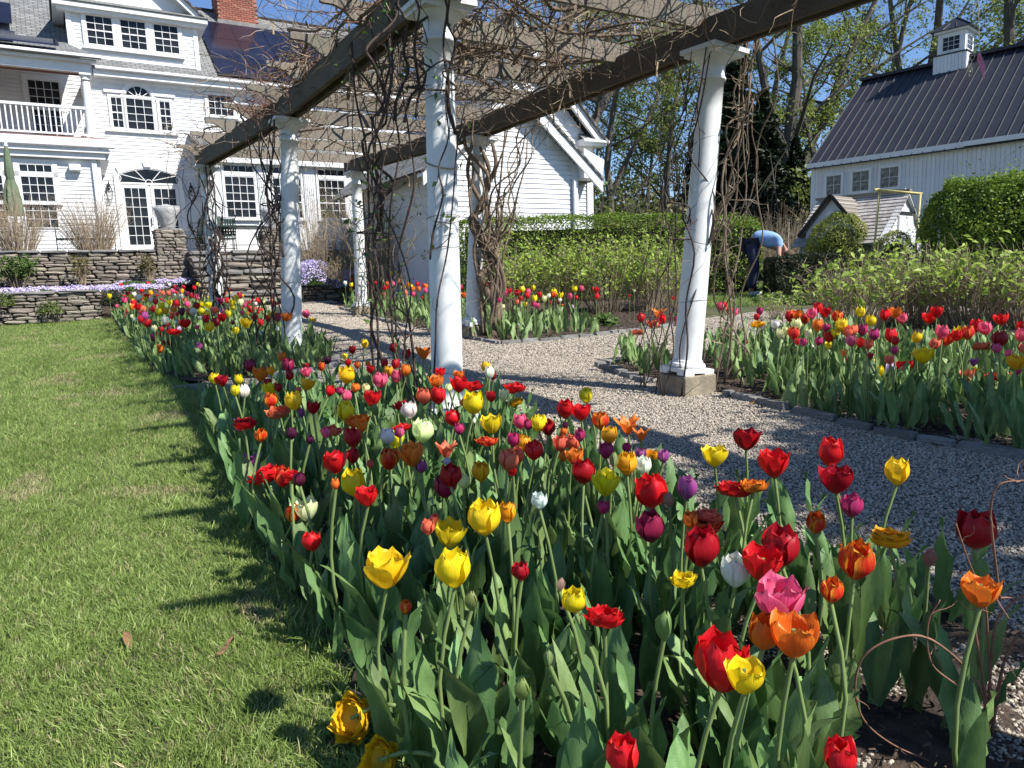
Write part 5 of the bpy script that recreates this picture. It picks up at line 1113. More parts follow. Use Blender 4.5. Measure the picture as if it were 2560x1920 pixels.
S4 = """275,775,45,mc;253,815,42,rc;262,850,55,gd;377,865,52,wc;198,1000,42,sc;480,810,70,rc;520,805,66,oo;637,787,76,pc;672,750,62,rc;725,775,76,ro;588,828,66,rc;535,868,70,kc;420,930,62,kc;455,915,52,kc;503,930,76,rc;672,870,80,oc;728,888,50,mc;610,928,48,kc;573,990,48,mc;532,985,40,rc;525,895,50,gc;678,982,50,mc;803,810,76,fc;838,860,96,yc;790,925,52,yc;760,952,70,ro;745,1010,46,yd;630,1033,54,wc;853,1068,28,oc;885,1123,46,mc;910,980,70,pc;880,920,62,sc;918,908,62,sc;983,910,66,mc;968,990,56,rc;1020,1005,56,sc;1060,940,66,mc;972,783,62,yc;1043,842,62,yc;1137,790,90,rc;1205,785,66,oo;1257,825,66,pc;1178,945,80,rc;1210,980,50,rc;1345,960,62,yc;1037,1083,36,Ro;1047,1133,46,yc;1098,1195,60,yo;1175,1110,52,sc;1180,1172,60,lc;1255,1135,80,Rd;1205,1045,45,mc;1497,775,80,ro;1440,825,62,ro;1405,1085,95,yo;1535,925,76,pc;1560,965,86,ro;1475,1005,62,sc;1655,930,76,yc;1710,925,86,rc;1635,945,60,rc;1775,875,76,rc;1840,900,70,pc;1805,1000,56,sd;1925,975,86,Rc;1910,1030,56,pc;1945,830,76,ro;1750,1130,42,vo;1720,1165,66,yd;1705,1225,66,so;1925,1205,70,rd;2035,1135,80,go;2070,945,76,pc;2085,885,56,rc;2055,1190,42,mc;1990,1070,42,pc;2090,1035,46,sc;65,775,46,so;105,780,42,pc;25,735,46,rc"""
S4b = """1663,820,56,rc;1787,785,66,ol;1812,830,60,rc;1738,860,50,so;1775,862,45,sc;1648,905,52,sd;1912,825,36,mc;1938,913,46,mc;1915,860,36,sc;1955,715,40,yc;2205,740,55,pc"""
def parse(s, ox, oy, sc, bed, lo, hi):
    out = []
    for e in s.replace('\n', '').split(';'):
        x, y, h, cf = e.split(','); out.append([ox + float(x) / sc, oy + float(y) / sc, float(h) / sc, cf[0], cf[1], bed, lo, hi])
    return out
TL = parse(S1, 500, 850, 2.765, 1, .36, .66) + parse(S7, 800, 1350, 2.765, 1, .25, .6) + parse(S5, 1200, 900, 2.765, 1, .36, .72) + parse(S6, 1760, 1000, 2.765, 1, .34, .75) + parse(S8, 1600, 1350, 2.304, 1, .36, .7)
TL += parse(S2, 200, 650, 3.16, 2, .40, .62) + parse(S3, 1000, 500, 2.765, 3, .42, .62) + parse(S3b, 400, 200, 2.676, 3, .42, .62) + parse(S4, 1800, 500, 2.764, 4, .42, .68) + parse(S4b, 1000, 500, 2.765, 4, .45, .65)
# survey crops overlap: drop what was listed twice
keep = []
for t in TL:
    if all(abs(t[0] - u[0]) > 9 + t[2] * .16 or abs(t[1] - u[1]) > 9 + t[2] * .16 or t[3] != u[3] for u in keep): keep.append(t)
TL = keep
BEDS = {1: BED1, 2: BED2, 3: BED3, 4: BED4}
def petal_mesh(form, inner, nt=6, ns=5, seed=0):
    """one petal, bloom height 1, standing on the origin, facing +x"""
    r = random.Random(seed); V = []; Fc = []; UV = []
    for i in range(nt + 1):
        t = i / nt
        if form == 'c': rad_ = .05 + .335 * math.sin(min(1, t * 1.25) * math.pi * .62) ** .8 * (1 - .30 * max(0, t - .45) / .55); z = t; wd = .68
        elif form == 'o': rad_ = .05 + .33 * math.sin(min(1, t * 1.2) * math.pi * .58) ** .8 + .04 * max(0, t - .6); z = t * (1 - .02 * t); wd = .64
        elif form == 'l': rad_ = .05 + .27 * math.sin(min(1, t * 1.5) * math.pi * .5) + .34 * max(0, t - .55) ** 1.3 * 2.0; z = t * (1 - .10 * t * t); wd = .44
        elif form == 'b': rad_ = .03 + .20 * math.sin(math.pi * min(1, t * .92 + .05)) ** .8; z = t; wd = .36
        else: rad_ = .05 + .5 * t ** .7; z = t; wd = .5
        if inner: rad_ *= .86; z *= .98
        tip = 1.0 if t < .55 else max(.0 if form == 'l' else .16, 1 - ((t - .55) / .45) ** (2.4 if form == 'l' else 3.4))
        w = wd * (math.sin(math.pi * min(.5, .10 + t * .62)) ** .9) * tip
        if form == 'l': w *= (1 - .35 * max(0, t - .5) * 2)
        for k in range(ns + 1):
            s = k / ns * 2 - 1; a = s * w / max(rad_, .10) * .52; a = max(-1.15, min(1.15, a))
            zz = z + (0 if t < .99 else (-.03 * abs(s))) - .075 * abs(s) ** 2 * t; rr = rad_ * (1 + (.07 * abs(s) ** 2 if form != 'b' else 0)) + (.02 * math.sin(s * 5 + seed) * t if form != 'b' else 0)
            rr -= .018 * math.exp(-(s * 6) ** 2) * t
            V.append((rr * math.cos(a), rr * math.sin(a), zz)); UV.append((k / ns, t))
    for i in range(nt):
        for k in range(ns): a = i * (ns + 1) + k; Fc.append((a, a + 1, a + ns + 2, a + ns + 1))
    return V, Fc, UV
def bloom_from(parts, name):
    """parts: list of (V,F,UV,matrix)"""
    V = []; Fc = []; UV = []
    for v, f, u, mtx in parts:
        b = len(V); V += [tuple(mtx @ Vector(p)) for p in v]; Fc += [tuple(i + b for i in q) for q in f]; UV += u
    me = bpy.data.meshes.new(name); me.from_pydata(V, [], Fc); uv = me.uv_layers.new(name='UVMap')
    for l in me.loops: uv.data[l.index].uv = UV[l.vertex_index]
    me.polygons.foreach_set('use_smooth', [True] * len(me.polygons)); me.materials.append(M['petal']); me.update(); return me
I4 = Matrix.Identity(4)
def RZ(a): return Matrix.Rotation(a, 4, 'Z')
PETAL = {f: [bloom_from([(*petal_mesh(f, inn, 7, 4, sd), I4)], 'petal') for inn, sd in ((0, 1), (1, 2), (0, 3), (1, 4))] for f in 'col'}
def whole(form, seed, nt=5, ns=3):
    r = random.Random(seed); P = []
    if form == 'd':
        for ring, (n, tilt, sc) in enumerate(((7, .66, .98), (6, .46, .97), (6, .28, .92), (5, .12, .82))):
            for i in range(n):
                a = 2 * math.pi * (i + .5 * ring) / n + r.gauss(0, .12); v = petal_mesh('c', 0, nt, ns, r.randrange(99))
                P.append((*v, RZ(a) @ Matrix.Rotation(tilt * r.uniform(.75, 1.2), 4, 'Y') @ Matrix.Diagonal((1.05, 1.0, sc * r.uniform(.75, 1.0), 1))))
    elif form == 'b':
        for i in range(3): P.append((*petal_mesh('b', 0, 6, 3, i), RZ(i * 2.094) @ Matrix.Diagonal((1, 1.9, 1, 1))))
    else:
        for i in range(6):
            v = petal_mesh(form, i % 2, nt, ns, r.randrange(99)); P.append((*v, RZ(i * math.pi / 3 + r.gauss(0, .06)) @ Matrix.Rotation(r.gauss(0, .05) + (.03 if i % 2 == 0 else 0), 4, 'Y') @ Matrix.Diagonal((1, 1, r.uniform(.93, 1.0), 1))))
    return bloom_from(P, 'bloom')
BLOOM = {f: [whole(f, 10 + i) for i in range(4)] for f in 'coldb'}
# leaves
def tleaf(seed, nt=8, L_=None):
    r = random.Random(seed); V = []; Fc = []; L_ = L_ or r.uniform(.27, .36); W_ = r.uniform(.046, .088); lean = r.uniform(.10, .55); droop = r.choice((0, .1, .3, .6, 1.0)); tw = r.gauss(0, .45); wav = r.uniform(.002, .016)
    x = 0; z = 0; ang = lean * .35
    for i in range(nt + 1):
        t = i / nt; w = W_ * (math.sin(math.pi * min(1, t * .86 + .11)) ** .75) * (1 - t ** 6); fold = .55 * (1 - t) + .18
        for s in (-1, -.5, 0, .5, 1):
            a = tw * t; lx = abs(s) * w * fold * .5; ly = s * w * .5 * (1.0 - .12 * fold)
            px = -lx * math.cos(ang) * -1 + x + math.sin(i * 1.9 + s * 2) * wav * abs(s); pz = z + lx * math.sin(ang) * .3
            V.append((px * math.cos(a) * 1 - ly * math.sin(a), px * math.sin(a) + ly * math.cos(a), pz + .006))
        d = L_ / nt; ang += lean * .9 / nt + droop * (2.6 / nt) * max(0, t - .45) * 2; x += math.sin(ang) * d; z += math.cos(ang) * d
    for i in range(nt):
        for k in range(4): a = i * 5 + k; Fc.append((a, a + 1, a + 6, a + 5))
    return V, Fc
def plain(VF, name, m):
    me = bpy.data.meshes.new(name); me.from_pydata(VF[0], [], VF[1]); me.polygons.foreach_set('use_smooth', [True] * len(me.polygons)); me.materials.append(M[m]); me.update(); return me
LEAFD = [tleaf(i) for i in range(16)]; LEAFM = [plain(v, 'leaf', 'tul') for v in LEAFD]
STEMM = []
for i in range(4):
    b = MB(); bx_, by_ = R_.gauss(0, .02), R_.gauss(0, .02); b.tube([(bx_ * math.sin(math.pi * t / 5) , by_ * math.sin(math.pi * t / 5), t / 5) for t in range(6)], [.0052, .005, .0046, .0044, .0042, .0045], 6, False); STEMM.append(b.mesh('stem', 'stem', True))
R_.seed(99)
placed = []
for t in TL:
    px, py, h, c, f, bed, lo, hi = t; py_b = py + h * .5     # foot of the bloom
    best = None; lo = .20 if bed != 1 else min(lo, .30); H = lo
    while H <= hi + .001:
        p = ground(px, py_b, H)
        if p.y > 0 and inpoly(p.x, p.y, BEDS[bed]): best = (p, H) if best is None else best; 
        if best and H >= .47: break
        H += .03
    if best is None: p = ground(px, py_b, .5); best = (p, .5)
    else:
        # prefer a natural height if the bed allows it
        for Hn in (.50 + R_.gauss(0, .03), .47):
            if lo <= Hn <= hi:
                p = ground(px, py_b, Hn)
                if inpoly(p.x, p.y, BEDS[bed]): best = (p, Hn); break
    p, H = best; hb = h * p.length / F_PX * (1.08 if f != 'd' else 1.0) * (1.0 if bed == 1 else 1.14)
    placed.append([p, H, min(max(hb, .035), .115), t])
order = sorted(range(len(placed)), key=lambda i: -placed[i][3][2]); MAIN = order[:300]; REST = order[300:]
FN = dict(c='cupped', o='wide open', l='pointed petal', d='ruffled double', b='closed bud')
BN = {1: 'near bed', 2: 'far left bed', 3: 'middle bed', 4: 'right bed'}
def col_of(i): return CN[placed[i][3][3]]
# labels: what the flower looks like plus who stands next to it
used = set(); labels = {}
def short(j): return (col_of(j) + (' double' if placed[j][3][4] == 'd' else ' open' if placed[j][3][4] in 'ol' else ' bud' if placed[j][3][4] == 'b' else '')).strip()
for i in MAIN:
    T_ = placed[i][3]; near = sorted((j for j in MAIN if j != i and placed[j][3][5] == T_[5]), key=lambda j: math.hypot(placed[j][3][0] - T_[0], (placed[j][3][1] - T_[1])))[:7]
    def rel(j):
        dx = T_[0] - placed[j][3][0]; dy = T_[1] - placed[j][3][1]
        if abs(dx) > 1.3 * abs(dy): return 'right of' if dx > 0 else 'left of'
        if abs(dy) > 1.3 * abs(dx): return 'below' if dy > 0 else 'above'
        return ('lower ' if dy > 0 else 'upper ') + ('right of' if dx > 0 else 'left of')
    me_ = '%s %s tulip' % (CN[T_[3]], FN[T_[4]]) if T_[4] != 'b' else '%s closed tulip bud' % CN[T_[3]]
    cands = ['%s %s a %s one in the %s' % (me_, rel(j), short(j), BN[T_[5]]) for j in near[:3]]
    cands += ['%s, %s a %s and %s a %s, %s' % (me_, rel(j), short(j), rel(k), short(k), BN[T_[5]]) for a_, j in enumerate(near) for k in near[a_ + 1:]]
    for s in cands:
        if s not in used and len(s.replace(',', '').split()) <= 16: break
    used.add(s); labels[i] = s
def tulip(i):
    p, H, hb, T_ = placed[i]; c, f = T_[3], T_[4]; g = gz(p.y); tx, ty = R_.gauss(0, .045), R_.gauss(0, .045)
    base = Vector((p.x - ty * H, p.y + tx * H, g + .02)); rt = empty('tulip', base, label=labels[i], cat='tulip', group='tulips in the ' + BN[T_[5]]); rt.rotation_euler = (tx, ty, 0)
    near = T_[2] >= 34
    s = link('stem', STEMM[i % 4], rt); s.rotation_euler = (0, 0, R_.uniform(0, 6)); k = 1.15 if near else 1.25; s.scale = (k, k, H - .02 + hb * .03)
    if c == 'V' : pass
    cc = [max(0, v * R_.uniform(.86, 1.1)) for v in CR[c]]; 
    edge = {'f': (.85, .50, .03), 's': (.78, .24, .10), 'r': (.66, .03, .015), 'o': (.80, .30, .03), 'g': (.82, .50, .02), 'p': (.80, .25, .32), 'm': (.50, .06, .16), 'y': (.82, .62, .03), 'v': (.50, .20, .38)}.get(c, tuple(min(.9, v * 1.25) for v in cc))
    if c == 'r' and T_[2] < 60 and R_.random() < .15: edge = (.80, .30, .04)
    def dress(o): o.color = (*cc, 1); o['edge'] = list(map(float, edge))
    w = {'c': R_.uniform(.98, 1.12), 'o': R_.uniform(1.1, 1.3), 'l': 1.15, 'd': 1.0, 'b': .95}[f]
    if near and f in 'col':
        a0 = R_.uniform(0, 6)
        for q in range(6):
            o = link('petal', PETAL[f][(q % 2) + 2 * R_.randrange(2)], rt); o.location = (0, 0, H - .02); o.rotation_euler = (0, R_.gauss(0, .055) + (.05 if q % 2 == 0 else -.01), a0 + q * math.pi / 3 + R_.gauss(0, .07)); o.scale = (hb * w, hb * w * 1.05, hb * R_.uniform(.94, 1.03)); dress(o)
        if f in 'ol': o = MB().tube([(0, 0, H), (0, 0, H + hb * .42)], hb * .05, 5).build('pistil', 'stem', rt)
    else:
        o = link('bloom', R_.choice(BLOOM[f]), rt); o.location = (0, 0, H - .02); wd = (1.12 if f == 'd' else 1.0) * w; hz_ = hb * (.85 if f == 'd' else 1); o.rotation_euler = (R_.gauss(0, .1), R_.gauss(0, .1), R_.uniform(0, 6)); o.scale = (hb * wd * (1.02 if f == 'd' else 1), hb * wd * (1.02 if f == 'd' else 1), hz_); dress(o)
    nl = R_.choice((3, 3, 4)) if near else 3; a = R_.uniform(0, 6)
    for q in range(nl):
        o = link('leaf', R_.choice(LEAFM), rt); a += 2.2 + R_.gauss(0, .4); kk = R_.uniform(.85, 1.3) * (H / .5) * (1 if q < 2 else .8); o.rotation_euler = (0, 0, a); o.scale = (kk, kk, kk); o.location = (0, 0, .0 if q < 2 else R_.uniform(.02, .10))
for i in MAIN: tulip(i)
# everything smaller: one object of blooms per colour family would lose the count, so all the rest together
def joined(name, items, mt, label, **k):
    """items: (V,F,matrix)"""
    Vs = []; Fs = []; b = 0
    for v, f, mx_ in items:
        a = np.array(v); a = np.c_[a, np.ones(len(a))] @ np.array(mx_).T; Vs.append(a[:, :3]); Fs.append(np.array(f) + b); b += len(v)
    me = npmesh(name, np.concatenate(Vs), np.concatenate(Fs), mt, smooth=True); return link(name, me, kind='stuff', label=label, **k)
def far_tulips():
    mt = bpy.data.materials.new('far_petal'); mt.use_nodes = True; nt = mt.node_tree; at_ = nt.nodes.new('ShaderNodeAttribute'); at_.attribute_name = 'pc'; nt.links.new(at_.outputs['Color'], nt.nodes['Principled BSDF'].inputs['Base Color']); nt.nodes['Principled BSDF'].inputs['Roughness'].default_value = .5
    V = []; Fc = []; C = []; st = []
    def addb(p, H, hb, cc, f):
        g = p.z - H; base = Vector((p.x, p.y, g)); st.append(([(.003, 0, 0), (-.002, .003, 0), (-.002, -.003, 0), (.003, 0, 1), (-.002, .003, 1), (-.002, -.003, 1)], [(0, 1, 4, 3), (1, 2, 5, 4), (2, 0, 3, 5)], Matrix.Translation(base) @ Matrix.Diagonal((1, 1, H, 1))))
        for q in range(5):
            v, fc, _ = petal_mesh('c' if f in 'bc' else 'o', q % 2, 3, 2, q); m_ = Matrix.Translation(p) @ RZ(q * 1.257 + p.x * 9) @ Matrix.Diagonal((hb * 1.1, hb * 1.1, hb, 1)); b = len(V); V.extend([tuple(m_ @ Vector(x)) for x in v]); Fc.extend([tuple(i + b for i in x) for x in fc]); C.extend([(*cc, 1)] * len(v))
    for i in REST:
        p, H, hb, T_ = placed[i]; addb(p, H, max(hb, .05), CR[T_[3]], T_[4])
    keys = 'rrRRyogspmvVwkrw'
    for poly, n, hh in ((BED2, 110, .44), (BED3, 40, .42)):   # those half hidden behind the others
        X, Y = rnd_in(poly, n)
        for x, y in zip(X, Y):
            if poly is BED3 and (y > 15.5 or x > 1.9 and y > 11.5): continue
            if poly is BED3 and x > -.5 and y > 11.6: continue
            addb(Vector((x, y, gz(y) + hh + R_.gauss(0, .04))), hh, R_.uniform(.05, .065), CR[R_.choice(keys)], R_.choice('cco'))
    me = bpy.data.meshes.new('distant_tulips'); me.from_pydata(V, [], Fc); a = me.color_attributes.new('pc', 'FLOAT_COLOR', 'POINT'); a.data.foreach_set('color', np.array(C, dtype=np.float32).ravel()); me.materials.append(mt); me.polygons.foreach_set('use_smooth', [True] * len(me.polygons)); me.update()
    link('distant_tulips', me, kind='stuff', label='mixed red, yellow and pink tulip blooms too small or hidden to tell apart'); joined('distant_tulip_stems', st, 'stem', 'thin green stems under the distant tulips')
far_tulips()
# the leaf mass of the beds
def leafmass(poly, n, kmin, kmax, label, cond=None):
    X, Y = rnd_in(poly, n); it = []
    for x, y in zip(X, Y):
        if cond and not cond(x, y): continue
        if not inview(np.array([x]), np.array([y]), .25)[0]: continue
        v, f = R_.choice(LEAFD); k = R_.uniform(kmin, kmax); it.append((v, f, Matrix.Translation((x, y, gz(y) + .01)) @ RZ(R_.uniform(0, 6.28)) @ Matrix.Rotation(R_.gauss(0, .18), 4, 'X') @ Matrix.Scale(k, 4)))
    joined('tulip_foliage', it, 'tul', label)
def near_edge(x, y): return not (x > .62 and y < 2.15) and not (y < 1.9 and R_.random() < .35)
leafmass(BED1, 1150, .65, 1.2, 'thick mass of green tulip leaves in the near bed', near_edge)
leafmass(BED2, 2600, .75, 1.12, 'thick mass of green tulip leaves in the far left bed', lambda x, y: y > 7.5)
leafmass(BED3, 1700, .9, 1.25, 'green tulip leaves in the middle bed', lambda x, y: (x < 1.3 and y < 16.5 and (x - (-.1)) * .87 + (y - 9.4) * -.0 > -4.5) and not (x > -.2 and y > 11.4))
leafmass(BED4, 2300, .8, 1.2, 'thick mass of green tulip leaves in the right bed', lambda x, y: (x > 2.0 or y < 7.9 and x < 1.35 and y > 7.0) and y < 9.2 and not (x > 4.3 and y > 7.5))
# two big yellow doubles fallen over the lawn edge
def fallen(px, py, h, lab, dirpx):
    p = ground(px, py, .10); q = ground(dirpx[0], dirpx[1], .16); q0 = ground(dirpx[0] + 60, dirpx[1] + 30, .0); hb = h * p.length / F_PX; rt = empty('fallen_tulip', (q0.x, q0.y, gz(q0.y)), label=lab, cat='tulip', group='yellow double tulips fallen over the lawn edge'); o_ = rt.location
    P = spline([q0, q, (p + q) / 2 + Vector((0, 0, .015)), p], 5); MB().tube([x - o_ for x in P], .0055, 7).build('stem', 'stem', rt, True)
    o = link('bloom', BLOOM['d'][0], rt); d = Vector((-.45, -.75, .45)); o.rotation_mode = 'QUATERNION'; o.rotation_quaternion = d.to_track_quat('Z', 'Y'); o.location = p - o_ - d * hb * .25; s = hb * .80; o.scale = (s, s, s * .75); o.color = (.82, .50, .012, 1); o['edge'] = [.82, .60, .03]
    for k in range(3): l = link('leaf', LEAFM[(k * 5 + 2) % 16], rt); l.rotation_euler = (.3, 0, 2.2 * k + 2); l.scale = (.9,) * 3
fallen(878, 1796, 100, 'large yellow double tulip fallen onto the grass at the bed corner', (1000, 1765))
fallen(948, 1900, 90, 'yellow double tulip lying on the grass at the bottom edge', (1090, 1890))
# ================================================================ hedges and shrubs
R_.seed(5)
def surf_pts(kind, dims, n, jit):
    """points + outward normals on a box / dome of given half sizes (z from 0)"""
    a, b, h = dims
    if kind == 'box':
        A = [(2 * a * h, 0), (2 * a * h, 1), (2 * b * h, 2), (2 * b * h, 3), (4 * a * b, 4)]; tot = sum(x for x, _ in A); P = []; N = []
        for ar, k in A:
            c = int(n * ar / tot); u = NR.rand(c) * 2 - 1; v = NR.rand(c); 
            if k == 0: p = np.stack([u * a, np.full(c, -b), v * h], 1); q = (0, -1, 0)
            if k == 1: p = np.stack([u * a, np.full(c, b), v * h], 1); q = (0, 1, 0)
            if k == 2: p = np.stack([np.full(c, -a), u * b, v * h], 1); q = (-1, 0, 0)
            if k == 3: p = np.stack([np.full(c, a), u * b, v * h], 1); q = (1, 0, 0)
            if k == 4: p = np.stack([u * a, (v * 2 - 1) * b, np.full(c, h)], 1); q = (0, 0, 1)
            P.append(p); N.append(np.tile(q, (c, 1)).astype(float))
        P = np.concatenate(P); N = np.concatenate(N); q_ = (P - np.array([0, 0, h / 2])) / np.array([a, b, h / 2]); e_ = 5.0 if jit > .04 else 14.0; P = (P - np.array([0, 0, h / 2])) / (np.abs(q_) ** e_).sum(1, keepdims=True) ** (1 / e_) + np.array([0, 0, h / 2])
    else:
        d = NR.normal(size=(n, 3)); d[:, 2] = np.abs(d[:, 2]) - .35; d /= np.linalg.norm(d, axis=1, keepdims=True); P = d * np.array([a, b, h / 1.35]); P[:, 2] += h * .26; P[:, 2] = np.maximum(P[:, 2], .02); N = d / np.array([a, b, h]); N /= np.linalg.norm(N, axis=1, keepdims=True)
    w = np.array([noise.noise(Vector(p) * 1.9) + .5 * noise.noise(Vector(p) * 5.1) for p in P])
    return P + N * (w[:, None] * max(.09, jit * 2.4) + NR.normal(size=(len(P), 1)) * jit - .02), N, w
def clipped(name, kind, loc, dims, n, leaf, m, label, cat, rz=0, jit=.025, core='hedge_core', **k):
    r = empty(name, loc, rz, label=label, cat=cat, **k); P, N, w = surf_pts(kind, dims, n, jit)
    link('foliage', leaves(P, N, leaf, m, 'foliage', .6, .3, .75, np.clip(NR.rand(len(P)) * .9 - w * .4, 0, 1)), r, kind='stuff')
    a, b, h = dims; b_ = MB()
    if kind == 'box': b_.box(-a * .80, a * .80, -b * .76, b * .76, 0, h * .84)
    else: b_.lathe([(a * .78, .0), (a * .82, h * .2), (a * .74, h * .45), (a * .5, h * .68), (a * .25, h * .8), (.02, h * .84)], 18)
    b_.build('branch_core', core, r); return r
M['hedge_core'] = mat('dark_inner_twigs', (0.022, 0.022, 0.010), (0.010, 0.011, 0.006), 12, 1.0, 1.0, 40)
def hz(px, py, Y): return (ray(px, py) * Y)
g14 = gz(14.5)
h0 = hz(1245, 545, 16.0); h1 = hz(1712, 527, 16.4)
clipped('hedge', 'box', ((h0.x + h1.x) / 2 - .6, 16.2, gz(16.2)), ((h1.x - h0.x) / 2 + .7, .45, h0.z - gz(16.2)), 34000, .045, 'privet', 'long clipped green hedge in front of the white gabled wing', 'hedge', rad(4))
clipped('hedge', 'box', (hz(1800, 560, 17).x, 17.0, gz(17)), (.9, .6, hz(1800, 545, 17).z - gz(17)), 9000, .05, 'privet', 'bright green bushy hedge right of the near right column, left of the gardener', 'hedge', jit=.06)
clipped('hedge', 'box', (hz(2018, 640, 14.7).x, 14.9, gz(14.7)), (hz(2105, 640, 14.7).x - hz(2015, 640, 14.7).x, .36, hz(2010, 636, 14.6).z - gz(14.7)), 26000, .026, 'dark', 'low dark clipped yew hedge beside the gardener', 'hedge', jit=.015)
clipped('boxwood', 'dome', (hz(2125, 620, 14.9).x, 15.4, gz(14.3)), (.76, .62, hz(2115, 524, 15.4).z - gz(15.4)), 24000, .03, 'box', 'large pointed round boxwood in front of the playhouse', 'boxwood', jit=.02)
clipped('boxwood', 'dome', (hz(2238, 620, 14.0).x, 14.0, gz(14.0)), (.50, .5, hz(2240, 578, 14.0).z - gz(14.0)), 12000, .028, 'box', 'smaller round boxwood below the yellow pipe frame', 'boxwood', jit=.02)
bh = hz(2430, 460, 12.5); clipped('hedge', 'box', (hz(2320, 520, 12.6).x + 1.65 * .866 + .5, 12.6 - .825 + .866, gz(12.9)), (1.65, 1.0, bh.z - gz(12.9) + .08), 62000, .05, 'privet', 'big square privet hedge at the right side below the barn', 'hedge', rad(-30), jit=.06)
# low perennials
def herb_clump(px, py, r, h, n, label, m='herb', leaf=.05, name='perennial_clump', loc=None, rise=.7, **k):
    p = Vector(loc) if loc else ground(px, py, 0); rt = empty(name, p, label=label, cat='plant', **k); d = NR.normal(size=(n, 3)); d[:, 2] = np.abs(d[:, 2]); d /= np.linalg.norm(d, axis=1, keepdims=True)
    q = d * np.array([r, r, h]) * (.45 + .55 * NR.rand(n, 1)); link('leaves', leaves(q, d * .3 + np.array([0, 0, rise]), leaf, m, 'leaves', .8, .3, .4), rt, kind='stuff'); return rt
herb_clump(1510, 815, .26, .22, 420, 'round fresh green perennial clump at the right end of the middle bed', leaf=.06)
for i, (px, py) in enumerate(((1925, 757), (2000, 760), (2050, 757), (2090, 745))): herb_clump(px, py, .42, .2, 420, ('leafy green ground perennial, leftmost in front of the low dark hedge', 'second leafy perennial in front of the low dark hedge', 'third leafy perennial in front of the low dark hedge', 'rightmost leafy perennial in front of the low dark hedge')[i], leaf=.07)
herb_clump(1700, 800, .2, .15, 160, 'small green seedlings behind the near right column', leaf=.04)
# hydrangea shrubs: fans of pale stems with fresh leaves on top
def stem_shrub(loc, r, h, ns, nl, label, m='hyd', sm='twig', leaf=.075, name='hydrangea_shrub', lean=.5, low=.55, group=None, stem_r=.005):
    rt = empty(name, loc, label=label, cat='shrub', group=group); b = MB(); tips = []
    for i in range(ns):
        a = R_.uniform(0, 6.283); q = math.sqrt(R_.random()); bx_ = Vector((math.cos(a), math.sin(a), 0)) * r * .35 * q; e = Vector((math.cos(a) * r * q * (1 + R_.gauss(0, .15)), math.sin(a) * r * q * (1 + R_.gauss(0, .15)), h * R_.uniform(.62, 1.04) * (1 - .28 * q * q)))
        mid = bx_.lerp(e, .5) + Vector((R_.gauss(0, .05), R_.gauss(0, .05), h * .08 * q)); P = spline([bx_, mid, e], 3); b.tube(P, taper(len(P), stem_r * R_.uniform(.8, 1.3), stem_r * .35), 4, False)
        tips += [(p, j / (len(P) - 1)) for j, p in enumerate(P) if j / (len(P) - 1) > low]
        for _ in range(2):
            p = R_.choice(P[2:]); d = Vector((R_.gauss(0, 1), R_.gauss(0, 1), R_.uniform(.3, 1.5))).normalized(); l = R_.uniform(.08, .25) * h; b.tube([p, p + d * l * .5 + Vector((R_.gauss(0, .01), 0, 0)), p + d * l], [stem_r * .5, stem_r * .4, stem_r * .2], 3, False); tips.append((p + d * l, 1)); tips.append((p + d * l * .6, .9))
    b.build('stems', sm, rt, kind='stuff')
    if nl:
        w_ = [t[1] ** 2 for t in tips]; ch_ = R_.choices(tips, w_, k=nl); P = np.array([tuple(c[0]) for c in ch_]) + NR.normal(size=(nl, 3)) * leaf * .35
        link('leaves', leaves(P, np.tile([0, -.35, .75], (nl, 1)), leaf, m, 'leaves', .55, .35, .6), rt, kind='stuff')
    return rt
GH = 'hydrangea row behind the middle bed'
for i, (x, y, lb) in enumerate(((.1, 12.9, 'leftmost hydrangea of the row below the clipped hedge, beside the wisteria trunk'), (.95, 13.2, 'second hydrangea from the left in the row below the clipped hedge'), (1.75, 13.1, 'third hydrangea from the left in the row below the clipped hedge'), (2.55, 13.3, 'rightmost hydrangea of the row below the clipped hedge, left of the near right column'))):
    stem_shrub((x, y, gz(y)), .72, hz(1400, 596, 12.8).z - gz(13) , 150, 1500, lb, leaf=.07, group=GH)
stem_shrub((3.15, 14.2, gz(14.2)), .6, 1.1, 70, 900, 'loose green shrub just behind the near right column', leaf=.07)
for i, (px, Y, rr, top, lb) in enumerate(((2140, 9.6, .75, 640, 'hydrangea at the left end of the right hand shrub row, leaning over the gravel'), (2290, 9.9, .75, 612, 'hydrangea in the middle of the right hand shrub row below the boxwoods'), (2430, 9.5, .8, 622, 'tall hydrangea right of the middle in the right hand shrub row'), (2560, 9.3, .8, 650, 'hydrangea at the right edge of the picture behind the tulips'))):
    x = hz(px, 700, Y).x; stem_shrub((x, Y, gz(Y)), rr, (hz(px, top, Y - .3).z - gz(Y)) * 1.06, 230, 560, lb, leaf=.09, low=.66, group='right hand hydrangea row', stem_r=.0055)
stem_shrub((4.2, 11.2, gz(11.2)), .35, .5, 40, 160, 'small twiggy shrublet by the side path', leaf=.05)
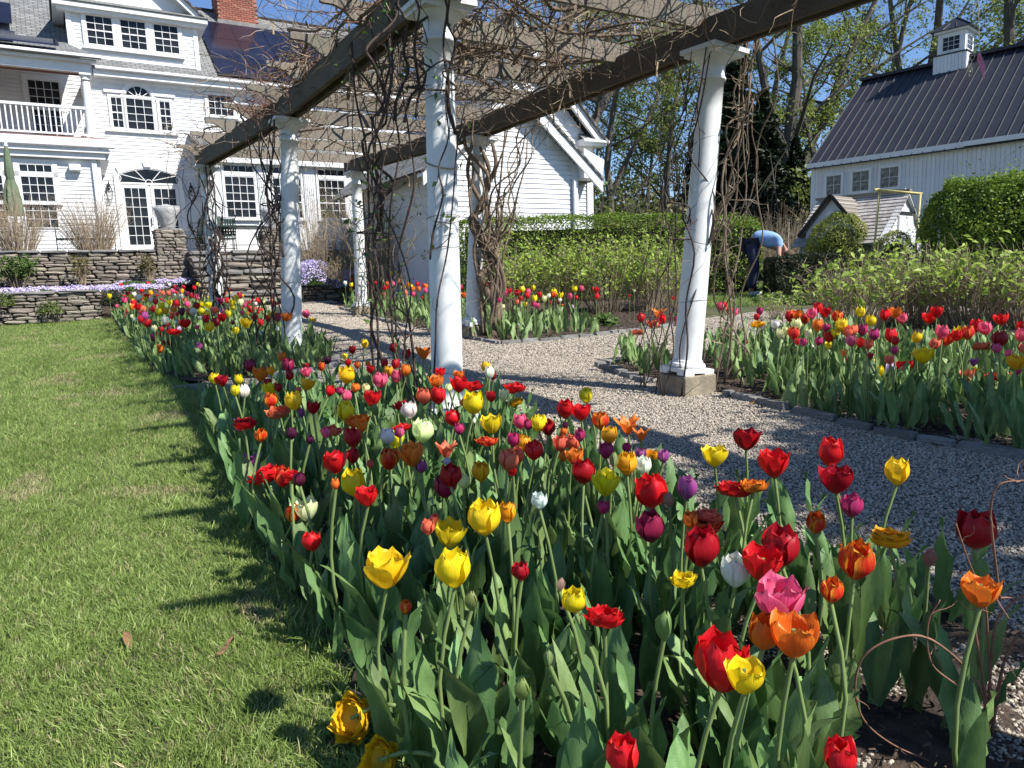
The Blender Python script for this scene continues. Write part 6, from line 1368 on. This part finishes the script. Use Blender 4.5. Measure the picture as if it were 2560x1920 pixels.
# bare fountain shrubs on the terrace edge
def hshrub(x, y, z, **k): return hl(x, y, z)
for px, r_b, h_b, lb in ((45, .95, 1.55, 'bare straw coloured twiggy shrub at the left edge in front of the umbrella'), (235, 1.0, 1.6, 'bare straw coloured twiggy shrub left of the french doors, above the wall')):
    p = on_plane(px, 618, hl(0, -5.4, 0), Vector((.5165, -.856, 0))); stem_shrub((p.x, p.y, .93), r_b, h_b, 260, 60, lb, sm='twig', name='bare_shrub', leaf=.04, m='peony', stem_r=.006, low=.7)
for px, py, r_b, h_b, lb, n_, mm in ((45, 700, .42, .78, 'bright green feathery peony clump against the upper wall at the left', 1500, 'herb'), (205, 700, .22, .75, 'bronze green peony shoots against the upper wall below the straw shrub', 330, 'peony'), (372, 690, .24, .75, 'bronze green peony shoots left of the stone pillar', 420, 'peony')):
    p = on_plane(px, py, hl(0, -6.5, 0), Vector((.5165, -.856, 0))); stem_shrub((p.x, p.y, .1), r_b, h_b, 46, n_, lb, sm='twig', name='peony_clump', leaf=.07, m=mm, stem_r=.005, low=.45)
# forsythia-like thicket by the sunroom
for px, Y, rr, hh, lb in ((800, 19.5, 1.1, 2.6, 'large budding twiggy shrub in front of the sunroom wall'), (930, 19.0, 1.2, 2.7, 'large budding twiggy shrub seen between the pergola columns'), (1230, 17.2, .7, 2.3, 'pale green budding shrub behind the twisted wisteria trunk')):
    x = ray(px, 600).x * Y; stem_shrub((x, Y, gz(Y) + .3), rr, hh, 230, 900, lb, sm='twig', name='budding_shrub', leaf=.035, m='herb', stem_r=.006, low=.4)
for px, py, lb in ((840, 650, 'yellowish budding shrub beside the phlox behind the farthest column'), (1960, 560, 'pale weeping twiggy shrub behind the gardener')):
    Y = 18.0 if px < 1000 else 20.0; x = ray(px, py).x * Y; stem_shrub((x, Y, gz(Y) + (.6 if px < 1000 else 0)), .5 if px < 1000 else 1.3, .55 if px < 1000 else 2.2, 90 if px < 1000 else 240, 500, lb, sm='twig', name='budding_shrub', leaf=.04, m='peony', low=.4)
x = ray(2510, 440).x * 15; stem_shrub((x, 15, gz(15)), 1.1, hz(2500, 405, 15).z - gz(15), 170, 1500, 'lilac shrub with reddish buds in front of the barn at the right edge', name='lilac_shrub', leaf=.05, m='tleaf2', sm='bark')
# creeping phlox
def phlox(name, pts, n, size, label, hgt=.06):
    """pts: list of (centre, rx, ry, rz)"""
    P = []; N = []
    for c, a, b, h in pts:
        k = n // len(pts); d = NR.normal(size=(k, 3)); d[:, 2] = np.abs(d[:, 2]); d /= np.linalg.norm(d, axis=1, keepdims=True); d[:, 0] *= a * np.sqrt(NR.rand(k)) ** .3; d[:, 1] *= b; d[:, 2] *= h; P.append(d + np.array(c)); N.append(d / np.array([a, b, h]) ** 2 * .1)
    P = np.concatenate(P); N = np.concatenate(N) + np.array([0, -.2, .3]); r = empty(name, pts[0][0], label=label, cat='phlox')
    q = P - np.array(pts[0][0]); link('mat_leaves', leaves(q - np.array([0, 0, .02]), N, size * 1.3, 'herb', 'mat_leaves'), r, kind='stuff')
    sel = np.array([noise.noise(Vector(p) * 1.5) for p in P]) > -.22; o = link('flowers', leaves((q + NR.normal(size=q.shape) * .02)[sel], N[sel], size, 'phlox', 'flowers', .9, .1, .4), r, kind='stuff'); return r
phlox('creeping_phlox', [(tuple(hl(3.0, -8.3, -.05)), .62, .6, .60), (tuple(hl(3.3, -7.6, .05)), .7, .6, .60), (tuple(hl(3.8, -8.3, -.15)), .75, .55, .42)], 24000, .036, 'billowing mound of lilac creeping phlox beside the garden steps')
phlox('creeping_phlox', [(tuple(hl(4.2 + .8 * i, -8.0, -.14)), .55, .35, .20) for i in range(4)], 9000, .034, 'low band of lilac phlox behind the far tulips')
phlox('creeping_phlox', [(tuple(hl(-4.3 + .66 * i, -8.4 + .3 * math.sin(i * 2), -.02)), .5, .55 , .10) for i in range(6)], 13000, .034, 'lilac creeping phlox carpeting the top of the low wall')
phlox('creeping_phlox', [(tuple(hl(-1.1 + .6 * i, -6.5, .1)), .4, .25, .10) for i in range(3)], 3000, .034, 'thin strip of lilac phlox at the foot of the upper wall near the steps')
for px, py, lb in ((130, 770, 'green trailing plant spilling over the low wall'), (10, 750, 'grey green trailing plant over the low wall at the left edge'), (285, 745, 'dark green mound at the right end of the low wall')):
    p = on_plane(px, py, hl(0, -9.5, 0), Vector((.5165, -.856, 0))); herb_clump(0, 0, .26, .3, 700, lb, m='tleaf2' if px < 200 else 'dark', leaf=.035, name='trailing_plant', loc=(p.x, p.y - .05, p.z - .12), rise=.1)
_rc = MB().box(2.5, 4.6, -8.3, -6.1, -.7, -.12).build('rock_core', 'core', kind='structure'); _rc.matrix_world = HM
rw = hroot('stone_wall', 2.5, -8.5, -.62, label='low dark stone wall under the phlox mound', cat='stone wall'); face_stones(rw, 0, 2.3, 0, .5, 0, depth=.25); face_stones(rw, 0, 2.2, 0, .5, -.02, axis='y')

# ================================================================ trees
def tree(name, loc, H, tr, seed, spread=.38, leafn=3500, leaf=.16, m='tleaf', first=.28, forks=1, twign=2, label='', bare=False, limbs=9, group=None, cat='tree', sides=8):
    r = random.Random(seed); rt = empty(name, loc, label=label, cat=cat, group=group); b = MB(); tips = []
    def grow(p, d, L_, r0, lvl, n):
        pts = [p]; 
        for k in range(n):
            d = (d + Vector((r.gauss(0, .10 + .05 * lvl), r.gauss(0, .10 + .05 * lvl), r.gauss(.03, .06)))).normalized(); pts.append(pts[-1] + d * L_ / n)
        r1 = r0 * (.30 if lvl == 0 else .28); rs = taper(len(pts), r0, r1)
        if lvl == 0: rs[0] *= 1.35
        b.tube(pts, rs, (sides, 6, 4, 3, 3)[lvl], False); return pts, rs
    trunks = [grow(Vector((0, 0, -.1)), Vector((r.gauss(0, .04), r.gauss(0, .04), 1)), H * .82, tr, 0, 9)]
    for f in range(forks - 1):
        P, RR = trunks[0]; k = r.choice((2, 3)); trunks.append(grow(P[k], Vector((r.choice((-1, 1)) * .42, r.gauss(0, .2), 1)).normalized(), H * .62, RR[k] * .75, 0, 8))
    for P, RR in trunks:
        for i in range(limbs):
            t = first + (1 - first) * (i + r.random()) / limbs; k = min(len(P) - 2, int(t * (len(P) - 1))); p = P[k].lerp(P[k + 1], r.random()); a = r.uniform(0, 6.283); up = r.uniform(.35, 1.1)
            L1 = H * spread * r.uniform(.6, 1.1) * (1.15 - t * .6); P1, R1 = grow(p, Vector((math.cos(a), math.sin(a), up)).normalized(), L1, max(RR[k] * r.uniform(.35, .55), .012), 1, 6)
            for j in range(5):
                k1 = r.randrange(1, 6); a = r.uniform(0, 6.283); d1 = ((P1[k1] - P1[k1 - 1]).normalized() + Vector((math.cos(a), math.sin(a), r.uniform(-.1, .8))) * .8).normalized()
                P2, R2 = grow(P1[k1], d1, L1 * r.uniform(.35, .6), max(R1[k1] * .5, .008), 2, 4); tips += P2[2:]
                for q in range(twign):
                    k2 = r.randrange(1, 4); d2 = (d1 + Vector((r.gauss(0, .8), r.gauss(0, .8), r.gauss(.2, .5)))).normalized(); P3, _ = grow(P2[k2], d2, L1 * r.uniform(.15, .32), .007, 3, 3); tips += P3[1:]
                    if bare or twign > 2:
                        for _ in range(2): d3 = (d2 + Vector((r.gauss(0, .7), r.gauss(0, .7), r.gauss(.2, .5)))).normalized(); P4, _2 = grow(P3[2], d3, L1 * .12, .005, 4, 2); tips += P4[1:]
    b.build('trunk', 'bark', rt)
    if leafn:
        P = np.array([tuple(tips[i]) for i in NR.randint(0, len(tips), leafn)]) + NR.normal(size=(leafn, 3)) * leaf * 1.1
        link('crown', leaves(P, np.tile([0, -.3, .5], (leafn, 1)), leaf, m, 'crown', .6, .3, .9), rt, kind='stuff')
    return rt
def tat(px, Y, dz=0): x = ray(px, 560).x * Y; return (x, Y, gz(19))
tree('maple_tree', tat(1402, 33), 19, .42, 1, leafn=9500, leaf=.15, forks=2, label='tall double-trunked tree with fresh leaves behind the clipped hedge', twign=3)
tree('maple_tree', tat(1975, 38), 22, .42, 7, leafn=9500, leaf=.15, forks=3, label='tall forked tree left of the barn with yellow green leaves', twign=3)
tree('maple_tree', tat(2330, 44), 26, .40, 9, leafn=12000, leaf=.17, forks=2, label='tall leafing tree rising behind the barn left of the cupola', twign=3)
tree('maple_tree', tat(2520, 42), 27, .42, 12, leafn=12000, leaf=.17, forks=2, label='tall leafing tree rising behind the barn at the right edge', twign=3)
tree('maple_tree', tat(2180, 50), 25, .32, 14, leafn=12000, leaf=.17, forks=1, label='pale green leafing tree just left of the barn ridge', twign=2)
tree('maple_tree', tat(1290, 42), 13, .22, 16, leafn=6000, leaf=.15, m='tleaf2', label='slender green tree beside the gabled wing', twign=2)
tree('maple_tree', tat(1530, 40), 17, .26, 18, leafn=9500, leaf=.15, m='tleaf', forks=2, label='leafing tree seen through the pergola right of the wing', twign=2)
tree('maple_tree', tat(1655, 46), 18, .24, 21, leafn=9000, leaf=.16, m='tleaf2', label='green tree behind the left side of the near right column', twign=2)
tree('maple_tree', tat(1860, 52), 25, .28, 23, leafn=11000, leaf=.17, m='tleaf', label='tall leafing tree behind the dark spruce', twign=2)
tree('maple_tree', tat(2080, 36), 14, .2, 25, leafn=8000, leaf=.14, m='tleaf', label='bushy yellow green tree at the left corner of the barn', twign=2, first=.15)
tree('bare_tree', (-13.5, 50, -.5), 19, .26, 31, leafn=900, leaf=.10, bare=True, label='bare tree rising behind the house right of the chimney', twign=3, m='olive')
tree('bare_tree', (-9.0, 52, -.5), 17.5, .24, 33, leafn=900, leaf=.10, bare=True, label='second bare tree behind the house roof, seen through the pergola', twign=3, m='olive')
for i, (px, Y, H) in enumerate(((1450, 48, 14), (1600, 52, 15), (1745, 50, 15), (1350, 50, 13), (1930, 46, 13), (2030, 52, 16), (2260, 60, 24), (2420, 56, 25), (2600, 50, 25), (1680, 60, 20), (1230, 55, 13))):
    tree('woodland_tree', tat(px, Y), H, .17, 60 + i, leafn=4200, leaf=.19, m=('tleaf2', 'tleaf', 'olive')[i % 3], first=.12, limbs=11, twign=1, sides=6, label=('slim woodland tree standing %s' % ('left of the double-trunked tree', 'behind the middle of the hedge', 'behind the near right column', 'beside the wing', 'right of the spruce', 'near the barn corner', 'behind the barn ridge', 'behind the cupola', 'beyond the right edge of the barn', 'far back between the columns', 'behind the wing roof')[i] if False else ['slim woodland tree right of the double-trunked tree', 'slim woodland tree behind the middle of the hedge', 'slim woodland tree behind the near right column', 'slim woodland tree beside the gabled wing', 'slim woodland tree right of the dark spruce', 'slim woodland tree near the barn corner', 'slim tree behind the barn ridge left of the cupola', 'slim tree behind the barn cupola', 'slim tree beyond the right edge of the barn', 'slim tree far back between the two columns', 'slim tree behind the wing roof'][i]), group='woodland trees behind the garden')
tree('shade_tree', (5.3, -.2, gz(0)), 7.4, .12, 77, leafn=8000, spread=.26, leaf=.13, m='tleaf', label='young leafing tree behind the camera whose shade dapples the path', twign=3, first=.48, limbs=12)
# conifers: whorls of drooping needle sprays
def conifer(loc, H, R0, seed, label, n=15000):
    r = np.random.RandomState(seed); rt = empty('spruce_tree', loc, label=label, cat='spruce'); MB().tube([(0, 0, 0), (0, 0, H * .98)], [.22, .03], 7).build('trunk', 'bark', rt)
    t = r.rand(n) ** .8; nb = 13; lay = np.floor(t * 26) / 26 + r.rand(n) * .012; a = (r.randint(0, nb, n) + r.normal(size=n) * .10) * 6.283 / nb + np.floor(t * 26) * 1.7; q = r.rand(n) ** .6; rad_ = R0 * (1 - lay) ** .85 * q * (.8 + .35 * np.sin(a * 3 + lay * 40))
    z = H * (.06 + .94 * lay) - q * R0 * .28 * (1 - lay) + r.normal(size=n) * .05; P = np.stack([np.cos(a) * rad_, np.sin(a) * rad_, z], 1); N = np.stack([np.cos(a) * .4, np.sin(a) * .4, np.ones(n)], 1)
    link('crown', leaves(P, N, .30, 'conif', 'crown', .35, .2, .5), rt, kind='stuff')
conifer(tat(1835, 34), 11.5, 2.3, 2, 'dark spruce right behind the near right column', 22000)
conifer(tat(1905, 32), 8.0, 2.2, 3, 'shorter bushy spruce between the column and the barn', 22000)
conifer(tat(1760, 37), 9.0, 2.0, 4, 'dark spruce mostly hidden by the near right column', 14000)
conifer(tat(1985, 35), 6.5, 1.6, 5, 'small dark spruce under the forked tree', 12000)
# undergrowth and far wood: read as one mass
def undergrowth(name, x0, x1, y0, y1, h, n, leaf, m, label, nst=0):
    X = x0 + NR.rand(n) * (x1 - x0); Y = y0 + NR.rand(n) * (y1 - y0); hh = np.array([h * (.65 + .5 * noise.noise(Vector((x * .25, y * .2, 1)))) for x, y in zip(X, Y)]); Z = NR.rand(n) ** .8 * hh + gz(19); P = np.stack([X, Y, Z], 1)
    link(name, leaves(P, np.tile([0, -.6, .4], (n, 1)), leaf, m, name, .6, .3, 1.0), None, kind='stuff', label=label)
    if nst:
        b = MB()
        for i in range(nst):
            x = R_.uniform(x0, x1); y = R_.uniform(y0, y1); l = h * R_.uniform(.5, 1.5); b.tube([(x, y, gz(19)), (x + R_.gauss(0, .3), y, gz(19) + l * .5), (x + R_.gauss(0, .8), y, gz(19) + l)], [.05, .035, .012], 4, False)
        b.build('thicket_stems', 'bark', kind='stuff', label='thin grey stems in the woodland undergrowth')
undergrowth('undergrowth', -2, 22, 27, 36, 3.2, 26000, .17, 'olive', 'brown and olive undergrowth below the woodland trees', 260)
undergrowth('undergrowth', -2, 24, 32, 46, 5.5, 22000, .24, 'tleaf2', 'greening thicket behind the hedge')
undergrowth('distant_wood', -10, 60, 62, 78, 12.0, 34000, .55, 'olive', 'brownish budding wood in the far background', 220)
undergrowth('distant_wood', 0, 70, 58, 70, 9.0, 16000, .5, 'tleaf2', 'green leafing wood in the far background')
undergrowth('distant_wood', -60, -8, 60, 75, 9.0, 9000, .6, 'olive', 'brown wood behind the house')
# low grass and leaf litter by the gardener
X, Y = rnd_in([(3.5, 13.5), (9, 13.2), (9, 19), (4.5, 21), (2.5, 19)], 5200); c = len(X)
scatter('rough_grass', np.stack([X, Y, gzn(Y) + .01], 1), np.stack([NR.normal(size=c) * .2, NR.normal(size=c) * .2, NR.rand(c) * 6.28], 1), 1.6 + NR.rand(c), GL, label='rough grass round the gardener and the low hedge')
# ================================================================ terrace furniture
def chair(x, y, rz, lab):
    t = hroot('garden_chair', x, y, .935, label=lab, cat='chair', group='green iron chairs on the terrace'); t.rotation_euler = (0, 0, HRZ + rz)
    for sx in (-1, 1):
        MB().tube(spline([(.24 * sx, -.24, 0), (.25 * sx, -.25, .25), (.25 * sx, -.24, .44)], 3), .013, 6).build('leg', 'green_metal', t)
        MB().tube(spline([(.24 * sx, .30, 0), (.24 * sx, .22, .25), (.24 * sx, .24, .46), (.25 * sx, .30, .8), (.22 * sx, .36, 1.04)], 4), .013, 6).build('leg', 'green_metal', t)
        MB().tube(spline([(.25 * sx, .28, .70), (.29 * sx, .0, .69), (.28 * sx, -.24, .66), (.26 * sx, -.29, .60), (.26 * sx, -.25, .55), (.25 * sx, -.24, .44)], 4), .011, 6).build('armrest', 'green_metal', t)
        MB().tube([(.245 * sx + .0, -.02 + .07 * math.cos(a * .5) * (1 - a * .03), .56 + .07 * math.sin(a * .5) * (1 - a * .03)) for a in range(15)], .008, 5).build('scroll', 'green_metal', t)
    b = MB()
    for a, c in (((-.25, -.24, .44), (.25, -.24, .44)), ((-.25, .24, .46), (.25, .24, .46)), ((-.25, -.24, .44), (-.24, .24, .46)), ((.25, -.24, .44), (.24, .24, .46)), ((-.24, .1, .16), (.24, .1, .16)), ((-.22, .36, 1.04), (.22, .36, 1.04))): b.tube([a, c], .012, 5)
    b.build('seat_frame', 'green_metal', t); st_ = MB(); bk_ = MB()
    for i in range(6): u = -.20 + i * .08; st_.box(u - .028, u + .028, -.23, .23, .455, .459); st_.box(-.24, .24, u - .028, u + .028, .461, .465)
    for i in range(6): u = -.19 + i * .076; bk_.bar((u, .25, .52), (u * .95, .355, 1.02), .045, .004, (0, 1, 0))
    for i in range(6): v = .56 + i * .085; yy = .255 + (v - .52) * .21; bk_.box(-.23, .23, yy - .006, yy - .001, v - .024, v + .024)
    st_.build('seat_straps', 'green_metal', t); bk_.build('back_straps', 'green_metal', t); return t
chair(1.35, -5.05, .25, 'green iron strap chair seen from behind, in the middle of the terrace set')
chair(.75, -4.1, -1.3, 'green iron strap chair at the left end of the terrace table')
chair(1.75, -3.75, 3.1, 'green iron strap chair on the far side of the terrace table')
chair(3.3, -4.3, 1.5, 'green iron strap chair at the right end of the terrace table')
tb = hroot('garden_table', 2.1, -4.5, .935, label='green iron patio table with scrolled legs on the terrace', cat='table')
b = MB().box(-.75, .75, -.5, .5, .72, .735).build('tabletop', 'green_metal', tb)
MB().tube([(-.76, -.51, .73), (.76, -.51, .73), (.76, .51, .73), (-.76, .51, .73), (-.76, -.51, .73)], .018, 6).build('table_rim', 'green_metal', tb)
for sx in (-1, 1):
    for sy in (-1, 1):
        MB().tube(spline([(.66 * sx, .42 * sy, 0), (.58 * sx, .36 * sy, .18), (.50 * sx, .30 * sy, .42), (.66 * sx, .42 * sy, .70)], 4), .014, 6).build('leg', 'green_metal', tb)
        MB().tube([((.52 + .07 * math.cos(a * .5)) * sx, .34 * sy, .55 + .07 * math.sin(a * .5)) for a in range(14)], .008, 5).build('scroll', 'green_metal', tb)
bn = hroot('iron_loveseat', -1.95, -5.0, .93, label='low patterned iron loveseat half hidden between the two bare shrubs', cat='bench')
b = MB()
for i in range(11):
    for j in range(5): b.tube([(-.6 + i * .12 + .055 * math.cos(a * .7), -.1 + j * .02, .10 + j * .12 + .055 * math.sin(a * .7)) for a in range(10)], .006, 4, False)
b.build('lattice_back', 'green_metal', bn); MB().box(-.65, .65, -.1, .4, .38, .41).build('seat', 'green_metal', bn); MB().tube([(-.66, -.1, 0), (-.66, -.02, .7), (0, 0, .76), (.66, -.02, .7), (.66, -.1, 0)], .014, 6).build('frame', 'green_metal', bn)
# umbrella
um = on_plane(46, 600, hl(0, -4.6, 0), Vector((.5165, -.856, 0))); ut = on_plane(10, 358, hl(0, -4.6, 0), Vector((.5165, -.856, 0)))
u = empty('patio_umbrella', (um.x, um.y, .93), label='closed sage green patio umbrella tied with a band at the left edge', cat='umbrella'); uh = ut.z - .93
MB().tube([(0, 0, 0), (0, 0, uh - .05)], .022, 8).build('pole', 'trim', u); MB().lathe([(.02, uh - .1), (.04, uh - .08), (.05, uh - .05), (.03, uh - .02), (.045, uh + .01), (.03, uh + .04), (.01, uh + .05)], 12).build('finial', 'trim', u, True)
w_ = MB(); n = 32; prof = [(.04, uh - .09), (.065, uh - .25), (.085, uh - .5), (.10, uh - .78), (.078, uh - .84), (.13, uh - 1.05), (.17, uh - 1.4), (.19, uh - 1.75), (.18, uh - 1.78)]
for q, z_ in prof:
    for k in range(n): t = 2 * math.pi * k / n; f = 1 + .22 * math.sin(k * math.pi / 2 + z_) * min(1, q * 6) + .06 * math.sin(k * 1.3); w_.v.append((q * f * math.cos(t), q * f * math.sin(t), z_))
for i in range(len(prof) - 1):
    for k in range(n): w_.f.append((i * n + k, i * n + (k + 1) % n, (i + 1) * n + (k + 1) % n, (i + 1) * n + k))
w_.build('canvas', 'umb', u, True); MB().lathe([(.092, uh - .855), (.095, uh - .82)], 16).build('tie_band', 'umb', u); MB().lathe([(.25, 0), (.25, .06), (.05, .09)], 16).build('base', 'green_metal', u)
# potted plant by the sunroom corner
pp = hroot('potted_plant', .95, -4.3, .935, label='small potted plant on the terrace left of the iron chairs', cat='potted plant')
MB().lathe([(.10, 0), (.15, .24), (.16, .26), (.12, .26)], 14).build('pot', 'slab', pp, True)
q = NR.normal(size=(220, 3)) * .09 + np.array([0, 0, .36]); link('leaves', leaves(q, q - np.array([0, 0, .2]), .07, 'dark', 'leaves'), pp, kind='stuff')
# yellow pipe frame
yf = empty('pipe_frame', (hz(2240, 480, 14.6).x, 14.6, gz(14.6)), label='yellow painted pipe frame standing in front of the playhouse', cat='frame'); o_ = yf.location
a = hz(2192, 475, 14.7); b = hz(2306, 485, 14.3); MB().tube([a - o_, b - o_], .026, 10).build('top_bar', 'yellow', yf, True); _ec = MB().lathe([(.032, -.05), (.032, .05)], 10).build('end_cap', 'yellow', yf)
_ec.location = a - o_; _ec.rotation_euler = (0, math.pi / 2, 0)
for s, e in (((2199, 478, 14.7), (2178, 640, 14.7)), ((2301, 486, 14.3), (2283, 660, 14.3))):
    s = hz(*s); e = hz(*e); e.z = gz(e.y); MB().tube([s - o_, e - o_], .021, 10).build('post', 'yellow', yf, True)
# ================================================================ gardener
def skinmesh(name, verts, edges, radii, m, parent, sub=2, root=0):
    me = bpy.data.meshes.new(name); me.from_pydata([tuple(v) for v in verts], edges, []); me.materials.append(M[m]); o = link(name, me, parent)
    md = o.modifiers.new('skin', 'SKIN'); md.use_smooth_shade = True; sv = me.skin_vertices[0].data
    for i, r in enumerate(radii): sv[i].radius = (r, r) if not hasattr(r, '__len__') else r; sv[i].use_root = (i == root)
    s = o.modifiers.new('sub', 'SUBSURF'); s.levels = sub; s.render_levels = sub; return o
M['skin'] = mat('skin', (.50, .28, .20), (.44, .23, .16), 6, .55)
M['shirt'] = mat('light_blue_shirt', (.27, .42, .66), (.22, .36, .60), 4, .8, .4, 14)
M['navy'] = mat('navy_trousers', (.030, .038, .085), (.022, .028, .06), 4, .85, .3, 14)
M['hair'] = mat('hat_straw', (.10, .07, .045), None, 9, .9)
pc = hz(1884, 650, 15.6); gp = empty('person', (pc.x, pc.y, gz(pc.y)), label='person in a light blue shirt and navy trousers bending over, holding a wooden tool handle', cat='person'); fy = hz(1905, 585, 15.6).z - gz(15.6)
k = fy / 1.08   # back stands about 1.1 m high when bending
B_ = [(.02, .10, .98), (.12, .02, 1.02), (.27, -.08, .98), (.40, -.16, .86), (.47, -.22, .74), (.52, -.27, .64),   # pelvis to head
      (-.02, .02, .92), (.02, -.02, .50), (-.03, .06, .08), (.08, -.0, .03), (.00, .20, .92), (.10, .18, .50), (.05, .28, .08), (.16, .22, .03),
      (.34, -.26, .92), (.30, -.36, .68), (.42, -.30, .52), (.38, .04, .92), (.46, .08, .90), (.545, .0, .86)]
E_ = [(0, 1), (1, 2), (2, 3), (3, 4), (4, 5), (0, 6), (6, 7), (7, 8), (8, 9), (0, 10), (10, 11), (11, 12), (12, 13), (3, 14), (14, 15), (15, 16), (3, 17), (17, 18), (18, 19)]
Rr = [.13, .125, .13, .10, .055, .09, .085, .06, .045, .045, .085, .06, .045, .045, .05, .04, .03, .05, .04, .03]
sc_ = lambda v: Vector(v) * k
skinmesh('body', [sc_(v) for v in B_], E_, [r * k for r in Rr], 'skin', gp)
skinmesh('shirt', [sc_(v) for v in (B_[0], B_[1], B_[2], B_[3], B_[14], (.32, -.31, .80), B_[17], (.41, .09, .82))], [(0, 1), (1, 2), (2, 3), (3, 4), (4, 5), (3, 6), (6, 7)], [x * k for x in (.15, .152, .158, .125, .072, .062, .072, .062)], 'shirt', gp)
skinmesh('trousers', [sc_(v) for v in ((.03, .10, .96), (-.03, .02, .90), B_[7], (-.03, .05, .14), (-.01, .2, .90), B_[11], (.05, .27, .14))], [(0, 1), (1, 2), (2, 3), (0, 4), (4, 5), (5, 6)], [x * k for x in (.158, .11, .085, .075, .11, .085, .075)], 'navy', gp)
for s in ((.03, .03), (.12, .25)): MB().box((s[0] - .09) * k, (s[0] + .15) * k, (s[1] - .05) * k, (s[1] + .05) * k, 0, .09 * k).build('shoe', 'trim', gp).modifiers.new('bevel', 'BEVEL').width = .03
_hr = MB().lathe([(.085 * k, -.02), (.10 * k, .02), (.085 * k, .08 * k), (.04 * k, .115 * k)], 14).build('hair', 'hair', gp, True); _hr.location = sc_((.50, -.25, .68)); _hr.rotation_euler = (.4, .7, 0)
hand = sc_(B_[19])
for f in range(5):
    a = Vector((0, .0, .035 - f * .018)) * k; base = hand + a
    skinmesh('finger', [base, base + Vector((.03, -.028, 0)) * k, base + Vector((.05, -.005, 0)) * k, base + Vector((.036, .02, 0)) * k], [(0, 1), (1, 2), (2, 3)], [.011 * k, .010 * k, .009 * k, .008 * k], 'skin', gp, 1)
tl = empty('garden_tool', (pc.x + .575 * k, pc.y - .03 * k, gz(pc.y)), label='wooden tool handle held upright by the gardener', cat='garden tool'); MB().tube([(0, 0, .05), (.01, 0, fy * 1.17)], .016, 8).build('handle', 'twig', tl); MB().box(-.10, .10, -.01, .01, .0, .14).build('blade', 'green_metal', tl)
# a few dead leaves on the soil and the grass
for i, (px, py, a) in enumerate(((995, 1502, .5), (1480, 1640, 1.2), (1385, 1595, 2.0), (1880, 1010, .3), (565, 1626, .9), (320, 1609, 2.2), (1465, 1890, .1), (1530, 1530, 2.4))):
    p = ground(px, py, .02); d = empty('dead_leaf', p, a, label=['curled tan dead leaf among the tulip stems left of the yellow tulips', 'large tan dead leaf on the dark soil', 'pale dead leaf between low tulip leaves', 'dry leaf beside the granite edging', 'straw coloured leaf lying on the lawn', 'small brown leaf on the lawn', 'withered leaf at the bottom edge of the bed', 'brown leaf under the cream tulip bud'][i], cat='leaf')
    b = MB(); s = .03 if i not in (1,) else .05
    for t in range(5):
        w_2 = (.1, .8, 1, .7, .05)[t]; 
        for q in (-1, 0, 1): b.v.append(((t - 2) * s * .55, q * s * .45 * w_2, .008 + .014 * abs(q) * math.sin(t + i) + .004 * t))
    for t in range(4):
        for q in range(2): v0 = t * 3 + q; b.f.append((v0, v0 + 1, v0 + 4, v0 + 3))
    b.build('blade', 'dead', d, True)
